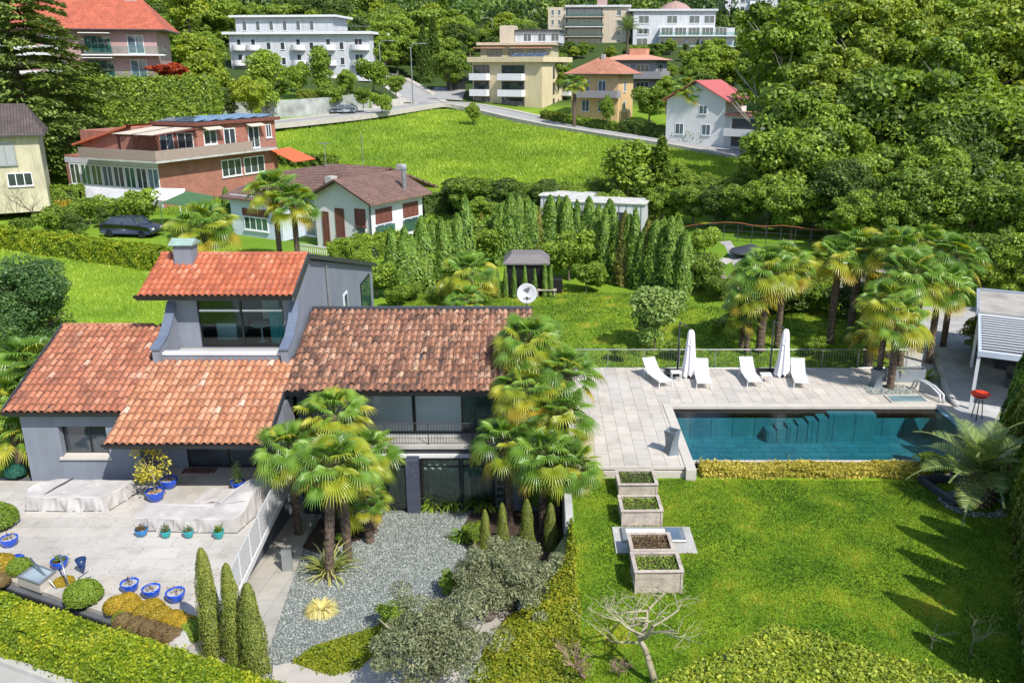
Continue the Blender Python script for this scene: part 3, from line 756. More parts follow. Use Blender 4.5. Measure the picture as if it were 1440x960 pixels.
st(drape('garden_path', path, cz, .045, PATHM))
patch = P2([(413, 934), (440, 915), (545, 880), (590, 866), (612, 876), (548, 906), (506, 940), (466, 952)])
hedge('ground_cover', patch, cz, lambda x, y: court_z(y)+.12, .07, 1800, G15, 'low green ground cover between the gravel and the pale curved path', 'ground cover', seed=3, kind='stuff', wob=.02)
# lawn
lz = -.4
mb = MB(); mb.prism([(.98, 8), (20, 8), (20, 27.9), (.98, 27.9)], -3.2, lz); st(mb.build('lawn', LAWN))
# bank between lawn and court
bk = MB(); ys = [10, 14, 16.5, 18.6, 20, 21.5, 23, 24.3]; bx = [-2.6, -2.4, -1.9, -1.45, -1.0, -.45, .1, .7]
top = [bk.p((1.0, y, lz+.015)) for y in ys]; mid = [bk.p(((1.0+b)/2, y, (lz+court_z(y))/2+.10)) for y, b in zip(ys, bx)]; bot = [bk.p((b, y, court_z(y)-.02)) for y, b in zip(ys, bx)]
for a, b in ((bot, mid), (mid, top)):
    for k in range(len(ys)-1): bk.face((a[k], b[k], b[k+1], a[k+1]))
st(bk.build('grass_bank', LAWN))
def bankz(x, y):
    b = float(np.interp(y, ys, bx)); t = (x-b)/max(.01, 1-b); z0 = court_z(y)
    m = (lz+z0)/2+.10
    return z0+(m-z0)*t*2 if t < .5 else m+(lz-m)*(t-.5)*2
bpoly = [(1.02, y) for y in ys]+[(b, y) for y, b in zip(ys[::-1], bx[::-1])]
hedge('bank_ground_cover', bpoly, lambda x, y: bankz(x, y)-.1, lambda x, y: bankz(x, y)+.09, .085, 1500, G15, 'yellow green ground cover on the bank beside the lawn', 'ground cover', seed=4, kind='stuff', wob=.03)
# grass blades near
grass_cards('lawn_blades', [(1.1, 12), (16, 12), (17, 27), (1.1, 27.3)], lambda x, y: lz, 230000, .055, BLADE, 5, 'short grass blades of the mown lawn below the pool')
# retaining wall by the bed
mb = MB(); mb.bbox(.80, 24.2, -3, 1.06, 27.5, lz+.10, .02); tag(mb.build('retaining_wall', CONC), 'low pale concrete retaining wall between palm bed and lawn', 'retaining wall')
mb = MB(); mb.prism([(-2.9, 26.2), (-2.2, 24.9), (-1.2, 24.4), (.78, 24.3), (.78, 28.9), (-2.6, 28.9)], -3, lambda x, y: court_z(y)+.05); st(mb.build('planting_bed', SOIL))
mb = MB(); mb.prism([(-8.1, 25.4), (-7.4, 24.9), (-6.2, 26.2), (-5.9, 28.7), (-8.2, 28.7)], -3, lambda x, y: court_z(y)+.04); st(mb.build('planting_bed', SOIL))
# pool deck (solid, with the basin left open)
X0, X1, Y0, Y1 = 5.5, 16.6, 28.3, 33.05
dk = MB(); dk.box(1.1, 27.5, -.95, X0-.35, 37.9, 0); dk.box(X0-.35, Y1+.3, -.95, 17.25, 37.9, 0)
st(dk.build('pool_deck', DECKM))
mb = MB(); mb.box(1.09, 27.42, -.10, X0-.34, 27.5, -.004); mb.box(1.09, 27.36, -.95, X0-.34, 27.47, -.16); st(mb.build('deck_plinth', COPM))
cp = MB(); cp.bbox(X0-.36, 27.15, -.6, X0, Y1+.31, .03, .01); cp.bbox(X0, Y1, -.5, 17.25, Y1+.31, .03, .01)
o = tag(cp.build('pool_coping', COPM), 'pale stone coping round the left end and back of the pool', 'coping')
pool = empty('swimming_pool', (0, 0, 0), 0, 'long rectangular swimming pool with dark slate tiles and blue water', 'swimming pool')
def pooltile():
    m, nt, b, out = nodes('pool_slate'); v = coords(nt)
    br = nt.nodes.new('ShaderNodeTexBrick'); nt.links.new(v, br.inputs[0]); br.inputs['Scale'].default_value = 1; br.inputs['Brick Width'].default_value = .9; br.inputs['Row Height'].default_value = .45
    br.inputs['Mortar Size'].default_value = .016
    br.inputs['Color1'].default_value = (.26, .44, .48, 1); br.inputs['Color2'].default_value = (.17, .34, .40, 1); br.inputs['Mortar'].default_value = (.06, .14, .18, 1)
    f = noise(nt, v, 1.1, 5, .7)
    c = mixc(nt, .8, br.outputs[0], ramp(nt, f, [(.3, (.5, .6, .65)), (.7, (1.15, 1.15, 1.1))]), 'MULTIPLY')
    nt.links.new(c, b.inputs['Base Color']); b.inputs['Roughness'].default_value = .6; return m
PT_ = pooltile(); mb = MB(); D = -1.35
mb.box(X0-.3, Y0, D-.1, X1+.1, Y1+.1, D); mb.box(X0-.3, Y1-.0, D, X1+.1, Y1+.12, -.10); mb.box(X0-.12, Y0, D, X0+.0, Y1, -.10); mb.box(X1, Y0, D, X1+.2, Y1, -.10); mb.box(X0, Y0-.15, D-.3, X1+.2, Y0+.0, -.16)
for k in range(6): mb.box(9.4+.42*k, Y1-.62, D, 9.4+.42*(k+1)-.03, Y1-.01, -.85+.11*k)
mb.box(11.95, Y1-.5, D, 13.9, Y1-.01, -.17)
mb.build('basin', PT_, pool)
def water():
    m, nt, b, out = nodes('pool_water'); nt.nodes.remove(b)
    v = coords(nt, (1, 1.6, 1)); f = noise(nt, v, 3.2, 5, .6)
    bp = nt.nodes.new('ShaderNodeBump'); bp.inputs['Strength'].default_value = .55; bp.inputs['Distance'].default_value = .03; nt.links.new(f, bp.inputs['Height'])
    fr = N_(nt, 'ShaderNodeFresnel', IOR=1.33); gl = N_(nt, 'ShaderNodeBsdfGlossy', Roughness=.005); rf = nt.nodes.new('ShaderNodeBsdfTransparent')
    rf.inputs[0].default_value = (.27, .60, .64, 1)
    mx = nt.nodes.new('ShaderNodeMixShader')
    for q in (fr, gl): nt.links.new(bp.outputs[0], q.inputs['Normal'])
    nt.links.new(fr.outputs[0], mx.inputs[0]); nt.links.new(rf.outputs[0], mx.inputs[1]); nt.links.new(gl.outputs[0], mx.inputs[2]); nt.links.new(mx.outputs[0], out.inputs[0]); return m
mb = MB(); mb.poly([(X0, Y0-.08, -.12), (X1, Y0-.08, -.12), (X1, Y1, -.12), (X0, Y1, -.12)]); mb.build('water', water(), pool)
mb = MB(); mb.box(X0-.02, Y0-.22, -.6, X1+.2, Y0-.16, -.2); mb.build('overflow_wall', BLACK, pool)
mb = MB(); mb.bbox(X0, Y0-.20, -.55, X1+.2, Y0-.09, -.105, .01); mb.build('overflow_edge', COPM, pool)
# pool-side wall foot on the right end
mb = MB(); mb.box(X1+.2, 27.2, -1, 17.25, 33.06, .0); st(mb.build('pool_deck_end', DECKM))
# lower yard to the right of the deck
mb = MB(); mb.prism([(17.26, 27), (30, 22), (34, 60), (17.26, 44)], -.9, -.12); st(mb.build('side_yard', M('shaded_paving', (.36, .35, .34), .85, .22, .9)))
hz = lambda x, y: lz
hedge('low_hedge', [(5.75, 27.35), (13.9, 27.35), (13.9, 28.0), (5.75, 28.0)], -.45, -.08, .085, 2600, leafmat('leaf_low_hedge', [(0, (.07, .10, .012)), (.5, (.24, .24, .04)), (1, (.50, .42, .11))]), 'low yellow green hedge along the lawn side of the pool', seed=9, wob=.05)
plant(SHRUB[1], (14.15, 27.6, lz), (.45, .35, .3), 0, 'small dark shrub at the right end of the low pool hedge', 'shrub')
# garden behind the deck
mb = MB(); mb.box(-22, 37.9, -1.2, -.0, 38.0, -.3)
garden_blades = grass_cards('garden_blades', [(2, 38.2), (18, 38.2), (20, 50), (2, 53), (-9, 56), (-9, 48), (-4, 40)], lambda x, y: hgt(x, y), 90000, .10, BLADE, 6, 'short bright grass of the garden behind the pool fence')
grass_cards('west_lawn_blades', [(-40, 38), (-15, 36.5), (-15, 60), (-22, 66), (-50, 70)], lambda x, y: hgt(x, y), 80000, .14, BLADEM, 7, 'bright uncut grass of the lawn left of the house')
# terrace
tz = -.9
TE = [(-26, 26.1), (-16.0, 21.9), (-8.55, 18.65), (-8.72, 20.5), (-9.0, 25.0), (-9.18, 29.2), (-14.5, 29.2), (-14.5, 28.1), (-18.6, 28.1), (-26, 28.4)]
mb = MB(); mb.prism(TE, -1.02, tz); st(mb.build('terrace', TERRM))
mb = MB(); mb.prism([(-26, 26.0), (-16.05, 21.75), (-8.75, 18.55), (-8.92, 20.5), (-9.2, 25), (-9.38, 29.1), (-26, 28.4)], -3.2, -1.021); tag(mb.build('terrace_wall', GREYD if 0 else M('dark_wall', (.10, .105, .115), .9, .2, 1.5)), 'dark retaining wall under the right edge of the paved terrace', 'retaining wall')
mb = MB()
for a, b in (((-8.53, 18.7), (-8.70, 20.5)), ((-8.70, 20.5), (-8.98, 25.0)), ((-8.98, 25.0), (-9.12, 28.6))):
    mb.prism(strip(a, b, .06), -1.08, tz+.025)
tag(mb.build('terrace_edging', WHITE), 'white metal edging along the right side of the terrace', 'edging')
# ---------------------------------------------------------------- the house
house = empty('house', (-9.2, 29, -.9), 0, 'grey villa with weathered terracotta tile roofs, a raised tower room and a glazed balcony wing', 'house')
HL = Vector((-9.2, 29, -.9))
_b = MB.build
def hb(mb, name, mats, parent=None, smooth=False):
    o = mb.build(name, mats, parent or house, smooth)
    if (parent or house) is house: o.location = -HL
    return o
def rz_(y): return 2.4+(y-28.8)*.39
def tiles(name, x0, x1, y0, z0, y1, z1, mat, seed, tw=.245, tl=.355, jit=1.0, cut=None, grime=None):
    grime = grime or GRIME
    rng = np.random.default_rng(seed); L = math.hypot(y1-y0, z1-z0); ny = max(1, round(L/tl)); nx = max(1, round((x1-x0)/tw))
    tl = L/ny; tw = (x1-x0)/nx; ud = np.array([0, (y1-y0)/L, (z1-z0)/L]); un = np.array([0, -ud[2], ud[1]])
    prof = [(0, .0), (.14, -.012), (.30, -.004), (.46, .052), (.68, .088), (.88, .052), (1.03, .006)]
    Vs = []; Fs = []; off = 0
    Ms = []
    for j in range(ny):
        for i in range(nx):
            cx = x0+(i+.5)*tw; u0 = j*tl
            if cut and cut(cx, y0+ud[1]*(u0+tl/2)): continue
            lift = .0+rng.normal()*.006*jit; sl = rng.normal()*.008*jit; ro = rng.normal()*.02*jit; dx = rng.normal()*.004*jit
            pts = []
            for row, (u, h) in enumerate(((-.045, .045), (tl*.45, .024), (tl*.76, .010), (tl+.01, .0))):
                for (p, q) in prof:
                    X = x0+(i+p)*tw+dx+ro*(u-tl/2); pts.append(np.array([X, y0, z0])+ud*(u0+u+sl)+un*(q+h+lift+.01))
            for (p, q) in prof:      # front lip
                X = x0+(i+p)*tw+dx+ro*(-tl/2); pts.append(np.array([X, y0, z0])+ud*(u0-.045+sl)+un*(q+.045+lift+.01-.045))
            m = len(prof)
            Vs += pts
            for r in range(3):
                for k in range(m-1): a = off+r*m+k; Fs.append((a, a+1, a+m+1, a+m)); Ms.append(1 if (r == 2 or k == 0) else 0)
            for k in range(m-1): a = off+4*m+k; b = off+k; Fs.append((a, a+1, b+1, b)); Ms.append(0)
            off += 5*m
    me = np_mesh(name, np.array(Vs), np.array(Fs), [mat, grime], np.array(Ms))
    o = link_mesh(name, me, house, -HL); return o
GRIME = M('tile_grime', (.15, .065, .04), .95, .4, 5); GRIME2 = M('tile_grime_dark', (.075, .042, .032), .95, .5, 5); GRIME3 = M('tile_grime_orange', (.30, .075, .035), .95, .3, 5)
T_L = tilemat('tiles_rose', [(0, (.29, .10, .06)), (.3, (.39, .14, .075)), (.7, (.46, .18, .10)), (.96, (.52, .24, .15)), (1, (.60, .38, .29))], dirtamt=.65)
T_M = tilemat('tiles_peach', [(0, (.38, .16, .08)), (.3, (.47, .20, .10)), (.7, (.54, .25, .135)), (.96, (.59, .30, .18)), (1, (.68, .46, .35))], dirtamt=.6)
T_R = tilemat('tiles_mossy', [(0, (.12, .06, .04)), (.18, (.22, .10, .06)), (.5, (.36, .165, .095)), (.85, (.42, .22, .135)), (1, (.47, .30, .20))], dirt=(.05, .035, .028), dirtamt=.92, dscale=3.2)
T_T = tilemat('tiles_orange', [(0, (.33, .09, .045)), (.4, (.44, .125, .055)), (.8, (.50, .16, .08)), (1, (.55, .24, .14))], dirtamt=.45)
def plane_slab(name, x0, x1, y0, z0, y1, z1, th, mat):
    mb = MB(); mb.xprism([(y0, z0-.0), (y1, z1-.0), (y1, z1-th), (y0, z0-th)], x0, x1); return hb(mb, name, mat)
# roofs
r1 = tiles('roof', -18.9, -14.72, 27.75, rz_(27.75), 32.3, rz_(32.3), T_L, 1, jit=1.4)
tag(r1, 'rose coloured weathered tile roof of the left wing')
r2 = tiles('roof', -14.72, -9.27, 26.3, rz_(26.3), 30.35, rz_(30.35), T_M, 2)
tag(r2, 'peach coloured tile roof over the patio')
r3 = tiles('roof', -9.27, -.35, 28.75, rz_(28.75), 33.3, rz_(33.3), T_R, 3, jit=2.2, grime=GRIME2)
tag(r3, 'mossy dark stained tile roof of the balcony wing')
te0, tz0, te1, tz1 = 31.3, 5.27, 33.75, 6.32
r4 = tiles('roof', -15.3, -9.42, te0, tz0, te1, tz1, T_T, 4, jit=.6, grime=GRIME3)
tag(r4, 'bright orange tile roof of the tower')
for (a, b, c, e) in ((-18.92, -14.7, 27.75, 32.33), (-14.7, -9.25, 26.3, 30.6), (-9.25, -.33, 28.75, 33.3)):
    plane_slab('roof_deck', a, b, c, rz_(c)-.005, e, rz_(e)-.005, .16, GREYD)
plane_slab('roof_deck', -15.32, -9.40, te0, tz0-.005, te1, tz1-.005, .2, GREYW)
plane_slab('rear_roof', -15.32, -9.20, te1+.05, tz1+.02, 46.9, 3.05, .2, GREYD)
plane_slab('rear_roof', -9.25, -.35, 33.42, rz_(33.3)-.02, 36.6, rz_(33.3)-1.2, .16, T_R)
plane_slab('rear_roof', -18.9, -15.3, 32.42, rz_(32.3)-.02, 35.6, rz_(32.3)-1.2, .16, T_L)
def ridge(x0, x1, y, z, mat, seed):
    rng = random.Random(seed); mb = MB(); n = int((x1-x0)/.38)
    for k in range(n):
        a = x0+(x1-x0)*k/n; b = a+(x1-x0)/n+.03; h = rng.uniform(-.006, .006)
        pr = [(y-.12, z-.03), (y-.08, z+.045), (y, z+.075), (y+.08, z+.045), (y+.12, z-.03)]
        A = [mb.p((a, q[0], q[1]+h)) for q in pr]; B = [mb.p((b, q[0], q[1]+h+.015)) for q in pr]
        for i in range(4): mb.face((A[i], B[i], B[i+1], A[i+1]))
        mb.face(A); mb.face(B[::-1])
    return hb(mb, 'ridge_tiles', mat)
ridge(-18.9, -15.4, 32.33, rz_(32.3)+.02, T_L, 1); ridge(-15.3, -9.4, 33.8, tz1+.03, T_T, 2)
mb = MB(); mb.xprism([(33.2, rz_(33.3)+.0), (33.2, rz_(33.3)+.10), (33.45, rz_(33.3)+.10), (33.45, rz_(33.3))], -9.27, -.35); hb(mb, 'ridge_flashing', GREYD)
# gutters and fascias
def gutter(x0, x1, y, z):
    mb = MB(); pr = [(y-.15, z+.02), (y-.14, z-.06), (y-.09, z-.105), (y-.03, z-.09), (y, z-.04), (y, z+.02), (y-.015, z+.02), (y-.02, z-.04), (y-.04, z-.075), (y-.09, z-.09), (y-.125, z-.05), (y-.135, z+.02)]
    mb.xprism(pr, x0, x1); hb(mb, 'gutter', BLACK)
    mb = MB(); mb.box(x0+.02, y+.004, z-.2, x1-.02, y+.05, z-.012); hb(mb, 'fascia', GREYD)
gutter(-18.95, -14.75, 27.74, rz_(27.75)); gutter(-14.78, -9.3, 26.28, rz_(26.3)); gutter(-9.24, -.3, 28.73, rz_(28.75)); gutter(-15.4, -9.4, te0-.02, tz0)
mb = MB(); mb.xprism([(26.3, rz_(26.3)+.07), (28.75, rz_(28.75)+.07), (28.75, rz_(28.75)-.2), (26.3, rz_(26.3)-.2)], -9.265, -9.22); hb(mb, 'verge_board', GREYD)
mb = MB(); mb.xprism([(27.75, rz_(27.75)+.07), (32.3, rz_(32.3)+.07), (32.3, rz_(32.3)-.2), (27.75, rz_(27.75)-.2)], -18.98, -18.925); hb(mb, 'verge_board', GREYD)
mb = MB(); mb.xprism([(te0, tz0+.08), (te1+.06, tz1+.1), (te1+.06, tz1-.25), (te0, tz0-.25)], -9.395, -9.33); hb(mb, 'verge_board', GREYD)
def wallx(mb, x0, x1, z0, z1, ya, yb, holes=()):
    """wall in the xz plane, thickness ya..yb, rectangular holes (xa, xb, za, zb)"""
    xs = sorted({x0, x1, *[h[0] for h in holes], *[h[1] for h in holes]})
    for a, b in zip(xs, xs[1:]):
        m = (a+b)/2; hs = sorted([(h[2], h[3]) for h in holes if h[0] < m < h[1]]); z = z0
        for c, d in hs:
            if c > z: mb.box(a, ya, z, b, yb, c)
            z = d
        if z1 > z: mb.box(a, ya, z, b, yb, z1)
def wally(mb, y0, y1, z0, z1, xa, xb, holes=()):
    ys_ = sorted({y0, y1, *[h[0] for h in holes], *[h[1] for h in holes]})
    for a, b in zip(ys_, ys_[1:]):
        m = (a+b)/2; hs = sorted([(h[2], h[3]) for h in holes if h[0] < m < h[1]]); z = z0
        for c, d in hs:
            if c > z: mb.box(xa, a, z, xb, b, c)
            z = d
        if z1 > z: mb.box(xa, a, z, xb, b, z1)
# left wing walls
mb = MB(); wallx(mb, -18.6, -14.5, -2, rz_(28.1)-.17, 28.1, 28.5, [(-17.3, -15.6, .08, 1.27)])
mb.xprism([(28.5, -2), (28.5, rz_(28.5)-.17), (32.3, rz_(32.3)-.17), (35.5, rz_(32.3)-1.4), (35.5, -2)], -18.6, -18.3)
mb.xprism([(28.5, -1.5), (28.5, rz_(28.5)-.17), (32, rz_(32)-.17), (32, -1.5)], -14.8, -14.5)
mb.box(-18.3, 35.2, -2, -14.5, 35.5, 2.4); hb(mb, 'wall', GREYW)
def window(x0, x1, y, z0, z1, mull=(), fr=.06, glass=None, frm=None, d=.05, parent=None, trans=()):
    mb = MB(); mb.box(x0, y, z0, x1, y+d, z0+fr); mb.box(x0, y, z1-fr, x1, y+d, z1); mb.box(x0, y, z0+fr, x0+fr, y+d, z1-fr); mb.box(x1-fr, y, z0+fr, x1, y+d, z1-fr)
    for m in mull: mb.box(m-fr*.6, y-.01, z0+fr, m+fr*.6, y+d, z1-fr)
    for t in trans: mb.box(x0+fr, y-.008, t-.03, x1-fr, y+d, t+.03)
    f = hb(mb, 'window', frm or BLACK, parent)
    mb = MB(); mb.box(x0+fr*.5, y+d*.4, z0+fr*.5, x1-fr*.5, y+d*.6, z1-fr*.5)
    p = mb.build('pane', glass or GLASS, f); return f
w = window(-17.3, -15.6, 28.36, .09, 1.26, (-16.35,), .05)
mb = MB(); mb.xprism([(28.02, .06), (28.34, .13), (28.34, .02), (28.02, -.02)], -17.4, -15.5); mb.build('sill', COPM, w)
# patio recess
mb = MB(); wallx(mb, -14.5, -9.2, -1.5, 2.33, 29.2, 29.5, [(-13.3, -10.2, -.9, 1.25)]); mb.box(-9.5, 28.2, -2.7, -9.2, 29.2, 2.0); hb(mb, 'wall', GREYW)
mb = MB(); mb.xprism([(26.5, rz_(26.5)-.165), (29.2, rz_(29.2)-.165), (29.2, rz_(29.2)-.2), (26.5, rz_(26.5)-.2)], -14.6, -9.35); hb(mb, 'soffit', WHITE)
window(-13.3, -10.2, 29.25, -.88, 1.22, (-11.75,), .07)
mb = MB(); mb.bbox(-9.50, 26.55, -1, -9.34, 26.71, rz_(26.6)-.2); hb(mb, 'post', GREYD)
mb = MB()
for k in range(9): mb.box(-13.4+.14*k, 28.72, tz+.005, -13.31+.14*k, 29.12, tz+.035)
hb(mb, 'door_grate', SHUT)
# tower
tx0, tx1 = -14.5, -9.42
mb = MB(); wallx(mb, tx0, tx1, 2.6, 5.35, 32.0, 32.25, [(-13.4, -10.05, 2.95, 5.0)])
prs = [(32.25, 0), (32.25, 5.45), (33.75, 6.1), (46.5, 2.95), (46.5, 0)]
mb.xprism(prs, tx1-.25, tx1); mb.xprism(prs, tx0, tx0+.25); mb.box(tx0+.25, 46.3, 0, tx1-.25, 46.5, 2.9)
for xa, xb in ((tx0, tx0+.28), (tx1-.28, tx1)):
    mb.xprism([(30.12, 2.3), (30.12, 3.48), (30.9, 3.72), (31.5, 4.15), (32.0, 4.75), (32.0, 2.3)], xa, xb)
mb.box(tx0+.28, 30.3, 2.6, tx1-.28, 30.5, 3.22); hb(mb, 'wall', GREYW)
for xa, xb in ((tx0-.04, tx0+.32), (tx1-.32, tx1+.04)):
    mb = MB(); mb.xprism([(30.06, 3.48), (30.9, 3.73), (31.5, 4.16), (31.99, 4.76), (31.99, 4.84), (31.48, 4.24), (30.88, 3.80), (30.06, 3.55)], xa, xb); hb(mb, 'parapet_cap', M('blue_grey_cap', (.12, .15, .21), .5, .1, 2))
mb = MB(); mb.bbox(tx0+.3, 30.26, 3.22, tx1-.3, 30.54, 3.34, .02); hb(mb, 'terrace_parapet_cap', M('pale_cap', (.55, .56, .58), .4, .06, 2))
mb = MB(); mb.box(tx0+.28, 30.5, 2.6, tx1-.28, 32, 2.93); hb(mb, 'tower_terrace_floor', TERRM)
w = window(-13.4, -10.05, 32.08, 2.96, 4.98, (-11.72,), .06, CLEAR, BLACK, trans=())
mb = MB(); mb.box(-13.34, 32.04, 4.42, -11.78, 32.11, 4.50); mb.box(-11.66, 32.04, 4.42, -10.11, 32.11, 4.50); mb.build('transom', WINFR, w)
# tower room seen through the glass
mb = MB(); mb.box(-14.25, 32.3, 2.8, -9.7, 35.6, 2.9); hb(mb, 'room_floor', M('dark_floor', (.05, .04, .04), .5, .2, 2))
mb = MB(); mb.box(-14.25, 35.5, 2.9, -9.7, 35.6, 5.2); mb.box(-14.25, 32.3, 5.05, -9.7, 35.5, 5.12); hb(mb, 'room_wall', M('room_wall', (.22, .20, .19), .9, .1, 1))
mb = MB(); mb.grid(30, 1, lambda u, v: (-10.75+.62*u, 32.42+.05*math.sin(u*34), 2.96+1.5*v)); hb(mb, 'curtain', CURT)
mb = MB(); mb.bbox(-13.2, 33.2, 2.9, -12.4, 34.6, 3.6); mb.bbox(-11.6, 34.2, 3.5, -10.9, 34.3, 4.6); hb(mb, 'cupboard', WHITE)
mb = MB(); mb.lathe([(.42, .70), (.42, .74)], 24, -11.3, 33.0, 2.9); mb.lathe([(.2, 0), (.04, .04), (.04, .70)], 12, -11.3, 33.0, 2.9); hb(mb, 'table', WHITE)
mb = MB(); mb.bbox(-10.9, 33.3, 3.3, -10.55, 33.7, 3.36); mb.bbox(-10.9, 33.66, 3.36, -10.55, 33.7, 3.75)
for a in (-10.88, -10.6):
    for b in (33.32, 33.65): mb.box(a, b, 2.9, a+.03, b+.03, 3.3)
hb(mb, 'chair', WHITE)
# tower side details
mb = MB(); mb.tube([(tx1+.06, 36.4, 5.3), (tx1+.06, 36.4, 0)], .04, 8); hb(mb, 'downpipe', GALV)
mb = MB(); mb.box(tx1+.003, 39.3, 1.7, tx1+.05, 40.1, 3.2); f = hb(mb, 'window', WINFR)
mb = MB(); mb.box(tx1+.05, 39.42, 1.8, tx1+.056, 39.98, 3.1); mb.build('pane', GLASSB, f)
mb = MB(); mb.box(tx1+.003, 43.2, .0, tx1+.05, 45.6, 2.75); f = hb(mb, 'garden_door', BLACK)
mb = MB(); mb.box(tx1+.05, 43.3, .1, tx1+.056, 45.5, 2.65); mb.build('pane', GLASSG, f)
mb = MB(); mb.bbox(-14.5, 33.05, 5.2, -13.8, 33.75, 6.8, .01); ch = hb(mb, 'chimney', GREYW)
mb = MB(); mb.xprism([(32.92, 6.85), (33.4, 7.06), (33.88, 6.85)], -14.62, -13.68)
for k in range(7): mb.box(-14.6+.145*k, 32.97, 6.80, -14.57+.145*k, 33.83, 6.85)
mb.build('chimney_cap', COPPER, ch)
# balcony wing
mb = MB(); wallx(mb, -9.3, -.5, -2.7, rz_(30.2)-.19, 30.2, 30.45, [(-8.9, -1.45, .05, 2.18)])
mb.xprism([(30.45, -2.7), (30.45, rz_(30.45)-.17), (33.3, rz_(33.3)-.17), (36.5, 2.7), (36.5, -2.7)], -.75, -.5)
mb.box(-9.3, 36.25, -2.7, -.75, 36.5, 2.7); hb(mb, 'wall', GREYW)
CLEARB = clearglass('blind_glass', (.96, .98, .98))
for (a, b, bl) in ((-8.9, -7.2, 1), (-7.2, -4.85, 1), (-4.85, -1.45, 1)):
    w = window(a, b, 30.24, .06, 2.16, (), .06, CLEARB)
mb = MB(); mb.box(-8.85, 30.32, .08, -3.05, 30.34, 2.14); hb(mb, 'roller_blind', BLIND)
mb = MB(); mb.grid(40, 1, lambda u, v: (-3.0+1.5*u, 30.5+.05*math.sin(u*30), .08+2.06*v)); hb(mb, 'curtain', M('green_curtain', (.05, .13, .11), .8, .3, 5))
mb = MB(); mb.box(-3.0, 30.8, -.2, -.8, 34, 0); mb.box(-3, 33.9, 0, -.8, 34, 2.2); hb(mb, 'room_wall', GREYD)
mb = MB(); mb.bbox(-9.15, 29.25, -.16, -.9, 30.2, 0.0, .01); hb(mb, 'balcony_slab', CONC)
mb = MB(); mb.box(-9.15, 29.35, -.36, -.9, 30.2, -.161); hb(mb, 'balcony_beam', GREYD)
mb = MB(); mb.box(-9.15, 29.2, -.52, -.9, 29.34, -.38); hb(mb, 'awning_case', WHITE)
class Posts:
    def __init__(s): s.L = []
    def build(s, name, mat, parent=None):
        for q, h, r in s.L:
            m = MB(); m.tube([(0, 0, 0), (0, 0, h)], r, 6); o = m.build(name, mat, parent)
            o.location = q+(s.off if hasattr(s, 'off') else Vector())
        return o
def railing(parent, pts, h, step, r=.012, mat=GALV, post=1.6, name='railing', base=None):
    """posts, rails and bars along a polyline (world points); a thing of its own when parent is None"""
    root = parent
    pst = Posts(); bars = MB(); rails = MB()
    for a, b in zip(pts, pts[1:]):
        a = Vector(a); b = Vector(b); L = (b-a).length; d = (b-a)/L; n = max(1, round(L/post))
        for k in range(n+1):
            q = a+d*L*k/n
            if not (k == 0 and pst.L): pst.L.append((q, h, r*1.7))
        m = max(1, round(L/step))
        for k in range(m):
            q = a+d*L*(k+.5)/m; bars.tube([q+Vector((0, 0, .07)), q+Vector((0, 0, h))], r*.55, 4, cap=False)
        rails.tube([a+Vector((0, 0, h)), b+Vector((0, 0, h))], r*1.6, 6); rails.tube([a+Vector((0, 0, .07)), b+Vector((0, 0, .07))], r, 5)
    return pst, bars, rails
ps, bs, rs = railing(None, [(-9.1, 29.32, 0), (-.95, 29.32, 0)], .86, .11, .013)
rl = hb(rs, 'balcony_railing', GREYD); ps.build('post', GREYD, rl); bs.build('bars', GREYD, rl)
# ground floor
COURTG = clearglass('court_glass', (.88, .97, .95), 1.9, .015)
for bb_ in ((-9.3, 29.25, -2.7, -8.9, 30.2, -.37), (-1.3, 29.0, -2.7, -.6, 30.2, -.37)):
    mb = MB(); mb.box(*bb_); hb(mb, 'wall', GREYW)
mb = MB(); mb.bbox(-5.02, 28.72, -2.6, -4.55, 29.12, -.37, .01)
for k in range(6): mb.box(-5.03, 28.715, -2.6+.0, -4.54, 28.719, -.38) if k == 0 else None
hb(mb, 'pillar', BLUEG)
for a, b in ((-8.9, -7.1), (-7.1, -5.05), (-4.5, -3.0), (-2.95, -1.75)):
    w = window(a, b, 28.98, -2.58, -.42, (), .06, COURTG, BLACK, trans=(-.75,))
mb = MB(); mb.box(-8.9, 31.9, -2.7, -1.3, 32, -.4); mb.box(-8.9, 30.3, -2.62, -1.3, 31.9, -2.59); hb(mb, 'room_wall', M('pale_room', (.62, .66, .60), .8, .2, 1.5))
mb = MB(); mb.grid(70, 1, lambda u, v: (-4.45+2.7*u, 29.5+.06*math.sin(u*60), -2.56+2.1*v)); hb(mb, 'curtain', M('court_backdrop', (.30, .40, .34), .8, .25, 1.6))  # backdrop curtains added behind the court glass to make it look brighter
mb = MB(); mb.grid(70, 1, lambda u, v: (-8.8+3.6*u, 29.5+.06*math.sin(u*70), -2.56+2.1*v)); hb(mb, 'curtain', M('court_backdrop', (.30, .40, .34), .8, .25, 1.6))  # second backdrop curtain added behind the court glass for brightness
for q_ in ((-4.1, 29.25, -2.58), (-3.5, 29.3, -2.58), (-2.5, 29.25, -2.58), (-2.1, 29.2, -2.58), (-6.2, 29.3, -2.58)): o = blade_clump('reflection_plant', q_, 60, .9, .04, G4, 'x', int(-q_[0]*10)); del o['label']; del o['category']; o.parent = house; o.location = Vector(q_)-HL  # plants added behind the glass in place of garden reflections
mb = MB(); mb.bbox(-1.72, 28.95, -2.58, -1.35, 29.05, -.42); hb(mb, 'door_panel', GLASSG)
mb = MB()
for k in range(7): mb.box(-1.66, 28.90, -2.4+.28*k, -1.40, 28.94, -2.36+.28*k)
mb.box(-1.69, 28.90, -2.5, -1.66, 28.94, -.5); mb.box(-1.40, 28.90, -2.5, -1.37, 28.94, -.5); hb(mb, 'wall_ladder', STEEL)
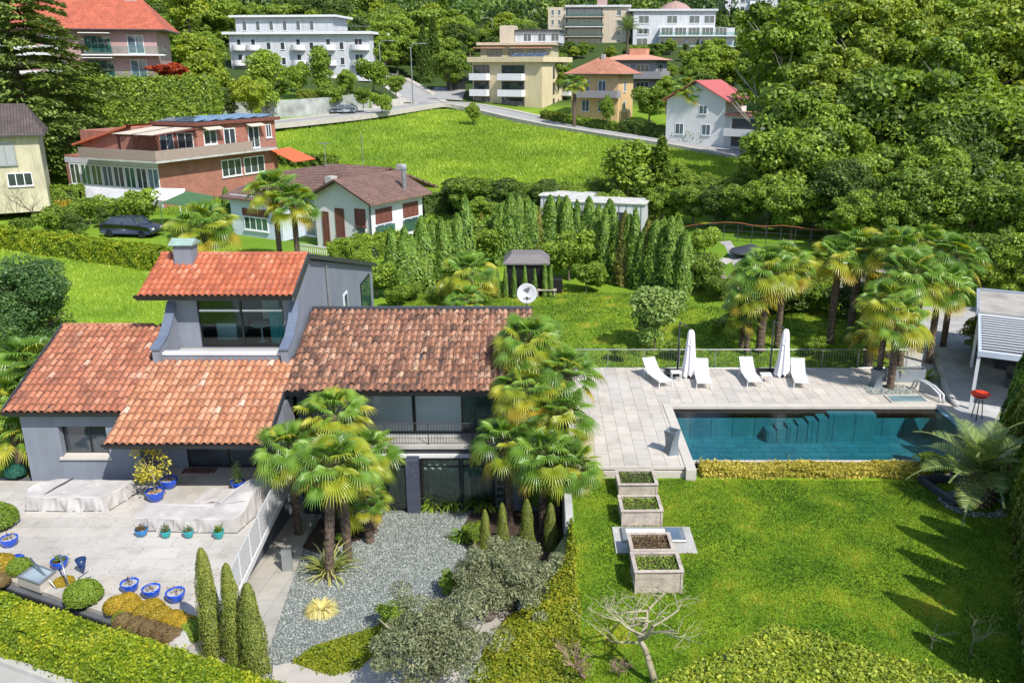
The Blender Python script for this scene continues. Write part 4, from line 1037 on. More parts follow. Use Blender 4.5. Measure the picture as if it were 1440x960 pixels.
mb = MB(); mb.bbox(-8.9, 28.6, -2.6, -7.6, 29.2, -1.5, .02); mb.box(-8.2, 28.58, -1.75, -7.8, 28.6, -1.7); hb(mb, 'storage_box', M('dark_blue_box', (.03, .037, .05), .5, .2, 2))
mb = MB(); mb.bbox(-9.3, 28.9, -2.6, -8.9, 28.98, -.6); hb(mb, 'side_door', M('pale_door', (.35, .38, .36), .7, .1, 2))
# dish
dd = empty('satellite_dish', (PY(741, 416, 35).x, 35.0, 2.6), 0, 'round white satellite dish on a post behind the mossy roof ridge', 'satellite dish')
mb = MB(Matrix.Translation((0, 0, 1.78)) @ Matrix.Rotation(R(72), 4, 'X')); mb.lathe([(.02, -.10), (.2, -.085), (.34, -.04), (.42, .01), (.43, .015), (.42, .02), (.33, -.02), (.2, -.06), (.01, -.075)], 28); mb.build('dish', M('dish_grey', (.45, .46, .47), .5, .05), dd, True)
mb = MB(); mb.tube([(0, .1, 0), (0, .1, 1.8)], .03, 8); mb.build('post', GALV, dd)
mb = MB(); mb.tube([(0, -.05, 1.4), (0, -.5, 1.68)], .012, 6); mb.bbox(-.05, -.56, 1.65, .05, -.46, 1.76); mb.build('receiver_arm', GREYD, dd)
mb = MB(Matrix.Translation((0, -.04, 1.82)) @ Matrix.Rotation(R(72), 4, 'X')); mb.box(-.12, .12, -.045, .05, .17, -.03); mb.box(.02, .16, -.04, .13, .22, -.03); mb.box(-.02, .06, -.06, .10, .10, -.045); mb.box(-.16, -.26, -.03, -.06, -.22, -.02); mb.box(.02, -.25, -.03, .16, -.21, -.02); mb.build('emblem', GREYD, dd)
# ---------------------------------------------------------------- pool furniture
fence = empty('pool_fence', (1.5, 38.0, -.1), 0, 'thin grey metal railing along the back edge of the pool deck', 'railing')
ps, bs, rs = railing(None, [(1.5, 38.0, -.1), (15.0, 38.0, -.1), (17.3, 38.0, -.1)], .98, .125, .012)
for m_, n_ in ((rs, 'rail'), (ps, 'post'), (bs, 'bars')):
    if n_ == 'post': m_.off = -fence.location; m_.build(n_, GALV, fence)
    else: o = m_.build(n_, GALV, fence); o.location = -fence.location
def lounger(x, y, rz, label):
    o = empty('sun_lounger', (x, y, 0), rz, label, 'sun lounger', 'white sun loungers on the pool deck')
    if lounger.proto:
        for c in lounger.proto.children: copy_tree(c, o)
        return o
    lounger.proto = o
    mb = MB()   # foot end at y=0, head at +y
    for s in (-.31, .31): mb.tube([(s, 0, .30), (s, 1.25, .31), (s, 1.8, .34)], .022, 6)
    mb.tube([(-.31, 0, .30), (.31, 0, .30)], .022, 6); mb.tube([(-.31, 1.2, .30), (.31, 1.2, .30)], .02, 6); mb.build('frame', WHITE, o)
    mb = MB(); mb.grid(4, 10, lambda u, v: (-.29+.58*u, .02+1.18*v, .33-.012*math.sin(u*math.pi)+.012*math.sin(v*9))); b = mb.build('seat', FABW, o, True)
    mb = MB(); mb.grid(4, 8, lambda u, v: (-.29+.58*u, 1.2+.62*v, .33+.50*v-.02*math.sin(u*math.pi)-.03*math.sin(v*math.pi))); mb.build('backrest', FABW, o, True)
    mb = MB(); mb.tube([(-.3, 1.2, .32), (-.3, 1.83, .84), (.3, 1.83, .84), (.3, 1.2, .32)], .018, 6); mb.tube([(0, 1.55, .31), (0, 1.7, .7)], .012, 5); mb.build('back_frame', WHITE, o)
    for sx in (-.31, .31):
        for sy in (.04, 1.55):
            mb = MB(); mb.tube([(sx, sy, .31), (sx*1.06, sy-.03, 0)], [.026, .018], 6); mb.build('leg', WHITE, o)
    return o
lounger.proto = None
lounger(5.55, 35.25, R(19), 'white sun lounger turned outward, left of the first closed parasol')
lounger(7.20, 35.05, R(-5), 'white sun lounger directly beside the first closed parasol')
lounger(9.48, 35.25, R(1), 'white sun lounger with a small white side table between it and the second closed parasol')
lounger(11.50, 35.1, R(-9), 'white sun lounger standing just right of the second closed parasol')
def parasol(x, y, label):
    o = empty('parasol', (x, y, 0), 0, label, 'parasol', 'closed white cantilever parasols on the pool deck')
    if parasol.proto:
        for c in parasol.proto.children: copy_tree(c, o)
        return o
    parasol.proto = o
    mb = MB(); mb.bbox(-.95, -.05, .0, .05, .65, .16, .02); mb.build('base', BLACK, o)
    mb = MB(); mb.tube([(-.42, .3, .1), (-.42, .3, 2.55)], .04, 8); mb.build('mast', GREYD, o)
    mb = MB(); mb.tube([(-.42, .3, 2.5), (-.2, .1, 2.42), (0.05, -.1, 2.2)], .025, 6); mb.build('arm', GREYD, o)
    mb = MB(); n = 40
    prof = [(.02, 2.28), (.10, 2.24), (.15, 2.1), (.16, 1.8), (.19, 1.3), (.24, .8), (.30, .4), (.33, .12)]
    ids = []
    for r, z in prof:
        ids.append([mb.p((.05+r*math.cos(6.2832*j/n)*(1+.24*math.cos(8*6.2832*j/n)*min(1, (2.3-z)*1.6))*(1.0), -.1+r*.8*math.sin(6.2832*j/n)*(1+.24*math.cos(8*6.2832*j/n)*min(1, (2.3-z)*1.6)), z+(.09*math.cos(8*6.2832*j/n+1) if z < .2 else 0)+.04*math.cos(6.2832*j/n)*(z < .5))) for j in range(n)])
    for a, b in zip(ids, ids[1:]):
        for j in range(n): mb.face((a[j], b[j], b[(j+1) % n], a[(j+1) % n]))
    mb.build('canopy', UMBC, o, True)
    mb = MB(); mb.lathe([(.175, .0), (.18, .05), (.175, .06)], 20, .05, -.1, 1.55); mb.build('tie_band', UMBC, o)
    return o
parasol.proto = None
parasol(6.75, 36.75, 'closed white parasol between the first two sun loungers')
parasol(11.05, 36.85, 'closed white parasol between the last two sun loungers')
def side_table(x, y, label):
    mb = MB(); o = empty('side_table', (x, y, 0), 0, label, 'side table'); mb.bbox(-.24, -.2, .36, .24, .2, .40, .01); mb.build('table_top', WHITE, o)
    for a in (-.21, .21):
        for b in (-.17, .17): m = MB(); m.tube([(a, b, .36), (a, b, 0)], .02, 6); m.build('leg', WHITE, o)
side_table(10.15, 36.0, 'small white side table beside the third sun lounger'); side_table(6.15, 36.3, 'small white side table beside the outward turned sun lounger')
def urn(x, y, h, w, label, base=0, rz=.3):
    o = empty('planter_vase', (x, y, base), rz, label, 'planter'); mb = MB(); n = 14; ids = []
    for k in range(n+1):
        t = k/n; ww = w/2*(1-.26*math.sin(t*math.pi)+.10*t); a = R(38)*t
        ids.append([mb.p((ww*math.sqrt(2)*math.cos(a+R(45+90*j)), ww*math.sqrt(2)*math.sin(a+R(45+90*j)), h*t)) for j in range(4)])
    for a, b in zip(ids, ids[1:]):
        for j in range(4): mb.face((a[j], a[(j+1) % 4], b[(j+1) % 4], b[j]))
    top = ids[-1]; inn = []
    for j in range(4):
        v = Vector(mb.v[top[j]]); inn.append(mb.p((v.x*.84, v.y*.84, h)))
    low = [mb.p((mb.v[i][0]*.9, mb.v[i][1]*.9, h-.3)) for i in inn]
    for j in range(4): mb.face((top[j], top[(j+1) % 4], inn[(j+1) % 4], inn[j])); mb.face((inn[j], inn[(j+1) % 4], low[(j+1) % 4], low[j]))
    mb.face(low); mb.build('body', M('vase_grey', (.16, .185, .21), .55, .1, 3), o); return o
q = PZ(944, 637); urn(q.x, q.y, .92, .42, 'tall twisted grey vase at the left end of the pool')
urn(14.9, 35.4, .85, .42, 'tall twisted grey vase in front of the palms right of the pool deck', 0, .1)
tr = empty('planter_trough', (16.45, 36.15, 0), R(-2), 'long grey planter trough under the palms at the right end of the deck', 'planter')
mb = MB(); mb.box(-.85, -.2, 0, .85, -.17, .62); mb.box(-.85, .17, 0, .85, .2, .62); mb.box(-.85, -.17, 0, -.82, .17, .62); mb.box(.82, -.17, 0, .85, .17, .62); mb.build('box', M('trough_grey', (.22, .25, .28), .6, .1, 2), tr)
mb = MB(); mb.box(-.82, -.17, .02, .82, .17, .55); mb.build('soil', SOIL, tr)
blade_clump('agave', (16.0, 36.1, .5), 22, .7, .05, PALM_B, 'yellow green spiky plant growing in the grey trough', 3)
blade_clump('strap_leaf_plant', (17.6, 36.6, -.1), 60, 1.0, .035, G1, 'dark strap leaved clump right of the grey trough', 4)
# small basin and rail at the right end of the deck
sb = empty('water_basin', (15.6, 33.9, 0), 0, 'small square glass topped water basin in the deck behind the pool', 'water basin')
mb = MB(); mb.box(-.75, -.42, -.0, .85, -.36, .05); mb.box(-.75, .36, 0, .85, .42, .05); mb.box(-.75, -.36, 0, -.69, .36, .05); mb.box(.79, -.36, 0, .85, .36, .05); mb.build('frame', COPM, sb)
mb = MB(); mb.box(-.69, -.36, .01, .79, .36, .03); mb.build('glass_cover', glassmat('basin_glass', (.25, .38, .42), .15), sb)
mb = MB()
for s in (0, .16): mb.tube([(16.9+s, 33.5, .02), (16.9+s, 33.6, .32), (16.75+s, 34.2, .50), (16.6+s, 34.8, .52), (16.45+s, 35.1, .38), (16.4+s, 35.2, .02)], .045, 8)
tag(mb.build('white_handrail', WHITE, None, True), 'white curved double rail beside the small basin', 'handrail')
rng = np.random.default_rng(2)
def pebbles(name, n, fn, size, mat, label, kind='stuff', cat='gravel', seed=3):
    rng = np.random.default_rng(seed); base = np.array([(1, 0, 0), (0, 1, 0), (-1, 0, 0), (0, -1, 0), (0, 0, .6), (0, 0, -.6)])
    fc = np.array([(0, 1, 4), (1, 2, 4), (2, 3, 4), (3, 0, 4), (1, 0, 5), (2, 1, 5), (3, 2, 5), (0, 3, 5)])
    P = fn(n, rng); n = len(P); s = size*(.5+1.0*rng.random((n, 1, 1)))*(1+rng.normal(size=(n, 1, 3))*.25)
    a = rng.random(n)*6.28; c, d = np.cos(a), np.sin(a); B = base[None]*s+rng.normal(size=(n, 6, 3))*size*.12
    V = np.stack([B[..., 0]*c[:, None]-B[..., 1]*d[:, None], B[..., 0]*d[:, None]+B[..., 1]*c[:, None], B[..., 2]], -1)+P[:, None, :]
    Fq = (fc[None]+6*np.arange(n)[:, None, None]).reshape(-1, 3)
    return tag(link_mesh(name, np_mesh(name, V.reshape(-1, 3), Fq, mat)), label, cat, None, kind)
def pebmat():
    m, nt, b, out = nodes('pebble_stone'); g = nt.nodes.new('ShaderNodeNewGeometry')
    nt.links.new(ramp(nt, g.outputs['Random Per Island'], [(0, (.15, .17, .155)), (.45, (.24, .265, .24)), (.8, (.32, .345, .315)), (1, (.44, .455, .42))]), b.inputs['Base Color']); b.inputs['Roughness'].default_value = .85; return m
PEB = pebmat()
courtpoly = P2([(640, 720), (640, 800), (560, 880), (415, 935), (378, 928), (437, 742)])+[(-8.5, 28.8), (-2.8, 28.8)]
def fcourt(n, rng):
    X = rng.uniform(-9, -.4, n); Y = rng.uniform(17.5, 28.8, n); bd = np.interp(Y, ys, bx)
    wx = np.interp(Y, [18, 28.9], [-7.6, -8.5]); k = (X < bd) & (X > wx); X = X[k]; Y = Y[k]
    return np.stack([X, Y, np.array([court_z(y) for y in Y])+.006], 1)
pebbles('gravel_stones', 45000, fcourt, .030, PEB, 'loose grey green slate stones covering the court')
pebbles('river_pebbles', 900, lambda n, r: np.stack([r.uniform(14.3, 16.3, n), r.uniform(34.5, 35.6, n), np.full(n, .01)], 1), .04, PEB, 'pale pebbles round the palm trunks on the deck', seed=5)
pebbles('river_pebbles', 700, lambda n, r: (lambda a, rr: np.stack([14.6+rr*np.cos(a), 25.45+rr*.8*np.sin(a), np.full(n, lz+.02)], 1))(r.random(n)*6.28, .75+.45*r.random(n)), .045, PEB, 'pale pebbles round the squat feather palm', seed=6)
# ---------------------------------------------------------------- pavilion
pv = empty('garden_pavilion', (18.0, 33.1, -.12), R(-26), 'garden pavilion with a white slatted roof and a grey concrete slab behind', 'pavilion')
mb = MB(); mb.bbox(-.05, -.1, 2.36, 6.5, .06, 2.60); mb.bbox(-.05, .06, 2.36, .09, 5.9, 2.60); mb.bbox(-.05, 5.9, 2.36, 6.5, 6.05, 2.60); mb.build('beam', M('pavilion_frame', (.50, .56, .64), .5, .05), pv)
for x, y in ((0, 0), (0, 5.9), (5.5, 0)): mb = MB(); mb.bbox(x-.05, y-.05, 0, x+.08, y+.08, 2.36); mb.build('post', WINFR, pv)
mb = MB()
for k in range(14): y = .12+.41*k; mb.xprism([(y, 2.68), (y+.02, 2.71), (y+.34, 2.53), (y+.33, 2.50)], .1, 6.5)
mb.box(.1, .07, 2.44, 6.5, 5.89, 2.465); mb.build('roof_slats', M('slat_white', (.52, .53, .55), .5, .04), pv)
mb = MB(); mb.bbox(-.1, 6.05, 2.5, 6.5, 10.4, 2.75, .03); mb.build('concrete_roof', M('weathered_slab', (.33, .31, .28), .95, .3, 1, bmp=.3), pv)
mb = MB(); mb.box(-.14, 6.0, 2.45, -.0, 10.45, 2.85); mb.box(-.14, 10.3, 2.45, 6.5, 10.45, 2.85); mb.build('roof_edge', M('slab_edge', (.30, .34, .40), .6, .1), pv)
mb = MB(); mb.box(1.0, 6.2, -.1, 1.2, 10, 2.45); mb.box(1.2, 6.1, -.1, 6.5, 6.3, 2.5); mb.build('wall', GREYD, pv)
mb = MB(); mb.bbox(1.4, 3.5, 0, 4.2, 4.4, .45, .05); mb.bbox(1.4, 4.2, .45, 4.2, 4.5, .85, .05); o = tag(mb.build('garden_sofa', GREYD), 'dark sofa in the shade under the slatted pavilion', 'sofa'); o.matrix_world = pv.matrix_basis.copy(); o.location = (18.0, 33.1, -.12); o.rotation_euler = (0, 0, R(-26))
def redbowl(px, py, Y, r, label):
    q = PY(px, py, Y); o = empty('fire_bowl', (q.x, q.y, -.12), 0, label, 'bowl'); h = q.z+.12
    mb = MB(); mb.lathe([(.1, h-.22), (r*.8, h-.12), (r, h), (r*.96, h+.01), (r*.75, h-.07), (r*.3, h-.10), (.01, h-.1)], 28); mb.build('bowl', REDM, o, True)
    mb = MB()
    for a in (0, 2.1, 4.2): mb.tube([(r*.6*math.cos(a), r*.6*math.sin(a), 0), (r*.3*math.cos(a), r*.3*math.sin(a), h-.18)], .02, 6)
    mb.build('stand', BLACK, o)
redbowl(1379, 553, 32.0, .38, 'round red bowl on a stand in front of the pavilion')
st(drape('side_path', [(17.3, 29.5), (19.5, 31), (19.8, 38), (21.2, 43), (18.5, 43), (17.3, 38)], lambda x, y: -.12, .01, M('side_flags', (.42, .42, .42), .85, .2, 1.2), ()))
# low curved wall left of the pavilion
mb = MB(); mb.tube([(17.5, 33.3, .0), (17.8, 35, .05), (18.6, 37.2, .08), (19.4, 39.6, .08)], .14, 8); tag(mb.build('kerb_wall', CONC, None, True), 'low curved grey kerb wall between pool deck and pavilion path', 'kerb')
# ---------------------------------------------------------------- planter boxes on the lawn
def planter(pxl, pxr, pyb, h, depth, label, soilcol, seed):
    a = PZ(pxl, pyb, lz); b = PZ(pxr, pyb, lz); w = b.x-a.x; o = empty('raised_bed', (a.x, a.y, lz), R(1.0), label, 'raised bed', 'wooden raised beds on the lawn')
    mb = MB(); t = .035
    for k in range(3):
        z0 = h*k/3; z1 = h*(k+1)/3-.006
        mb.box(.05, 0, z0, w-.05, t, z1); mb.box(.05, depth-t, z0, w-.05, depth, z1); mb.box(.0+.02, t, z0, .02+t, depth-t, z1); mb.box(w-.02-t, t, z0, w-.02, depth-t, z1)
    mb.build('boards', WOODW, o)
    for x in (0, w-.05):
        for y in (-.02, depth-.05): m = MB(); m.box(x, y, 0, x+.06, y+.06, h+.02); m.build('corner_post', WOODW, o)
    mb = MB(); z = h+.022; mb.box(-.03, -.05, z, w+.03, .06, z+.03); mb.box(-.03, depth-.06, z, w+.03, depth+.04, z+.03); mb.box(-.03, .06, z, .08, depth-.06, z+.03); mb.box(w-.08, .06, z, w+.03, depth-.06, z+.03); mb.build('rim', WOODW, o)
    rng = np.random.default_rng(seed); mb = MB(); mb.grid(16, 8, lambda u, v: (.04+(w-.08)*u, .04+(depth-.08)*v, h*.86+.03*rng.random())); mb.build('soil', SOIL, o)
    n = 900; P = np.stack([rng.uniform(.06, w-.06, n), rng.uniform(.06, depth-.06, n), h*.86+.03+.08*rng.random(n)], 1)
    V, Fq = cards(P, rng.normal(size=(n, 3))*.5+np.array([0, 0, 1]), .055*(.5+rng.random(n)), .6, rng); link_mesh('seedlings', np_mesh('seedlings', V, Fq, soilcol), o)
planter(869.5, 924, 701, .50, 1.05, 'wooden raised bed farthest up the lawn, close to the pool deck', G2, 1)
planter(873.5, 931, 740, .52, 1.0, 'wooden raised bed just above the stone skylight slab', G1, 2)
planter(887, 947, 797, .52, .95, 'wooden raised bed just below the stone skylight slab with brown leaves', G12, 3)
planter(892, 959, 834, .66, .95, 'largest wooden raised bed with bright lettuces, closest to the bare tree', G4, 4)
sk = empty('lawn_skylight', (4.2, 22.9, lz), 0, 'stone slab with a flat skylight lying between the raised beds', 'skylight')
a = PZ(866, 778, lz); b = PZ(982, 742, lz); sk.location = (a.x, a.y, lz); w = PZ(981, 778, lz).x-a.x; d = b.y-a.y
mb = MB(); mb.bbox(0, 0, 0, w, d, .05, .01); mb.build('slab', CONC, sk)
mb = MB(); mb.bbox(.25, d*.35, .051, w-.25, d*.9, .13, .02); mb.build('frame', GALV, sk)
mb = MB(); mb.box(.4, d*.45, .131, w*.66, d*.82, .14); mb.build('white_cover', WHITE, sk)
mb = MB(); mb.box(w*.68, d*.45, .131, w-.4, d*.82, .137); mb.build('pane', GLASSB, sk)
# ---------------------------------------------------------------- terrace furniture
def cover(name, x0, y0, outline, top, label, seed, rz=0):
    """cloth cover draped over garden furniture: outline footprint with a top height function and wrinkled skirt"""
    o = empty(name, (x0, y0, tz), rz, label, 'furniture cover'); rng = np.random.default_rng(seed)
    pts = []; n = len(outline)
    for i in range(n):
        a = outline[i]; b = outline[(i+1) % n]; m = max(2, int(math.hypot(b[0]-a[0], b[1]-a[1])/.06))
        for k in range(m): t = k/m; pts.append((a[0]+(b[0]-a[0])*t, a[1]+(b[1]-a[1])*t))
    cx = sum(p[0] for p in pts)/len(pts); cy = sum(p[1] for p in pts)/len(pts); mb = MB(); rings = []; s = 0; m = len(pts)
    ph = rng.random(4)*6
    for k in range(6):
        t = k/5; ring = []
        for i, (x, y) in enumerate(pts):
            u = i*.06; wr = (math.sin(u*7+ph[0]+t*3)+.7*math.sin(u*15+ph[1]-t*4)+.4*math.sin(u*31))*.04*(1-t)**.8*(1+.8*math.sin(u*1.3+ph[3]))
            d = Vector((x-cx, y-cy)).normalized(); h = top(x, y)
            off = .05*(1-t)**1.5+wr; z = h*(t/.8 if k < 4 else 1)-(.012 if k == 4 else 0)
            if k == 5: off = -.035
            if k == 4: off = .0
            ring.append(mb.p((x+d.x*off, y+d.y*off, z+(.02*math.sin(u*5+ph[2]) if 0 < k < 5 else 0))))
        rings.append(ring)
    for a, b in zip(rings, rings[1:]):
        for j in range(m): mb.face((a[j], a[(j+1) % m], b[(j+1) % m], b[j]))
    X = [p[0] for p in pts]; Y = [p[1] for p in pts]; poly = pts
    # top surface: fan grid towards centre line
    prev = rings[-1]
    for k in range(1, 8):
        t = k/8; ring = []
        for (x, y) in pts:
            xx = x+(cx-x)*t; yy = y+(cy-y)*t; z = top(xx, yy)-.05*math.sin(min(1, t*1.3)*math.pi/2)*abs(math.sin(xx*2.1+ph[3]))+.022*abs(math.sin(xx*5+yy*3+ph[1]))
            ring.append(mb.p((xx-.05*(1-t)*np.sign(x-cx), yy-.05*(1-t)*np.sign(y-cy), z)))
        for j in range(m): mb.face((prev[j], prev[(j+1) % m], ring[(j+1) % m], ring[j]))
        prev = ring
    c = mb.p((cx, cy, top(cx, cy)))
    for j in range(m): mb.face((prev[j], prev[(j+1) % m], c))
    c_ = mb.build('cloth', FABC, o, False)
    hm = MB(); hp_ = [(x+(Vector((x-cx, y-cy)).normalized()*.06).x, y+(Vector((x-cx, y-cy)).normalized()*.06).y, .012) for x, y in pts]; hm.tube(hp_+[hp_[0]], .014, 4); hm.build('contact_shadow', GREYD, c_)  # dark cord round the foot of the cloth, painted contact shadow
    return o
q = PZ(38, 718, tz); 
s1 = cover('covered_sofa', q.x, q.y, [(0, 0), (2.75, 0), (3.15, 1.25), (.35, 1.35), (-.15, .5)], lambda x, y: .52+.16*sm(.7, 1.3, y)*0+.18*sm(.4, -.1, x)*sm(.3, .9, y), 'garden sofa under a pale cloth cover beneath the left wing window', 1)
mb = MB(); mb.tube([(.55, .15, .50), (.75, .7, .56), (1.0, 1.3, .58)], .022, 5); mb.build('strap', GREYD, s1)
q = PZ(192, 746, tz)
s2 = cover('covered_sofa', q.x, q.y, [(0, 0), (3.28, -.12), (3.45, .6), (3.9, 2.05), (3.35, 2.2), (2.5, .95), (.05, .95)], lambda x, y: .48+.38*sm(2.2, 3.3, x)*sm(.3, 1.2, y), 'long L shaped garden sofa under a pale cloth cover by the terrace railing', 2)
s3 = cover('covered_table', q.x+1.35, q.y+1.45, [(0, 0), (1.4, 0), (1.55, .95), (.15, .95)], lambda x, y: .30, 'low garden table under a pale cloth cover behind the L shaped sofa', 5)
mb = MB(); mb.tube([(1.42, .02, .30), (1.57, .93, .31)], .02, 5); mb.build('strap', GREYD, s3)
def pot(px, py, r, h, mat, label, plantm=None, z=tz, fillm=None, group='blue glazed pots on the terrace', pl=.12, n=160):
    q = PZ(px, py, z); o = empty('glazed_pot', (q.x, q.y+r*.5, z), random.uniform(0, 6), label, 'pot', group)
    mb = MB(); mb.lathe([(r*.58, 0), (r*.86, h*.35), (r*1.0, h*.8), (r*1.04, h*.97), (r*1.0, h), (r*.9, h*.97), (r*.86, h*.8)], 26); mb.build('bowl', mat, o, True)
    mb = MB(); mb.lathe([(.001, h*.84), (r*.87, h*.83)], 18); mb.build('soil', fillm or SOIL, o)
    if plantm:
        rng = np.random.default_rng(int(px)); P = rng.normal(size=(n, 3))*np.array([r*.38, r*.38, pl*.4])+np.array([0, 0, h*.85+pl*.5]); V, Fq = cards(P, rng.normal(size=(n, 3))+np.array([0, 0, .6]), .07*(.5+rng.random(n)), .5, rng); link_mesh('foliage', np_mesh('foliage', V, Fq, plantm), o)
    return o
pot(181, 834, .25, .30, BLUE, 'cobalt blue bowl farthest left of the three in a row along the terrace front', G12, fillm=CONC, n=50)
pot(211.5, 842, .25, .30, BLUE, 'middle cobalt blue bowl of the three in a row along the terrace front', G12, fillm=CONC, n=50)
pot(245.5, 848, .26, .31, BLUE, 'cobalt blue bowl nearest the slim cypresses at the end of the row of three', G12, fillm=CONC, n=50)
pot(198, 755, .20, .26, BLUE2, 'azure blue pot at the left corner of the L shaped covered sofa', G12)
pot(232.5, 757, .16, .26, TEAL, 'turquoise pot with a grey green plant, second from the left before the covered sofa', G5, n=220, pl=.2)
pot(264.5, 757, .165, .27, TEAL, 'turquoise pot with a low plant in the middle before the covered sofa', G5, n=140)
pot(307, 758, .17, .28, TEAL, 'turquoise pot nearest the terrace railing before the covered sofa', G1, n=200, pl=.16)
pot(11, 770, .26, .30, BLUE, 'cobalt blue bowl beside the dark green shrub at the left edge of the terrace', G12, fillm=CONC, n=60)
pot(82, 801, .24, .28, BLUE, 'cobalt blue pot beside the slanted steel poles', G2)
pot(236, 688, .30, .36, BLUE, 'cobalt blue pot right behind the lemon tree pot', G12, fillm=CONC, n=60)
lp = pot(217, 706, .31, .38, BLUE, 'cobalt blue pot holding the little lemon tree', None, fillm=M('dry_bark_mulch', (.42, .28, .16), .9, .3, 9))
pot(334, 690, .24, .34, BLUE, 'cobalt blue pot with a leafy plant behind the L shaped covered sofa', G16, n=420, pl=.6)
pot(163, 672, .2, .28, NAVY, 'dark blue pot against the wall behind the covered sofa', G1, n=60)
lc = empty('lemon_tree', lp.location+Vector((0, 0, .34)), 0, 'small lemon tree with yellow green leaves growing in a cobalt pot', 'tree')
mb = MB(); mb.tube([(0, 0, 0), (.02, 0, .5), (-.1, .1, .9)], [.03, .025, .015], 6)
for k in range(7): a = k*.9; mb.tube([(.02, 0, .45+.05*k), (math.cos(a)*.35, math.sin(a)*.3, .95+.08*k)], [.015, .005], 4)
mb.build('trunk', TWIG, lc)
rng = np.random.default_rng(4); n = 620; C = rng.normal(size=(12, 3))*np.array([.42, .32, .32])+np.array([-.12, 0, 1.05]); P = C[rng.integers(0, 12, n)]+rng.normal(size=(n, 3))*.12
V, Fq = cards(P, rng.normal(size=(n, 3))+np.array([0, -.2, .6]), .12*(.6+.7*rng.random(n)), .5, rng); link_mesh('crown', np_mesh('crown', V, Fq, leafmat('leaf_lemon', [(0, (.12, .15, .02)), (.5, (.30, .30, .04)), (1, (.55, .48, .08))])), lc)
# blue lid, cone, floor grating
q = PZ(23, 785, tz); mb = MB(); mb.lathe([(.01, .06), (.2, .055), (.23, .02), (.23, 0)], 22, q.x, q.y, tz); tag(mb.build('pot_saucer', BLUE, None, True), 'flat blue saucer lying beside the round green shrub', 'saucer')
q = PZ(117, 806, tz); mb = MB(); mb.lathe([(.01, 0), (.03, .03), (.16, .50), (.15, .50), (.02, .1)], 18, q.x, q.y, tz); tag(mb.build('blue_cone', NAVY, None, True), 'dark blue glazed cone standing point down on the terrace', 'garden ornament')
q = PZ(157, 815, tz); mb = MB(Matrix.Translation((q.x, q.y, 0)) @ Matrix.Rotation(R(-12), 4, 'Z'))
for k in range(5): mb.box(-.32, -.2+.09*k, tz+.004, .32, -.16+.09*k, tz+.02)
mb.box(-.34, -.22, tz+.002, -.32, .24, tz+.024); mb.box(.32, -.22, tz+.002, .34, .24, tz+.024); tag(mb.build('floor_grating', COPM), 'pale slotted grating set in the terrace behind the blue bowls', 'grating')
# skylight box and poles on the terrace front
def tpl(pts): return [(PZ(x, y, tz).x, PZ(x, y, tz).y) for x, y in pts]
fx = empty('terrace_skylight', (PZ(55, 810, tz).x, PZ(55, 810, tz).y, tz), 0, 'slanted glass skylight in a low pale box at the terrace front', 'skylight')
def loc(o, ob): ob.location = -o.location; return ob
pp = tpl([(22, 822), (52, 786), (86, 798), (92, 828), (60, 832)])
a, b, c, d = [PZ(x, y, tz+.3) for x, y in ((24, 810), (50, 792), (79, 802), (55, 821))]
mb = MB(); mb.prism([(v.x, v.y) for v in (a, d, c, b)], tz, tz+.24); loc(fx, mb.build('box', COPM, fx))
def ring4(mb, P, w, z0, z1):
    c = sum(P, Vector())/4
    Q = [p+(c-p)*w for p in P]
    for k in range(4):
        k2 = (k+1) % 4; mb.prism([(P[k].x, P[k].y), (P[k2].x, P[k2].y), (Q[k2].x, Q[k2].y), (Q[k].x, Q[k].y)], z0, z1)
mb = MB(); ring4(mb, [a, d, c, b], .16, tz+.241, tz+.30); loc(fx, mb.build('frame', GALV, fx))
mb = MB(); cc = (a+b+c+d)/4; mb.prism([(v.x, v.y) for v in [p+(cc-p)*.16 for p in (a, d, c, b)]], tz+.242, tz+.27); loc(fx, mb.build('pane', glassmat('skylight_glass', (.42, .50, .52), .2), fx))
def pole(p0, p1, z0, h, label, r=.028, curve=None):
    a = PZ(p0[0], p0[1], z0); dx, dy, dz = ray(*p1); t = (z0+h-HC)/dz; b = Vector((dx*t, dy*t, z0+h)); pts = [a, b] if not curve else [a]+curve(a, b)+[b]
    mb = MB(); mb.tube(pts, r, 8); tag(mb.build('steel_pole', STEEL, None, True), label, 'pole')
pole((85, 834), (42, 784), tz-.1, .75, 'brushed steel pole leaning left over the glass skylight')
pole((99, 836), (84, 779), tz-.1, 1.05, 'tallest brushed steel pole leaning slightly beside the blue pot')
pole((112, 822), (129, 799), tz-.05, .55, 'short bent steel pole behind the round boxwood', .02, lambda a, b: [a+Vector((0, 0, .22))])
# front planting strip
def blob(px, py, r, proto, label, z=tz-.1, cat='shrub', sq=.8, group=None, zoff=0):
    q = PZ(px, py, z); o = plant(proto, (q.x, q.y, z+zoff), (r*2, r*2, r*2*sq), None, label, cat, group); return o
mb = MB(); mb.prism([(-16.1, 21.7), (-8.7, 18.45), (-8.6, 18.66), (-16.0, 21.93)], -3.1, -1.08); tag(mb.build('garden_wall', BLACK), 'black low wall running between the front hedge and the terrace', 'wall')
blob(120, 850, .50, BALL[0], 'round clipped boxwood ball beside the steel poles')
blob(29, 808, .36, BALL[0], 'dark round shrub left of the glass skylight'); blob(22, 800, .22, BALL[0], 'tiny round shrub behind the dark round shrub')
blob(3, 806, .42, BALL[1], 'yellow green round shrub at the left edge of the terrace front'); blob(0, 826, .3, BALL[2], 'brown heather clump at the left edge')
for i, (x, y) in enumerate(((166, 862), (188, 866), (207, 872), (227, 877), (247, 883), (262, 890), (180, 858), (215, 866))):
    blob(x, y, .34, BALL[1], 'golden yellow rounded shrub in the row before the blue bowls', group='row of golden shrubs along the terrace front')
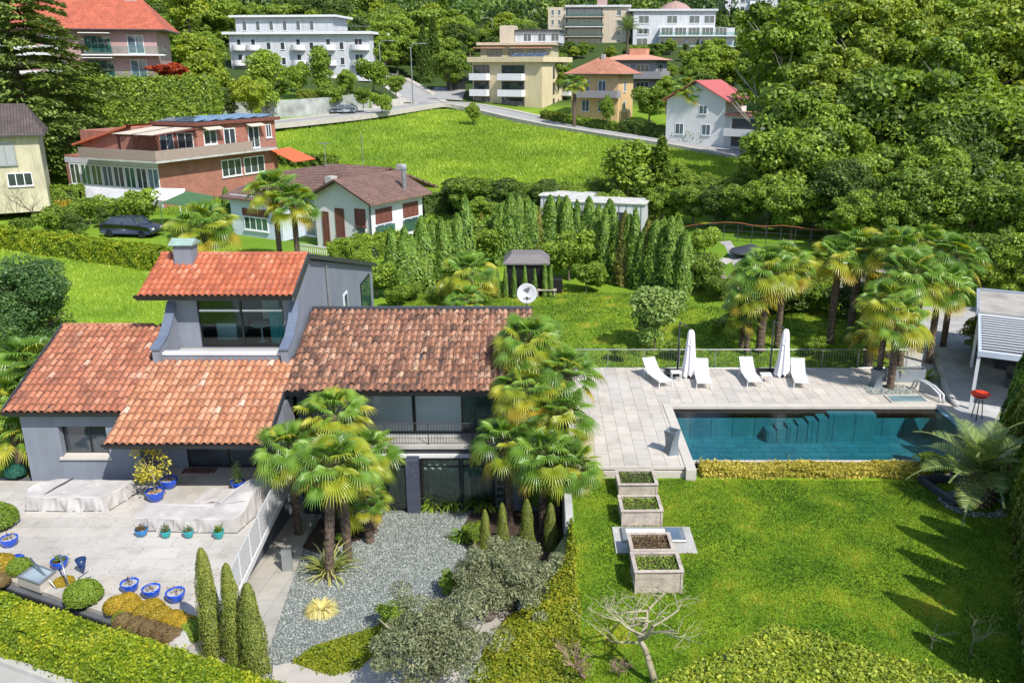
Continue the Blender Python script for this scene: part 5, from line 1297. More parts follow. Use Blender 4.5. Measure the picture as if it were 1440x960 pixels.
for i, (x, y) in enumerate(((176, 884), (194, 889), (212, 894), (230, 900), (246, 905))):
    blob(x, y, .30, BALL[2], 'brown heather clump between the golden shrubs and the black wall', group='row of heather clumps along the black wall')
blob(172, 878, .25, BALL[0], 'small grey green shrub at the left end of the heather row'); blob(270, 893, .32, BALL[0], 'dark round shrub at the right end of the golden row')
blob(90, 822, .30, BALL[1], 'golden moss patch right of the glass skylight', sq=.4)
q = PZ(253, 905, tz-.1); mb = MB(); rr = random.Random(3); mb.lathe([(.3, -.1), (.42, .1), (.34, .26), (.15, .36), (.01, .38)], 9, q.x, q.y, tz-.1); tag(mb.build('boulder', CONC), 'pale grey boulder at the right end of the front planting', 'boulder')
blob(274, 900, .26, BALL[0], 'small dark shrub between the boulder and the first cypress')
blob(-2, 745, .62, BALL[0], 'large dark leafy shrub in a blue bowl at the left edge'); blob(23, 672, .36, BALL[3], 'dark teal green cushion shrub at the house corner', z=-1.0)
hd = [PZ(x, y, -.2) for x, y in ((-40, 818), (0, 832), (395, 959), (440, 976))]
dv = (hd[2]-hd[1]).normalized(); nn = Vector((dv.y, -dv.x, 0))
HP = [tuple((p)[:2]) for p in hd]+[tuple((p+nn*1.02)[:2]) for p in hd[::-1]]
hedge('street_hedge', HP, -1.35, -.2, .085, 2300, G9, 'long clipped yellow green laurel hedge beside the street', seed=11, wob=.05, core=CORE2)
a = hd[0]+nn*1.0; b = hd[3]+nn*1.0
mb = MB(); mb.prism([tuple((a)[:2]), tuple(b[:2]), tuple((b+nn*.22)[:2]), tuple((a+nn*.22)[:2])], -3.2, -1.17); tag(mb.build('kerb', CONC), 'grey concrete kerb between the street and the clipped hedge', 'kerb', kind='structure')
mb = MB(); mb.prism([tuple((a+nn*.22)[:2]), tuple((b+nn*.22)[:2]), tuple((b+nn*12)[:2]), tuple((a+nn*12)[:2])], -3.2, -1.32); st(mb.build('street', ASPHL))
# slim cypresses by the terrace corner
for i, (px, py, h, s, lab) in enumerate(((303, 925, 3.3, 1.0, 'slim clipped cypress farthest left at the terrace corner'), (336, 938, 3.1, .95, 'middle slim clipped cypress at the terrace corner with a brown edge'), (362, 950, 2.75, 1.05, 'slim clipped cypress nearest the walkway with a brown top'))):
    q = PZ(px, py, -1.1); plant(CYP[i], (q.x, q.y, -1.15), (s, s, h/3.4), None, lab, 'cypress', 'slim cypresses at the terrace corner')
q = PZ(321, 915, -1.1); mb = MB(); mb.lathe([(.10, 0), (.12, .12), (.10, .3), (.05, .36), (.01, .38)], 12, q.x, q.y, -1.1); tag(mb.build('blue_ornament', BLUE, None, True), 'small blue glazed ornament between the slim cypresses', 'garden ornament')
q = PG(405, 802); pl = empty('path_light', (q.x, q.y, q.z+.03), .3, 'small grey post light standing on the walkway beside the court', 'lamp')
mb = MB(); mb.box(-.17, -.09, 0, .17, .09, .75, .02); mb.build('post', GALV, pl); mb = MB(); mb.bbox(.171, -.05, .5, .22, .05, .62); mb.build('lamp_head', BLACK, pl)
# terrace mesh railing
RAILW = M('dull_white_metal', (.50, .50, .50), .6, .06)
tg = empty('mesh_railing', (-9.0, 25, tz), 0, 'white mesh railing panels along the right side of the terrace', 'railing')
pst = Posts(); pan = MB(); rl_ = MB(); seg = [(-8.62, 19.6), (-8.70, 20.5), (-8.98, 25.0), (-9.08, 27.6)]
for a, b in zip(seg, seg[1:]):
    A = Vector((*a, tz)); B = Vector((*b, tz)); L = (B-A).length; d = (B-A)/L; n = max(1, int(L/1.1))
    for k in range(n+1):
        if not (k == 0 and pst.L): pst.L.append((A+d*L*k/n, .98, .022))
    rl_.tube([A+Vector((0, 0, .98)), B+Vector((0, 0, .98))], .025, 6); rl_.tube([A+Vector((0, 0, .06)), B+Vector((0, 0, .06))], .015, 5)
    m = int(L/.085)
    for k in range(m):
        q = A+d*L*(k+.5)/m
        for j in range(7): z = tz+.08+.13*j+.03*(k % 3); pan.box(q.x-.006, q.y-.034, z, q.x+.006, q.y+.034, z+.105)
for m_, n_ in ((pst, 'post'), (pan, 'mesh_panel'), (rl_, 'rail')):
    if n_ == 'post': m_.off = -tg.location; m_.build(n_, WHITE, tg)
    else: o = m_.build(n_, RAILW, tg); o.location = -tg.location
def litter(n, rng):
    X = rng.uniform(-16, -9, n); Y = rng.uniform(19.5, 28.2, n); k = (Y > 19+(-8.6-X)*.44) & (rng.random(n) < .35+.65*np.clip((X+16)/7, 0, 1)); return np.stack([X[k], Y[k], np.full(k.sum(), tz+.012)], 1)
P_ = litter(520, np.random.default_rng(17)); V, Fq = cards(P_, np.array([[0, 0, 1.0]])+np.random.default_rng(3).normal(size=(len(P_), 3))*.3, np.full(len(P_), .055), .6)
tag(link_mesh('leaf_litter', np_mesh('leaf_litter', V, Fq, M('dry_leaf', (.22, .17, .08), .9, .5, 9))), 'scattered dry leaves on the terrace paving', 'leaves', None, 'stuff')
# ---------------------------------------------------------------- planting near the court
k_ = 0
for px, py, Y, gz, ln, lab, sc in (
    (430, 648, 23.0, -1.6, (-.42, .0), 'tall fan palm nearest the walkway with a leaning shaggy trunk', 1.0),
    (480, 652, 24.3, -1.9, (.02, 0), 'fan palm with a straight brown trunk right of the leaning one', 1.0),
    (462, 585, 27.2, -2.35, (-.2, 0), 'tallest fan palm of the left clump reaching the balcony wing eave', 1.05),
    (528, 632, 26.8, -2.3, (.25, 0), 'fan palm at the right side of the left clump by the court glazing', 1.0),
    (400, 628, 26.6, -2.3, (-.2, 0), 'fan palm leaning over the terrace railing', .95),
    (520, 700, 25.9, -2.1, (.1, 0), 'low fan palm beneath the left clump', .7),
    (745, 480, 30.2, -2.5, (0, 0), 'tallest fan palm of the right clump rising above the mossy roof', 1.2),
    (798, 522, 29.4, -2.5, (.1, 0), 'fan palm of the right clump nearest the pool deck, high up', 1.15),
    (735, 548, 28.6, -2.5, (-.1, 0), 'fan palm of the right clump before the end of the mossy roof eave', 1.1),
    (790, 585, 28.2, -2.5, (.1, 0), 'fan palm of the right clump before the deck corner', 1.15),
    (712, 620, 27.5, -2.4, (-.1, 0), 'fan palm of the right clump overhanging the balcony end', 1.1),
    (765, 640, 26.9, -2.3, (.05, 0), 'fan palm at the front of the right clump above the slim clipped cypresses', 1.15),
    (812, 655, 27.0, -2.3, (.15, 0), 'low fan palm of the right clump leaning over the lawn', 1.05)):
    q = PY(px, py, Y); palm((q.x-ln[0], Y-ln[1], gz), q.z-gz, sc*(.93 if px < 600 else .87), lab, 'fan palms in the two clumps before the house', .13, ln, name='fan_palm')
for px, py, Y, gz, lab, sc, r in (
    (1264, 452, 35.2, 0, 'fan palm with yellow lower leaves standing on the deck before the grey trough', 1.0, .15),
    (1249, 425, 35.6, 0, 'fan palm with a thin trunk beside the grey vase on the deck', 1.0, .12),
    (1226, 468, 38.3, -.1, 'low golden leaved fan palm behind the right end of the pool fence', .85, .2),
    (1283, 385, 38.6, -.1, 'fan palm behind the grey trough, left one of two', 1.15, .14),
    (1322, 400, 38.9, -.1, 'fan palm behind the grey trough, right one of two', 1.1, .14),
    (1262, 350, 41.0, -.1, 'tall fan palm rearmost of the right hand group', 1.2, .14),
    (1345, 362, 41.5, -.1, 'tall fan palm of the right hand group nearest the pavilion', 1.2, .14),
    (1305, 345, 43.5, -.1, 'tall fan palm between the rearmost palm and the pavilion side palm', 1.2, .14),
    (1180, 362, 42.2, -.1, 'fan palm with a dark straight trunk, left one of the middle pair', 1.15, .17),
    (1216, 352, 42.6, -.1, 'fan palm with a dark slanting trunk, right one of the middle pair', 1.2, .17),
    (1046, 440, 41.2, -.1, 'shortest fan palm at the left side of the left hand group', .8, .10),
    (1056, 412, 40.6, -.1, 'fan palm with a pale thin trunk in the left hand group', .95, .13),
    (1078, 378, 40.8, -.1, 'fan palm with the thickest shaggy trunk in the left hand group', 1.25, .2),
    (1103, 372, 41.6, -.1, 'fan palm partly hidden behind the thickest trunk of the left hand group', 1.15, .15)):
    q = PY(px, py, Y); bx_ = 0
    palm((q.x-(.25 if px in (1216,) else 0), Y, gz), q.z-gz, sc, lab, 'fan palms in the garden behind the pool', r, ((.25 if px == 1216 else 0), 0))
feather_palm((14.6, 25.55, lz), 1.05, 2.5, 21, 'squat feather palm with a pineapple shaped trunk at the right end of the pool', trunk_r=.62)
bed = empty('stone_bed_edge', (14.6, 25.4, lz), 0, 'dark angular stone edging round the squat feather palm', 'edging')
mb = MB(); mb.prism(strip((-1.2, 1.5), (-.8, -.2), .16), 0, .22); mb.prism(strip((-1.3, 1.6), (1.2, 1.7), .16), 0, .24); mb.build('stones', GREYD, bed)
q = PZ(1332, 664, lz); mb = MB(); mb.lathe([(.25, 0), (.34, .2), (.2, .5), (.08, .62), (.01, .64)], 8, q.x, q.y, lz); tag(mb.build('standing_stone', STONE), 'rough standing stone at the end of the low pool hedge', 'stone')
mb = MB(); q = PZ(1322, 668, lz); mb.bbox(q.x-.4, q.y-.15, lz, q.x+.3, q.y+.1, lz+.12, .03); tag(mb.build('stone_block', CONC), 'pale low stone block beside the standing stone', 'stone')
# olives
def olive(px, py, r, label, seed, zc):
    q = PG(px, py); rng = np.random.default_rng(seed); o = empty('olive_tree', q, 0, label, 'olive tree')
    V, Fq = crown_cards(r*1.28, r*1.12, .15, 27000, .085, rng, 90, .235, asp=.36, irregular=.25); link_mesh('crown', np_mesh('crown', V, Fq, G5), o)
    mb = MB(); rr = random.Random(seed)
    for k in range(9):
        a = k*.8; e = Vector((math.cos(a)*r*.75, math.sin(a)*r*.75, r*rr.uniform(.6, 1.15))); mb.tube([(0, 0, 0), (e.x*.25+.05, e.y*.25, e.z*.35), tuple(e*.6+Vector((rr.gauss(0, .1), 0, .1))), e], [.07, .05, .03, .008], 6)
    mb.build('trunk', TWIG, o); return o
olive(712, 858, 1.62, 'upper silvery olive tree on the bank between court and lawn', 21, 1)
olive(612, 957, 1.72, 'lower silvery olive tree beside the curved garden path', 22, 1)
q = PG(452, 862); blade_clump('ornamental_grass', q, 620, .62, .012, leafmat('leaf_straw_grass', [(0, (.20, .22, .05)), (.5, (.45, .42, .18)), (1, (.68, .58, .36))], trans=.2), 'pale straw and green tuft of ornamental grass on the gravel court', 8, arch=.75)
q = PG(463, 808); blade_clump('strap_leaf_plant', q, 70, 1.25, .035, leafmat('leaf_flax', [(0, (.06, .11, .03)), (.5, (.16, .22, .07)), (1, (.36, .38, .16))]), 'tall strap leaved plant at the foot of the leaning palm', 5, arch=.45)
q = PG(452, 800); blade_clump('strap_leaf_plant', q, 40, .6, .03, G1, 'small strap leaved plant left of the leaning palm foot', 6)
for i, (px, py, r, pr, lab) in enumerate(((508, 748, .45, 1, 'low green shrub between the trunks of the left palm clump'), (525, 740, .4, 0, 'bright low shrub at the right side of the left palm clump'), (483, 765, .3, 1, 'small shrub behind the strap leaved plant'), (665, 760, .5, 0, 'bright green shrub left of the small clipped cypresses'), (735, 775, .4, 2, 'dark shrub between the small clipped cypresses'), (785, 770, .4, 2, 'dark shrub at the foot of the low concrete wall'), (552, 878, .5, 0, 'yellow green shrub in front of the lower olive'), (640, 835, .5, 0, 'lime green shrub between the two olives'))):
    q = PG(px, py); plant(SHRUB[pr], q, r/1.8*(.9), None, lab, 'shrub')
q = PG(655, 758); blade_clump('small_cycad', q, 60, .8, .05, PALM_A, 'round spiky green plant at the edge of the court near the glass door', 9, arch=.6)
for i, (px, py, h, s, lab) in enumerate(((683, 782, 1.75, .62, 'small clipped cypress with a pinkish tip, farthest left of four by the court'), (707, 778, 1.9, .66, 'small clipped cypress with a pointed tip, second from the court'), (741, 776, 2.0, .80, 'flat topped clipped cypress under the palms'), (774, 774, 1.8, .74, 'clipped cypress nearest the low concrete wall'))):
    q = PG(px, py); plant(CYP[i % 3], q, (s, s, h/3.4), None, lab, 'cypress', 'small clipped cypresses beside the court')
# ornaments on the bank
q = PG(686, 872)+Vector((0, 0, .1)); o = empty('stone_figure', q, 0, 'small squat stone figure on the bank below the upper olive', 'garden ornament')
mb = MB(); mb.lathe([(.2, 0), (.27, .15), (.25, .35), (.13, .45), (.16, .55), (.12, .68), (.01, .72)], 14); mb.build('body', M('brown_stone', (.16, .12, .10), .9, .3, 6), o, True)
q = PG(732, 865)+Vector((0, 0, .2)); o = empty('garden_lantern', q, .4, 'small dark glass lantern standing on the bank right of the stone figure', 'lantern')
mb = MB(); mb.bbox(-.15, -.15, 0, .15, .15, .05); mb.bbox(-.17, -.17, .36, .17, .17, .41)
for x in (-.14, .12):
    for y in (-.14, .12): mb.box(x, y, .05, x+.02, y+.02, .36)
mb.build('frame', BLACK, o); mb = MB(); mb.box(-.13, -.13, .06, .13, .13, .35); mb.build('pane', GLASSB, o)
# bare trees on the lawn
q = PZ(921, 962, lz); bt = bare_tree('bare_tree', (q.x, q.y, lz), 'leafless pale barked tree with sprawling branches at the lawn front', 3.5, .095, 12, TWIG, 5, spread=.78, first=.34, kids=3, bendy=.20)
q = PZ(822, 955, lz); bare_tree('bare_shrub', (q.x, q.y, lz), 'leafless reddish twiggy shrub left of the bare tree', 2.2, .04, 5, TWIGR, 4, 'shrub', .5, .22, 4)
q = PZ(870, 950, lz); bare_tree('bare_shrub', (q.x, q.y, lz), 'low leafless brown shrub at the foot of the bare tree', 1.3, .03, 6, TWIGR, 4, 'shrub', .6, .22, 4)
q = PZ(1365, 925, lz); bare_tree('bare_shrub', (q.x, q.y, lz), 'thin leafless shrub in the shade of the tall conifers', 2.0, .025, 7, TWIG, 4, 'shrub', .45, .28, 3)
q = PZ(1310, 915, lz); bare_tree('bare_shrub', (q.x, q.y, lz), 'small leafless shrub left of the thin bare shrub', 1.2, .02, 8, TWIG, 3, 'shrub', .45, .3, 3)
G10B = leafmat('leaf_corner_hedge', [(0, (.04, .08, .010)), (.45, (.14, .22, .022)), (1, (.36, .42, .06))], pscale=1.3, gain=1.4)
hedge('corner_hedge', [(5.45, 16.75), (2.2, 14.6), (1.9, 11.5), (13, 11.5), (11.5, 13.6), (9.6, 14.55)], lz, 1.3, .085, 2100, G10B, 'broad flat topped clipped hedge at the front corner of the lawn', seed=13, wob=.05)
mb = MB(); q = PZ(990, 953, lz); mb.bbox(2.3, 14.5, lz, 3.3, 15.0, lz+.1); tag(mb.build('water_tub', GALV), 'pale metal cover beside the bare tree trunk', 'cover')
# tall conifers on the right
cl = [(18.0, 29.6, 1.05), (16.9, 27.6, 1.0), (16.4, 26.0, .95), (15.6, 24.6, .9), (15.1, 23.2, 1.0), (14.4, 21.9, .85), (13.9, 20.6, .95), (13.2, 19.4, .9), (12.7, 18.2, .95), (12.1, 17.0, .95), (11.7, 15.8, .95)]
cl2 = [(x+.9+.2*(i % 2), y+.5, s*1.05) for i, (x, y, s) in enumerate(cl)]
for i, (x, y, s) in enumerate(cl+cl2):
    plant(CONIF[i % 3], (x+.2, y, lz), (s*.88, s*.88, s*random.uniform(.88, 1.15)), None, 'dense green conifer in the tall dark row right of the lawn', 'conifer', 'tall conifers forming the row right of the lawn')
# ---------------------------------------------------------------- far buildings
def zat(px, py, Y): return PY(px, py, Y).z
def bld(name, px, py, Y, rot, label, cat='building'):
    q = PY(px, py, Y); return empty(name, (q.x, Y, q.z), -R(rot), label, cat)
TS = Matrix(); TE_ = Matrix.Rotation(R(90), 4, 'Z')
def TW(L): return Matrix.Translation((-L, 0, 0)) @ Matrix.Rotation(R(-90), 4, 'Z')
def fwin(p, T, u0, u1, z0, z1, n=2, fr=WINFR, gl=None, f=.07, sill=True, name='window', o=.03):
    mb = MB(T); mb.box(u0, -o-.03, z0, u1, .02, z0+f); mb.box(u0, -o-.03, z1-f, u1, .02, z1); mb.box(u0, -o-.03, z0+f, u0+f, .02, z1-f); mb.box(u1-f, -o-.03, z0+f, u1, .02, z1-f)
    for k in range(1, n): m = u0+(u1-u0)*k/n; mb.box(m-f/2, -o-.025, z0+f, m+f/2, .02, z1-f)
    if sill: mb.box(u0-.06, -o-.12, z0-.06, u1+.06, -.002, z0-.003)
    w = mb.build(name, fr, p)
    mb = MB(T); mb.box(u0+f*.5, -o+.005, z0+f*.5, u1-f*.5, .01, z1-f*.5); mb.build('pane', gl or GLASS, w); return w
def fbal(p, T, u0, u1, z, d=1.3, h=1.0, mat=WHITE, th=.1, slab=.18, glass=None, name='balcony'):
    mb = MB(T); mb.box(u0, -d, z-slab, u1, -.004, z)
    if not glass:
        mb.box(u0, -d-.002, z+.002, u1, -d+th, z+h); mb.box(u0, -d+th, z+.002, u0+th, -.005, z+h); mb.box(u1-th, -d+th, z+.002, u1, -.005, z+h)
    b = mb.build(name, mat, p)
    if glass:
        g = MB(T); g.box(u0+.02, -d+.02, z+.05, u1-.02, -d+.05, z+h); g.box(u0+.02, -d+.06, z+.05, u0+.05, -.01, z+h); g.box(u1-.05, -d+.06, z+.05, u1-.02, -.01, z+h); g.build('balustrade', glass, b)
    return b
def body(p, x0, x1, y0, y1, z0, z1, mat, name='wall'):
    mb = MB(); mb.box(x0, y0, z0, x1, y1, z1); return mb.build(name, mat, p)
def slab(p, x0, x1, y0, y1, z0, z1, mat, name='roof_slab', top=None):
    mb = MB(); mb.bbox(x0, y0, z0, x1, y1, z1, .04)
    o = mb.build(name, mat, p)
    if top: m = MB(); m.box(x0+.35, y0+.35, z1+.003, x1-.35, y1-.35, z1+.03); m.build('roof_covering', top, o)
    return o
def hip(p, x0, x1, y0, y1, z, h, mat, inset=None, th=.14, under=GREYD):
    d = (y1-y0)/2; i = d*.95 if inset is None else inset; ym = (y0+y1)/2
    mb = MB(); b = [mb.p(c) for c in ((x0, y0, z), (x1, y0, z), (x1, y1, z), (x0, y1, z))]; l = [mb.p(c) for c in ((x0, y0, z-th), (x1, y0, z-th), (x1, y1, z-th), (x0, y1, z-th))]
    a = mb.p((x0+i, ym, z+h)); c = mb.p((x1-i, ym, z+h))
    mb.face((b[0], b[1], c, a)); mb.face((b[2], b[3], a, c)); mb.face((b[1], b[2], c)); mb.face((b[3], b[0], a))
    mb.cur = 1; mb.face(l[::-1])
    for k in range(4): mb.face((l[k], l[(k+1) % 4], b[(k+1) % 4], b[k]))
    return mb.build('roof', [mat, under], p)
def tilegrid(name, base, dark, w=.25, h=.36):
    m, nt, b, out = nodes(name); v = coords(nt)
    sp = nt.nodes.new('ShaderNodeSeparateXYZ'); nt.links.new(v, sp.inputs[0])
    br = nt.nodes.new('ShaderNodeTexBrick'); nt.links.new(v, br.inputs[0]); br.offset = 0; br.inputs['Scale'].default_value = 1; br.inputs['Brick Width'].default_value = w; br.inputs['Row Height'].default_value = h; br.inputs['Mortar Size'].default_value = .035
    br.inputs['Color1'].default_value = (*base, 1); br.inputs['Color2'].default_value = tuple(c*.72 for c in base)+(1,); br.inputs['Mortar'].default_value = (*dark, 1)
    c = mixc(nt, .7, br.outputs[0], ramp(nt, noise(nt, v, .7, 6, .7), [(.3, (.5, .48, .46)), (.7, (1.1, 1.08, 1.05))]), 'MULTIPLY')
    nt.links.new(c, b.inputs['Base Color']); b.inputs['Roughness'].default_value = .9; return m
BROWNT = tilegrid('brown_tiles', (.26, .155, .125), (.09, .05, .04)); ORT = tilegrid('orange_tiles', (.58, .27, .17), (.32, .12, .07)); REDT = tilegrid('red_tiles', (.55, .15, .08), (.35, .08, .05)); DARKT = tilegrid('dark_old_tiles', (.13, .10, .09), (.05, .04, .035))
AWN = M('cream_awning', (.56, .48, .38), .8, .05); PANEL = M('pale_brown_panel', (.31, .24, .20), .8, .1, 3)
# 1 white apartment block
b = bld('apartment_block', 523, 120, 185, 6, 'long white apartment block with rounded balconies left of the road bend')
body(b, -30, 0, 0, 12, -8, 10, WHITEG); slab(b, -31, .8, -1.0, 13, 10, 10.5, WHITE, top=GRAVR)
body(b, -29, -8, 1.6, 11, 10.5, 13.4, WHITEG); slab(b, -30, -7, .8, 12, 13.4, 13.8, WHITE)
for u in (-27.5, -24.6, -21.7, -18.8, -15.9, -13): fwin(b, Matrix.Translation((0, 1.6, 0)), u, u+.9, 10.8, 12.7, 1, gl=GLASS)
for z in (1.0, 4.0, 7.0):
    for u, bal in ((-28.4, 1), (-25.3, 1), (-22, 0), (-19, 0), (-15.6, 1), (-12.8, 0), (-9.2, 1), (-6.4, 0), (-3.2, 2)):
        fwin(b, TS, u, u+(1.7 if bal == 2 else .95), z, z+(2.1 if bal else 1.5), 2 if bal == 2 else 1)
        if bal:
            mb = MB(); u0, u1 = (u-.8, u+3.2) if bal == 2 else (u-1.0, u+2.0); n = 9
            pts = [(u0+(u1-u0)*k/n, -.3-1.1*math.sin(math.pi*(k+.0)/n)**.5) for k in range(n+1)]
            mb.prism([(u0, -.004)]+pts+[(u1, -.004)], z-.15, z); 
            for p_, q_ in zip(pts, pts[1:]): mb.prism(strip(p_, q_, .08), z+.002, z+.95)
            mb.build('balcony', WHITE, b)
rr_ = railing(None, [(-7, -.6, 10.5), (.5, -.6, 10.5)], 1.0, .5, .03); rr_[2].build('roof_railing', GALV, b)
# 2 pink house with the red roof
b = bld('apartment_house', 236, 112, 120, -14, 'pink rendered apartment house with a bright red tiled roof behind the cedar')
body(b, -27, -.8, 0, 11, -9, 6.3, PINKW); hip(b, -28, .6, -1.2, 12.2, 6.3, 4.1, REDT, 3.4)
for x in (-11.5, -5): body(b, x, x+1.6, 5, 6, 8.5, 11.6, PINKW, 'chimney')
for z in (-2.7, .35, 3.4):
    for u in (-24, -19.5, -14.5): fwin(b, TS, u, u+2.4, z, z+2.1, 3)
    fwin(b, TS, -9.6, -6.4, z, z+2.1, 4, fr=GALV, gl=GLASSG); fwin(b, TS, -4.4, -2.4, z-.1, z+2.2, 2, gl=GLASSB)
    fbal(b, TS, -9.8, .2, z-.2, 1.6, 1.0, WHITE, glass=CLEAR); fbal(b, TS, -27, -13, z-.2, 1.4, 1.0, WHITE)
    mb = MB(); mb.box(-9.9, -1.5, z+2.35, -6.2, -.0, z+2.45); mb.build('awning', WHITE, b)
# 3 beige block
b = bld('apartment_block', 762, 160, 165, 27, 'pale yellow apartment block with white balconies and solar panels on its flat roof')
body(b, -15, 0, 0, 11, -4, 9.2, BEIGE); slab(b, -15.6, .7, -.9, 11.8, 9.2, 10.1, BEIGE, top=GRAVR)
for z in (.4, 3.3, 6.2):
    for u0, u1 in ((-14.8, -11.2), (-8.6, -3.6)):
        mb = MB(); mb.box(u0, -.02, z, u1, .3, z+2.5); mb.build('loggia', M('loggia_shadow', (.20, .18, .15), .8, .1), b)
        fwin(b, Matrix.Translation((0, -.03, 0)), u0+.2, u1-.2, z+.05, z+2.35, 3, fr=GREYD, sill=False)
        if z > 1: fbal(b, TS, u0-.1, u1+.1, z-.1, 1.5, 1.05, WHITE)
    fwin(b, TE_, 4.6, 5.3, z+.2, z+2.2, 1, fr=GREYD); fwin(b, TE_, 6.8, 7.2, z+.8, z+2.0, 1, fr=GREYD); fwin(b, TE_, 9.0, 10.4, z+.2, z+2.2, 1, fr=GREYD)
    if z > 1: fbal(b, TE_, 8.4, 11, z-.1, 1.6, 1.05, WHITE)
for k in range(5): mb = MB(); mb.poly([(-8+1.5*k, 2, 10.2), (-6.8+1.5*k, 2, 10.2), (-6.8+1.5*k, 4.5, 10.9), (-8+1.5*k, 4.5, 10.9)]); mb.poly([(-8+1.5*k, 4.5, 10.85), (-6.8+1.5*k, 4.5, 10.85), (-6.8+1.5*k, 2, 10.15), (-8+1.5*k, 2, 10.15)]); mb.build('solar_panel', GLASS, b)
mb = MB(); mb.prism(strip((-9, -3.2), (-.5, -3.2), .3), -1.5, .2); mb.build('garden_wall', CONC, b)
b2 = bld('terraced_building', 775, 78, 186, 10, 'terraced pale building with awnings and a tall chimney tower behind the yellow block')
body(b2, -15, 0, 0, 10, -7, 2.0, BEIGE); slab(b2, -15.6, .8, -1.2, 11, 2.0, 2.5, BEIGE2)
for u in (-13.5, -9, -4.5): fwin(b2, TS, u, u+3, -1.6, 1.2, 3, fr=GREYD)
mb = MB(); mb.box(-15.8, -3.2, 1.35, -9.5, -1.25, 1.5); mb.box(-8, -3.2, 1.35, .4, -1.25, 1.5); mb.build('awning', ROOFS, b2)
body(b2, -11.5, -8.4, 3, 7, 2.5, 6.0, BEIGE2, 'chimney_tower'); body(b2, -8.3, 1.2, 3.5, 10, 2.5, 4.8, WHITEG); slab(b2, -8.3, 1.8, 3, 10.4, 4.8, 5.15, GREYD)
for u in (-6.5, -3.4, -.6): fwin(b2, Matrix.Translation((0, 3.5, 0)), u, u+1.7, 2.8, 4.4, 2)
# 4 orange roofed house
b = bld('villa', 868, 168, 150, 26, 'apricot villa with an orange hipped roof and a corner balcony beside the road')
body(b, -8.6, 0, 0, 7.4, -3, 7.4, ORANW); hip(b, -9.7, 1.2, -1.2, 8.6, 7.4, 2.7, ORT)
for z in (4.4, 1.2):
    for u in (-6.6, -3.6): fwin(b, TS, u, u+1.4, z, z+1.9, 2, gl=GLASSB)
    fwin(b, TE_, 2.6, 3.7, z, z+1.7, 2, gl=GLASSB)
fwin(b, TS, -6.6, -5.4, -1.6, -.3, 2); fbal(b, TS, -7.2, .5, 3.7, 1.8, 1.0, GREYH); body(b, -4.4, -3.8, 3, 3.6, 8.5, 10.6, CONC, 'chimney')
# 5 grey house
b = bld('house', 921, 136, 178, 22, 'modern grey house with a shallow salmon roof behind the apricot villa')
body(b, -11, 0, 0, 9, -5, 7.0, GREYH); hip(b, -12.2, 1.2, -1.3, 10, 7.0, 1.3, ROOFS); fbal(b, TS, -9, 1.6, 3.6, 2.0, 1.2, GREYH); fbal(b, TS, -9, 1.6, .2, 2.0, 1.2, GREYH); fbal(b, TE_, 0, 5, 3.6, 1.6, 1.2, GREYH)
for z in (4.0, .6):
    for u in (-8, -4): fwin(b, TS, u, u+2.6, z, z+2.2, 3)
    fwin(b, TE_, 1.4, 5.4, z, z+2.2, 3)
body(b, -6.5, -3, 3, 5.5, 7.6, 9.2, ROOFS, 'chimney')
# 6 tall block with balconies
b = bld('apartment_block', 884, 80, 250, 3, 'sand coloured apartment block with dark stacked balconies high on the hillside')
body(b, -22.5, 0, 0, 13, -8, 12.9, BEIGE2); slab(b, -17.8, .3, -.6, 13.5, 12.9, 13.4, WHITEG); body(b, -9, -6.2, 4, 7, 13.4, 15.6, PINKW, 'lift_tower')
for k in range(5):
    z = .2+2.55*k; mb = MB(); mb.box(-17.5, -.05, z, -7.5, .4, z+2.2); mb.build('loggia', GREYD, b); fwin(b, Matrix.Translation((0, -.06, 0)), -17.2, -7.8, z+.1, z+2.1, 6, fr=GREYD, sill=False)
    fbal(b, TS, -17.8, -7.2, z, 1.8, .9, WHITE if k % 2 else BEIGE2, glass=CLEAR); fwin(b, TS, -3.6, -2.3, z+.3, z+1.8, 1)
    for u in (-21.6, -19.8): fwin(b, TS, u, u+.8, z+.4, z+1.9, 1)
# 7 curved white balconied building
b = bld('apartment_block', 1008, 82, 245, 2, 'stepped white apartment building with rows of glazed balconies right of the tall block')
body(b, -23, -1, 0, 12, -6, 12.0, WHITEG); slab(b, -24.5, -.4, -.7, 12.5, 12.0, 12.5, WHITEG); body(b, -16, 4, -2.2, 1, -6, 7.7, WHITEG)
for k in range(3):
    z = .4+2.65*k; fbal(b, Matrix.Translation((0, -2.2, 0)), -16.5, 4.4, z-.05, 1.5, .9, WHITE, glass=CLEAR)
    for u in (-15.6, -12, -8.4, -4.8, -1.2): fwin(b, Matrix.Translation((0, -2.2, 0)), u, u+3.1, z+.1, z+2.1, 3)
    fwin(b, TS, -22, -19, z+.3, z+2.1, 2)
for u in (-21.6, -14, -8, -4): fwin(b, TS, u, u+2.8, 8.9, 10.9, 2)
fwin(b, TS, -21.6, -18.6, 6.2, 7.6, 2); mb = MB(); mb.lathe([(5, 12.5), (4.9, 12.9), (3.0, 14.4), (.2, 15.4)], 16, -10.5, 12, 0); mb.build('turret_roof', M('dusty_roof', (.34, .22, .19), .9, .1), b)
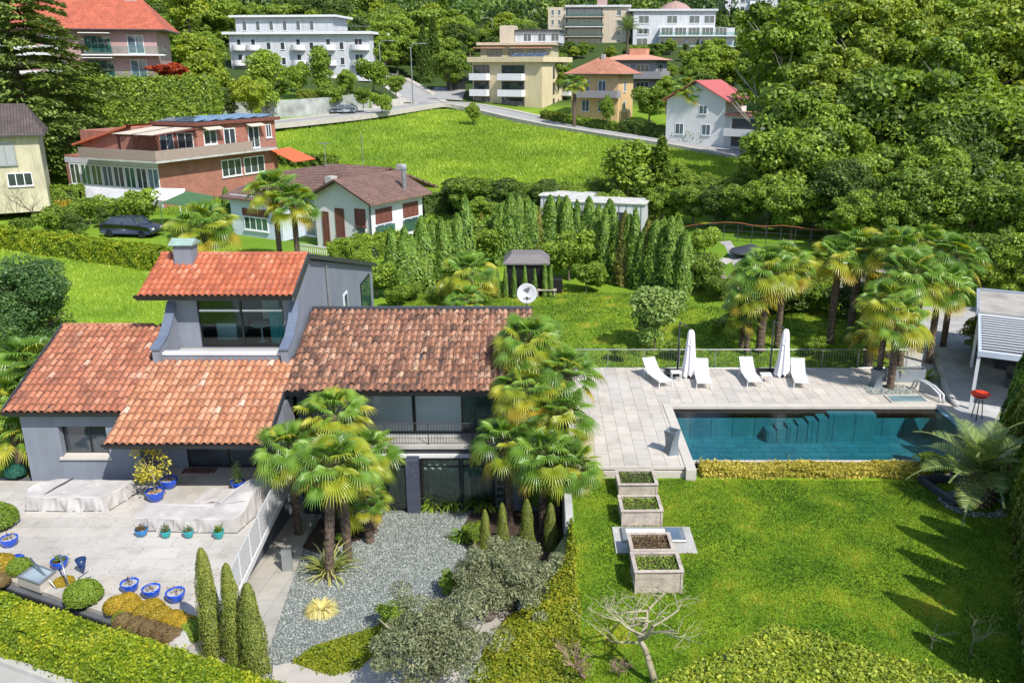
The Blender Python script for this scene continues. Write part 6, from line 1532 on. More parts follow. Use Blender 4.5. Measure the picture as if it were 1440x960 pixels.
# 8 white house with the red roof
b = bld('house', 1017, 203, 128, 33, 'white gabled house with a red metal roof and deep balconies beside the wood')
mb = MB(); pr = [(-9.6, -3), (0, -3), (0, 6.4), (-4.8, 8.9), (-9.6, 6.4)]
A = [mb.p((x, 0, z)) for x, z in pr]; B = [mb.p((x, 9, z)) for x, z in pr]; mb.face(A); mb.face(B[::-1])
for k in range(5): mb.face((A[k], B[k], B[(k+1) % 5], A[(k+1) % 5]))
b.scale = (.97, .97, .97)
mb.build('wall', WHITE, b)
mb = MB()
for s in ((-4.8, 9.1, .7, 6.15), (-4.8, 9.1, -10.3, 6.15)):
    x0, z0, x1, z1 = s; c = [(x0, -.6, z0), (x1, -.6, z1), (x1, 9.6, z1), (x0, 9.6, z0)]; c2 = [(x, y, z+.14) for x, y, z in c]
    i = [mb.p(q) for q in c+c2]; mb.face(i[4:]); mb.face(i[:4][::-1])
    for k in range(4): mb.face((i[k], i[(k+1) % 4], i[4+(k+1) % 4], i[4+k]))
mb.build('roof', ROOFR, b)
fwin(b, TS, -4.2, -2.9, 4.3, 5.6, 2, gl=GLASSB); fwin(b, TS, -3.6, -2.2, 1.2, 2.8, 2, gl=GLASSB); fwin(b, TS, -8, -6.6, 1.2, 2.8, 2, gl=GLASSB)
mb = MB(); mb.box(.004, 0, -3, 6.0, 1.0, 4.2); mb.box(.004, 1.0, -3, .3, 8, 4.2); mb.build('side_wing', WHITEG, b)
slab(b, .1, 6.8, -.5, 8.4, 4.2, 4.5, ORT, 'wing_roof')
for z in (-.2, 2.2): mb = MB(); mb.box(1.2, -.06, z, 5.6, -.004, z+1.6); mb.build('loggia', GREYD, b)
fbal(b, Matrix.Translation((0, -.07, 0)), .4, 6.0, 1.5, 1.2, .9, WHITE)
# 9 block top right
b = bld('apartment_block', 1092, 32, 330, 0, 'distant white apartment block half hidden by trees on the upper hillside')
body(b, -19, 0, 0, 12, -10, 12, WHITEG)
for k in range(4):
    for u in (-17, -13.5, -4): fwin(b, TS, u, u+1.6, 1+2.8*k, 2.7+2.8*k, 1)
    fbal(b, TS, -10.5, -6, .6+2.8*k, 1.6, 1, WHITE); fwin(b, TS, -10, -6.5, .7+2.8*k, 2.8+2.8*k, 2)
# low roofs among the trees
b = bld('house', 552, 36, 300, 0, 'low flat roofed pale house among the trees on the hillside above the road bend')
body(b, -17, 0, 0, 10, -6, 3.2, BEIGE2); slab(b, -18, 1, -1, 11, 3.2, 3.7, BEIGE)
for u in (-15, -10, -5): fwin(b, TS, u, u+3, .4, 2.6, 3)
b = bld('house', 412, 14, 340, 0, 'far off house whose pale flat roof edge shows above the forest'); body(b, -10, 0, 0, 8, -8, 2.6, WHITEG); slab(b, -11, 1, -1, 9, 2.6, 3.2, CONC)
fwin(b, TS, -8, -5, .5, 2, 2); fwin(b, TS, -4, -1, .5, 2, 2)
# 10 brick house
b = bld('brick_house', 230, 290, 85, 25, 'red brick house with a wraparound balcony, pergola terrace and dark gravel roof')
L_, D_ = 13.4, 17.0
b.scale = (1, 1, 1.08); b.location.z -= .9
body(b, -L_, 0, 0, D_, -2, 5.0, BRICK); body(b, -L_, -5.6, 2.2, D_, 5.0, 7.2, BRICK); body(b, -5.59, 0, 5.2, D_, 5.0, 7.8, BRICK)
mb = MB(); mb.prism([(-5.9, 4.9), (.35, 4.9), (.35, D_+.4), (-5.9, D_+.4)], 7.8, 8.05); r_ = mb.build('roof', GRAVR, b)
mb = MB(); mb.box(.25, 4.8, 7.75, .42, D_+.5, 8.08); mb.box(-5.9, 4.75, 7.75, .42, 4.9, 8.08); mb.build('roof_edge', SHUT, r_)
for i_ in range(2):
    for j_ in range(6): x_ = -5.4+2.8*i_; y_ = 5.4+1.9*j_; mb = MB(); P__ = [(x_, y_, 8.12), (x_+2.6, y_, 8.12), (x_+2.6, y_+1.75, 8.36), (x_, y_+1.75, 8.36)]; mb.poly(P__); mb.poly([(a_, c_, d_-.05) for a_, c_, d_ in P__][::-1]); mb.build('solar_panel', GLASSB, r_)

mb = MB(); mb.poly([(-5.6, 1.6, 7.9), (-5.6, D_+.3, 7.9), (-L_-.8, D_+.3, 5.9), (-L_-.8, 1.6, 5.9)]); mb.poly([(-5.6, 1.6, 7.7), (-L_-.8, 1.6, 5.7), (-L_-.8, D_+.3, 5.7), (-5.6, D_+.3, 7.7)]); mb.poly([(-5.6, 1.6, 7.7), (-5.6, 1.6, 7.9), (-L_-.8, 1.6, 5.9), (-L_-.8, 1.6, 5.7)]); mb.build('sloping_roof', ROOFT, b)
mb = MB(); mb.poly([(-5.6, 2.19, 5), (-5.6, 2.19, 7.75), (-L_, 2.19, 5.9), (-L_, 2.19, 5)]); mb.poly([(-5.59, 2.2, 7), (-5.59, 5.2, 7), (-5.59, 5.2, 7.75), (-5.59, 2.2, 7.75)]); mb.build('gable_wall', BRICK, b)
slab(b, -9.5, 1.3, -1.3, 5.3, 4.85, 5.05, CONC, 'balcony_floor'); mb = MB(); mb.box(.0, 5.3, 4.85, 1.3, 15.7, 5.05); mb.build('balcony_floor', CONC, b)
mb = MB(); mb.box(-9.5, -1.3, 5.06, 1.3, -1.2, 5.95); mb.box(1.2, -1.2, 5.06, 1.3, 11.8, 5.95)
bp_ = mb.build('balcony_panel', PANEL, b)
rr_ = railing(None, [(1.25, 11.8, 5.05), (1.25, 15.6, 5.05)], .95, .18, .02); rr_[2].build('railing', GALV, bp_); rr_[1].build('bars', GALV, bp_)
mb = MB()
for x in (-5.2, -2.4, .3):
    mb.box(x, .0, 5.05, x+.18, .18, 7.0)
mb.box(-5.4, 0, 7.0, .6, .18, 7.2); mb.box(-5.4, 4.9, 7.35, .6, 5.1, 7.5)
for k in range(7): mb.tube([(-5.3+.95*k, -.2, 7.2), (-5.3+.95*k, 5.1, 7.5)], .06, 4)
pg = mb.build('pergola', SHUT, b)
for x in (-5.2, -2.2): mb = MB(); mb.poly([(x, -.6, 7.25), (x+2.6, -.6, 7.25), (x+2.6, 4.6, 7.62), (x, 4.6, 7.62)]); mb.poly([(x, -.6, 7.2), (x, 4.6, 7.57), (x+2.6, 4.6, 7.57), (x+2.6, -.6, 7.2)]); mb.build('awning', AWN, pg)
fwin(b, Matrix.Translation((0, 5.2, 0)), -5.2, -3.2, 5.1, 7.0, 2, gl=GLASSB); fwin(b, Matrix.Translation((0, 5.2, 0)), -2.6, -.4, 5.1, 7.1, 2)
for u, w_, z, h_ in ((6.2, 1.8, 5.9, 1.4), (9.0, 1.7, 5.1, 2.2), (12.6, 1.7, 5.1, 2.3), (15.4, .9, 6.0, 1.4)):
    fwin(b, TE_, u, u+w_, z, z+h_, 2, f=.1)
for u, w_ in ((6.0, 2.4), (12.2, 2.4)): mb = MB(TE_); mb.poly([(u, -1.0, 7.35), (u+w_, -1.0, 7.35), (u+w_, -.02, 7.65), (u, -.02, 7.65)]); mb.poly([(u, -1.0, 7.3), (u, -.02, 7.6), (u+w_, -.02, 7.6), (u+w_, -1.0, 7.3)]); mb.build('awning', AWN, b)
for u, w_ in ((8.2, 2.9), (11.5, 3.2)): fwin(b, TE_, u, u+w_, 2.6, 4.3, 3, f=.1)
for u, w_ in ((9.0, 2.2), (12.0, 3.2)): fwin(b, TE_, u, u+w_, -.2, 1.0, 3, f=.1)
mb = MB(); mb.box(-L_-.02, -.06, 4.3, 0, -.004, 4.8); mb.box(-L_-.02, -.08, .5, .05, -.004, 2.2); mb.build('white_band', WHITEG, b)
for k in range(8): fwin(b, TS, -12.9+1.62*k, -12.9+1.62*k+1.5, 2.25, 4.25, 2, f=.1, gl=(GLASS, GLASSG, GLASS, GLASSB)[k % 4])
mb = MB(); mb.poly([(-12, -.1, 2.2), (0, -.1, 2.2), (.4, -2.2, .3), (-12, -1.0, .8)]); mb.build('stair_wall', WHITEG, b)
mb = MB(TE_); mb.poly([(15.8, -3.4, 3.6), (19.8, -3.2, 3.6), (19.8, .5, 4.7), (15.8, -.02, 4.7)]); mb.poly([(15.8, -3.4, 3.55), (15.8, -.02, 4.65), (19.8, .5, 4.65), (19.8, -3.2, 3.55)]); mb.build('orange_awning', ORANGE, b)
# canopies before it
mb = MB(); q = PY(232, 276, 76); mb.poly([(q.x-1.6, 74.5, q.z), (q.x+1.8, 74.8, q.z-.3), (q.x+1.4, 77.2, q.z+.5), (q.x-1.0, 77, q.z+.6)])
for a_, b_ in ((-1.5, 74.6), (1.7, 74.9), (1.3, 77.1)): mb.tube([(q.x+a_, b_, q.z), (q.x+a_, b_, -.2)], .04, 5)
tag(mb.build('garden_canopy', UMBC), 'white cloth garden canopy at the foot of the brick house', 'canopy')
mb = MB(); q = PY(262, 283, 72); P_ = [(q.x-1.8, 71, q.z), (q.x+2.0, 71, q.z-.4), (q.x+1.8, 73.6, q.z+.2), (q.x-.6, 73.8, q.z+.6)]; mb.poly(P_); mb.poly([(x, y, z-.03) for x, y, z in P_][::-1])
for x, y, z in P_: mb.tube([(x, y, z), (x, y, -.2)], .04, 5)
tag(mb.build('garden_canopy', M('green_canopy_cloth', (.05, .12, .045), .8, .1)), 'green cloth garden canopy beside the white one', 'canopy')
# 11 white house with the brown roof
b = bld('house', 523, 346, 64, 30, 'white house with a wide brown tiled roof and brown shutters behind the tower')
Lh = 15.5; b.scale = (1, 1, 1.2)
body(b, -5.6, 0, 0, 6.4, -1, 2.9, WHITE); body(b, -Lh, -5.61, 2.6, 9.0, -1, 2.6, M('pale_blue_render', (.55, .62, .70), .85, .08, .6)); body(b, -Lh-.01, -9.6, .2, 2.6, -1, 2.35, M('pale_blue_render', (.55, .62, .70), .85, .08, .6))
mb = MB(); mb.poly([(-5.6, -.001, 2.9), (0, -.001, 2.9), (-2.8, -.001, 4.0)]); mb.build('gable_wall', WHITE, b)
def slope(mb, P, th=.13):
    a = [mb.p(q) for q in P]; c = [mb.p((x, y, z-th)) for x, y, z in P]; n = len(P); mb.face(a); mb.face(c[::-1])
    for k in range(n): mb.face((c[k], c[(k+1) % n], a[(k+1) % n], a[k]))
mb = MB(); slope(mb, [(-2.8, -.7, 4.12), (.7, -.7, 2.75), (.7, 6.9, 2.75), (-2.8, 6.9, 4.12)]); slope(mb, [(-6.3, -.7, 2.75), (-2.8, -.7, 4.12), (-2.8, 7.0, 4.12), (-6.3, 3.4, 2.95)]); slope(mb, [(-Lh-.5, 1.9, 2.55), (-6.3, 1.9, 2.55), (-2.9, 6.0, 4.3), (-9, 6.2, 4.3), (-Lh-.5, 5.0, 3.4)]); slope(mb, [(-Lh-.5, 5.0, 3.4), (-9, 6.2, 4.3), (-2.8, 6.2, 4.3), (-.8, 9.8, 2.8), (-Lh-.5, 9.8, 2.6)]); slope(mb, [(-Lh-.6, -.4, 2.2), (-9.2, -.4, 2.2), (-9.2, 2.4, 2.75), (-Lh-.6, 2.4, 2.75)])
mb.build('roof', BROWNT, b)
mb = MB(); mb.lathe([(.18, 2.8), (.18, 4.4), (.24, 4.42), (.24, 4.5), (.1, 4.6)], 10, -.3, 4.6, 0); mb.build('flue', GALV, b); body(b, -7.6, -6.9, 3.4, 4.1, 2.8, 3.7, CONC, 'chimney'); body(b, -4, -3.4, 8.2, 8.8, 2.4, 4.3, CONC, 'chimney')
for u0, u1 in ((.6, 2.5), (3.9, 5.8)):
    fwin(b, TE_, u0, u1, 1.3, 2.25, 3, fr=SHUT, gl=SHUT, sill=False); fwin(b, TE_, u0, u1, .4, 1.27, 2, gl=GLASSB, sill=False); fbal(b, TE_, u0-.1, u1+.1, .35, .25, .8, WHITE, glass=GLASSG)
for u0 in (1.0, 3.0, 4.8): fwin(b, TE_, u0, u0+.8, -.8, -.05, 1)
fwin(b, TS, -1.5, -.45, .2, 1.2, 1, gl=GLASSB); fwin(b, TS, -1.5, -.45, 1.2, 2.3, 1, fr=SHUT, gl=SHUT)
fwin(b, TS, -4.9, -4.2, -.3, 1.9, 2, fr=SHUT, gl=SHUT); fwin(b, TS, -3.5, -2.6, .4, 2.2, 1, fr=SHUT, gl=SHUT)
TT = Matrix.Translation((0, 2.6, 0)); fwin(b, TT, -7.8, -6.2, -.4, 2.0, 2, gl=GLASSG); fwin(b, TT, -9.3, -8.2, -.4, 2.0, 1, gl=GLASSG)
TT = Matrix.Translation((0, .2, 0)); fwin(b, TT, -14.0, -11.2, .0, .95, 4, gl=GLASSG); fwin(b, TT, -14.1, -11.1, .98, 1.5, 1, fr=SHUT, gl=SHUT, sill=False)
mb = MB(); mb.tube([(.06, -.06, 2.7), (.06, -.06, -1)], .06, 6); mb.build('downpipe', GREYD, b)
mb = MB()
for k in range(14): mb.box(-5.5+.22*k, -2.0, -1.0, -5.45+.22*k, -1.95, -.1)
mb.box(-5.5, -2.02, -.1, -2.4, -1.93, -.02); mb.build('stair_railing', WHITE, b)
def aerial(p, x, y, z, h=1.8):
    mb = MB(); mb.tube([(x, y, z), (x, y, z+h)], .03, 5); mb.tube([(x-.5, y, z+h-.1), (x+.5, y, z+h-.1)], .015, 4)
    for k in range(5): mb.tube([(x-.4+.2*k, y-.25, z+h-.1), (x-.4+.2*k, y+.25, z+h-.1)], .012, 4)
    mb.build('aerial', GALV, p)
aerial(b, -9.5, 5.6, 4.0)
# 12 old yellow house
b = bld('house', 66, 266, 80, -27, 'old cream house with a dark mossy roof at the left edge of the view'.replace(' at the left edge of the view', ' beside the cedar'))
body(b, -12, 0, 0, 8, -2, 5.0, YELW); hip(b, -12.6, .6, -.7, 8.7, 5.0, 2.6, DARKT, 1.4)
fwin(b, TS, -3.6, -2.0, 2.3, 4.4, 2, fr=GALV, gl=M('grey_shutter', (.30, .32, .32), .8, .1, 6)); fwin(b, TS, -5.6, -4.4, -.3, 1.9, 2); fwin(b, TS, -3.0, -1.0, .4, 1.6, 3); fwin(b, TS, -9, -7.5, 2.3, 4.0, 2)
# 13 white site cabins behind the conifer row
def cabin(px, py, Y, rot, L, label, seed):
    b = bld('site_cabin', px, py, Y, rot, label, 'cabin'); body(b, -L, 0, 0, 2.6, -.3, 2.6, WHITEG)
    mb = MB()
    for k in range(int(L/.6)): mb.box(-L+.3+.6*k, -.03, 0, -L+.36+.6*k, -.003, 2.5)
    mb.build('ribs', GALV, b); slab(b, -L-.15, .15, -.15, 2.8, 2.6, 2.72, M('grey_white_roof', (.50, .49, .45), .8, .2, 1.5), 'roof')
    fwin(b, TS, -L+.9, -L+1.9, .9, 1.9, 1, fr=GREYD); fwin(b, TS, -2.4, -1.4, .9, 1.9, 1, fr=GREYD); return b
cabin(905, 333, 68, 14, 6.6, 'white ribbed site cabin behind the right part of the conifer row', 1); cabin(838, 320, 74, 14, 5.0, 'white site cabin with a pale flat roof behind the first cabin', 2)
# roads ------------------------------------------------------------
def road(name, pts, w, mat, off=.07, kerb=True, px=True):
    W = [PT(x, y, 70) if px else Vector((x, y, 0)) for x, y in pts]; S = []
    for a, b in zip(W, W[1:]):
        n = max(1, int((b-a).length/2.5)); S += [a.lerp(b, k/n) for k in range(n)]
    S.append(W[-1])
    for _ in range(6): S = [S[0]]+[(S[i-1]+S[i]*2+S[i+1])/4 for i in range(1, len(S)-1)]+[S[-1]]
    mb = MB(); rows = []; offs = (-w/2, -w/4, 0, w/4, w/2); kb = MB(); kr = []
    for i, s in enumerate(S):
        d = (S[min(i+1, len(S)-1)]-S[max(i-1, 0)]); d.z = 0; d.normalize(); n = Vector((-d.y, d.x, 0)); c = s
        z = max(hgt(c.x+n.x*o_, c.y+n.y*o_) for o_ in offs)+off
        rows.append([mb.p((c.x+n.x*o_, c.y+n.y*o_, z)) for o_ in offs])
        kr.append([[kb.p((c.x+n.x*o_, c.y+n.y*o_, z+h_)) for o_, h_ in ((sg*w/2, -.5), (sg*w/2, .12), (sg*(w/2+1.3), .12), (sg*(w/2+1.3), -.6))] for sg in (-1, 1)])
    for a, b in zip(rows, rows[1:]):
        for k in range(4): mb.face((a[k], b[k], b[k+1], a[k+1]))
    st(mb.build(name, mat))
    if kerb:
        for a, b in zip(kr, kr[1:]):
            for sg in (0, 1):
                for k in range(3): kb.face((a[sg][k], b[sg][k], b[sg][k+1], a[sg][k+1]))
        st(kb.build('pavement', PATHM))
    return S, w
RS = M('pale_road', (.30, .30, .29), .9, .10, .4)
main_road, _ = road('road', [(250, 190), (320, 184), (395, 178), (440, 172), (500, 166), (560, 155), (610, 146), (650, 148), (700, 158), (760, 172), (830, 183), (900, 195), (975, 206), (1060, 220), (1100, 226)], 5.2, RS)
S2, _ = road('side_road', [(600, 146), (590, 138), (575, 128), (560, 119), (548, 112)], 6.0, RS, .10, True)
st(drape('parking_place', [(PT(x, y, 100).x, PT(x, y, 100).y) for x, y in ((600, 140), (650, 143), (655, 128), (612, 124))], hgt, .2, RS, ()))
mp_ = [(p.x, p.y-4.2) for p in main_road[6:-3]]
grass_cards('meadow_blades', [(-50, 84), (-30, 80), (44, 80)]+mp_[::-1], lambda x, y: hgt(x, y), 190000, .30, BLADEM, 8, 'long fresh grass of the sloping meadow')
q = PT(511, 236, 60); mb = MB(); mb.tube([(q.x, q.y, q.z), (q.x, q.y, q.z+4.2)], .06, 6); tag(mb.build('meadow_post', GALV), 'thin metal post standing alone at the left part of the meadow', 'post')
# retaining wall along the road
def wall_line(name, pts, h, th, mat, label, off=0, cat='wall', base=-.6):
    mb = MB(); S = []
    for a, b in zip(pts, pts[1:]):
        n = max(1, int((Vector(b)-Vector(a)).length/3)); S += [Vector(a).lerp(Vector(b), k/n) for k in range(n)]
    S.append(Vector(pts[-1])); r = []
    for i, s in enumerate(S):
        d = (S[min(i+1, len(S)-1)]-S[max(i-1, 0)]).normalized(); n = Vector((-d.y, d.x))*th/2; z = hgt(s.x, s.y)
        r.append([mb.p((s.x-n.x, s.y-n.y, z+base)), mb.p((s.x-n.x, s.y-n.y, z+h)), mb.p((s.x+n.x, s.y+n.y, z+h)), mb.p((s.x+n.x, s.y+n.y, z+base))])
    for a, b in zip(r, r[1:]):
        for k in range(3): mb.face((a[k], b[k], b[k+1], a[k+1]))
    mb.face(r[0]); mb.face(r[-1][::-1])
    return tag(mb.build(name, mat), label, cat)
def w2(px, py): q = PT(px, py, 70); return (q.x, q.y)
def off_line(pts, dy): return [(x, y+dy) for x, y in pts]
wl = off_line([w2(170, 182), w2(300, 180), w2(400, 172), w2(460, 167), w2(512, 160)], 4.2)
wall_line('retaining_wall', wl, 2.7, .4, CONCW, 'long streaked grey retaining wall along the far road', 0)
wall_line('low_wall', off_line([w2(565, 152), w2(530, 158), w2(515, 160)], 5), 1.0, .3, CONC, 'low concrete wall at the inner side of the road bend')
# lamps, signs, cars
def lamp(px, py, ptop, label, arm=1):
    q = PT(px, py, 90); h = zat(px, ptop, q.y)-q.z; o = empty('street_lamp', q, 0, label, 'street lamp')
    mb = MB(); mb.tube([(0, 0, 0), (0, 0, h-.6), (.12*arm, 0, h-.15), (.5*arm, 0, h), (2.0*arm, 0, h+.1)], [.11, .08, .07, .06, .05], 8); mb.build('pole', GALV, o)
    mb = MB(); mb.bbox(min(1.9*arm, 2.9*arm), -.14, h+.0, max(1.9*arm, 2.9*arm), .14, h+.14, .05); mb.build('lamp_head', GALV, o)
lamp(581, 149, 62, 'tall street lamp in the road bend above the meadow', 1)
lamp(537, 132, 58, 'street lamp behind the shrubs of the white apartment block', 1); lamp(693, 75, 26, 'street lamp beside the chimney tower of the terraced building', -1)
q = PT(657, 128, 90); mb = MB(); mb.bbox(q.x-4.2, q.y, q.z, q.x-.5, q.y+2.2, q.z+2.6, .1); mb.box(q.x-4.4, q.y-.2, q.z+2.6, q.x-.3, q.y+2.4, q.z+2.75); tag(mb.build('bus_shelter', BLACK), 'dark green shelter at the parking place beside the road', 'shelter')
def car(loc, rz, col, label, suv=0):
    o = empty('parked_car', loc, rz, label, 'car'); W = .9; H = 1.45+.15*suv
    prof = [(-2.25, .35), (-2.28, .75), (-2.1, .92), (-1.25, 1.02), (1.55, 1.02+.1*suv), (2.15, 1.0+.08*suv), (2.25, .7), (2.22, .35)]
    mb = MB(); rings = []
    for y, s, dz in ((-W, .93, -.03), (-W*.92, .99, 0), (0, 1, .02), (W*.92, .99, 0), (W, .93, -.03)):
        rings.append([mb.p((x*s, y, .35+(z-.35)*(1+dz*2) if z > .4 else .33)) for x, z in prof])
    for a, b in zip(rings, rings[1:]):
        for k in range(len(prof)): mb.face((a[k], a[(k+1) % len(prof)], b[(k+1) % len(prof)], b[k]))
    mb.face(rings[0]); mb.face(rings[-1][::-1]); mb.build('body', col, o, True)
    cab = [(-1.25, 1.0), (-.55, H-.03), (.1, H), (1.2, H-.04), (1.9+.1*suv, 1.05)]
    mb = MB(); a = [mb.p((x, -.80 if z < 1.1 else -.62, z)) for x, z in cab]; b = [mb.p((x, .80 if z < 1.1 else .62, z)) for x, z in cab]
    mb.face(a); mb.face(b[::-1]); mb.face((a[0], b[0], b[1], a[1])); mb.face((a[3], b[3], b[4], a[4])); mb.build('windows', GLASS, o)
    mb = MB(); T = [(-.62, H-.045), (.1, H+.012), (1.2, H-.025), (1.35, H-.09)]
    mb.grid(3, 6, lambda u, v: ((lambda i, f: (T[i][0]+(T[i+1][0]-T[i][0])*f, (v-.5)*1.26, T[i][1]+(T[i+1][1]-T[i][1])*f-.05*(2*v-1)**4+.02))(min(2, int(u*3)), u*3-min(2, int(u*3)))))
    for s in (-1, 1):
        for x0, x1 in ((-.62, -1.3), (.25, .3), (1.25, 1.95)): mb.tube([(x0, s*.63, H-.03), (x1, s*.81, 1.02)], .045, 4)
    mb.build('roof', col, o, True)
    for x in (-1.38, 1.38):
        for s in (-1, 1):
            T2 = Matrix.Translation((x, s*.80, .33)) @ Matrix.Rotation(R(90), 4, 'X'); m = MB(T2); m.lathe([(.2, -.1), (.31, -.1), (.33, -.06), (.33, .06), (.31, .1), (.2, .1)], 16); wh = m.build('wheel', BLACK, o); m = MB(T2); m.lathe([(.01, .085), (.2, .085), (.2, -.085), (.01, -.085)], 10); m.build('rim', GALV, wh)
    for s in (-.62, .62): m = MB(); m.bbox(-2.27, s-.17, .66, -2.16, s+.17, .8); m.build('headlight', WHITE, o); m = MB(); m.bbox(2.14, s-.15, .72, 2.25, s+.15, .88); m.build('tail_light', REDM, o)
    return o
def cpaint(n, c): return M(n, c, .25, .05, 1, metal=.3, spec=.6)
q = PY(186, 329, 71); car((q.x, q.y, hgt(q.x, q.y)), R(172), cpaint('blue_grey_paint', (.05, .065, .10)), 'dark blue grey car parked behind the long garden hedge', 1).scale = (1.05,)*3
q = PT(481, 163, 90); car((q.x, q.y+1.0, hgt(q.x, q.y+1)+.12), R(15), cpaint('silver_blue_paint', (.38, .44, .50)), 'silver blue car on the road below the streaked grey wall')
q = PT(846, 170, 90); car((q.x, q.y+2.5, q.z+.5), R(160), cpaint('white_car_paint', (.7, .7, .7)), 'white car before the apricot villa'); q = PT(547, 118, 90); car((q.x, q.y+3, q.z+.5), R(80), cpaint('white_car_paint', (.7, .7, .7)), 'white car at the upper end of the side road')
# spa shed and garden bits
q = PZ(737, 417, 0); sp_ = empty('spa_pavilion', (q.x-1.1, q.y+.9, -.1), 0, 'black garden pavilion with a grey canopy roof behind the six slim cypresses', 'pavilion')
mb = MB(); mb.box(0, 0, 0, 2.5, 2, 1.95); mb.build('body', BLACK, sp_); mb = MB(); mb.prism([(-.2, -.2), (2.7, -.2), (2.7, 2.2), (-.2, 2.2)], 1.95, 2.05); mb.box(-.2, -.2, 2.05, 2.7, 2.2, 2.5, taper=.5); mb.build('canopy_roof', M('canopy_grey', (.17, .15, .15), .8, .1), sp_)
mb = MB(); q = PZ(781, 412, 0); mb.bbox(q.x-.45, q.y+.4, -.1, q.x+.45, q.y+1.2, .8, .04); tag(mb.build('black_cabinet', BLACK), 'black cabinet right of the spa pavilion', 'cabinet')
q = PZ(768, 414, 0); bn = empty('garden_bench', (q.x, q.y, -.1), 0, 'low grey wooden bench in front of the black cabinet', 'bench'); mb = MB(); mb.bbox(-.65, -.18, .38, .65, .18, .43, .01); mb.build('seat', WOODW, bn)
for x in (-.55, .5): mb = MB(); mb.box(x, -.15, 0, x+.06, .15, .38); mb.build('leg', WOODW, bn)
for i, (px, s) in enumerate(((700, .95), (711, .95), (723, 1), (738, 1.02), (752, .92), (766, 1.05), (774, .95))):
    q = PZ(px, 418-(2 if i > 4 else 0), -.1); plant(SLIM[i % 2], q, (s, s, s*.98), None, 'slim young cypress in the row before the black spa pavilion', 'cypress', 'slim young cypresses before the spa pavilion')
# hedges and conifer rows
def thu(px, py, s, lab, grp, hs=1):
    q = PT(px+random.uniform(-1.5, 1.5), py, 42); s *= random.uniform(.88, 1.12); o = plant(THUJA[random.choice((0, 0, 0, 0, 1, 1, 1, 3, 3, 3, 3, 2))], q, (s, s, hs*random.uniform(.84, 1.1)), None, lab, 'thuja', grp); o.rotation_euler = (R(random.gauss(0, 1.3)), R(random.gauss(0, 1.3)), random.uniform(0, 6.28))
for i in range(12): thu(556+8.8*i, 419-1.2*i, 1.28, 'tall narrow thuja in the left row beside the garden palm', 'thujas of the left row', .95+.03*i)
for i in range(6): thu(638+8*i, 388-6*i, .95, 'tall narrow thuja at the back corner of the left row', 'thujas of the back corner', .85)
for i in range(19): thu(698+8.8*i, 372+(.2*i), 1.28, 'tall narrow thuja in the back row behind the spa pavilion', 'thujas of the back row', 1.12)
for i in range(16): thu(833+8.4*i, 393+1.7*i, 1.3, 'tall narrow thuja in the right row before the white cabins', 'thujas of the right row', 1.12)
q = PT(958, 430, 42); plant(THUJA[1], q, (1, 1, 1.05), None, 'brownish tall narrow thuja at the right end of the right row', 'thuja')
la, lb = PT(-60, 338, 42), PT(229, 379, 42)
def hfun(o): return lambda x, y: hgt(x, y)+o
hedge('garden_hedge', strip(la, lb, 1.5), hfun(-.2), hfun(1.45), .15, 550, G9, 'long yellow green clipped hedge behind the lawn left of the house', seed=31, wob=.1, core=CORE2)
la, lb = PT(-40, 302, 60), PT(120, 296, 60)
hedge('dark_hedge', strip(la, lb, 2.0), hfun(-.2), hfun(2.3), .18, 380, G1, 'dark green clipped hedge before the old cream house', seed=32, wob=.15)
la, lb = w2(150, 160), w2(290, 158)
hedge('tall_hedge', [(-78, 113), (-42, 113), (-42, 116), (-78, 116)], hfun(-.5), lambda x, y: zat(200, 112, 113), .34, 210, G1, 'tall dark hedge below the pink apartment house', seed=33, wob=.1)
hedge('clipped_hedge', strip(w2(412, 158), w2(468, 154), 1.6) if 0 else strip((PY(412, 150, 148).x, 152), (PY(468, 150, 148).x, 152), 2), hfun(2), lambda x, y: zat(440, 129, 152), .22, 220, G10, 'bright clipped hedge on top of the streaked retaining wall', seed=34, wob=.1)
hp = off_line([w2(765, 175), w2(800, 181), w2(880, 194), w2(950, 206), w2(1000, 212)], 4.6)
for i, (a, b) in enumerate(zip(hp, hp[1:])):
    hedge('roadside_hedge', strip(a, b, 1.4), hfun(-.2), hfun(1.3 if i < 2 else 1.9), .25, 170, (G10, G1, G2, G1)[i], ('low roadside hedge before the yellow apartment block', 'roadside hedge before the apricot villa', 'dark roadside hedge between villa and white gabled house', 'roadside hedge before the white gabled house')[i], seed=35+i, wob=.15)
q1, q2 = PT(480, 372, 42), PT(560, 352, 42); hedge('laurel_hedge', strip(q1, q2, 2.2), hfun(-.2), hfun(1.5), .14, 600, G4, 'bright laurel hedge between the white house and the left thuja row', seed=41, wob=.18)
q1, q2 = PT(392, 232, 60), PT(470, 240, 60); hedge('field_hedge', strip(q1, q2, 1.8), hfun(-.2), hfun(1.6), .22, 260, G1, 'dark hedge between the brick house and the meadow', seed=42, wob=.2)
q1, q2 = PT(592, 304, 60), PT(640, 300, 60); hedge('dark_hedge', strip(q1, q2, 2), hfun(-.2), hfun(1.9), .2, 320, G2, 'dark hedge piece right of the white house with the brown roof', seed=43, wob=.15)
hedge('ivy_wall', [(17.0, 40.5), (18.3, 40.5), (18.6, 44), (17.3, 44)], -.2, 3.1, .13, 600, leafmat('leaf_ivy_gold', [(0, (.07, .12, .02)), (.5, (.20, .24, .03)), (1, (.45, .30, .05))]), 'tall hedge with golden and orange leaves left of the pavilion', seed=44, wob=.1)
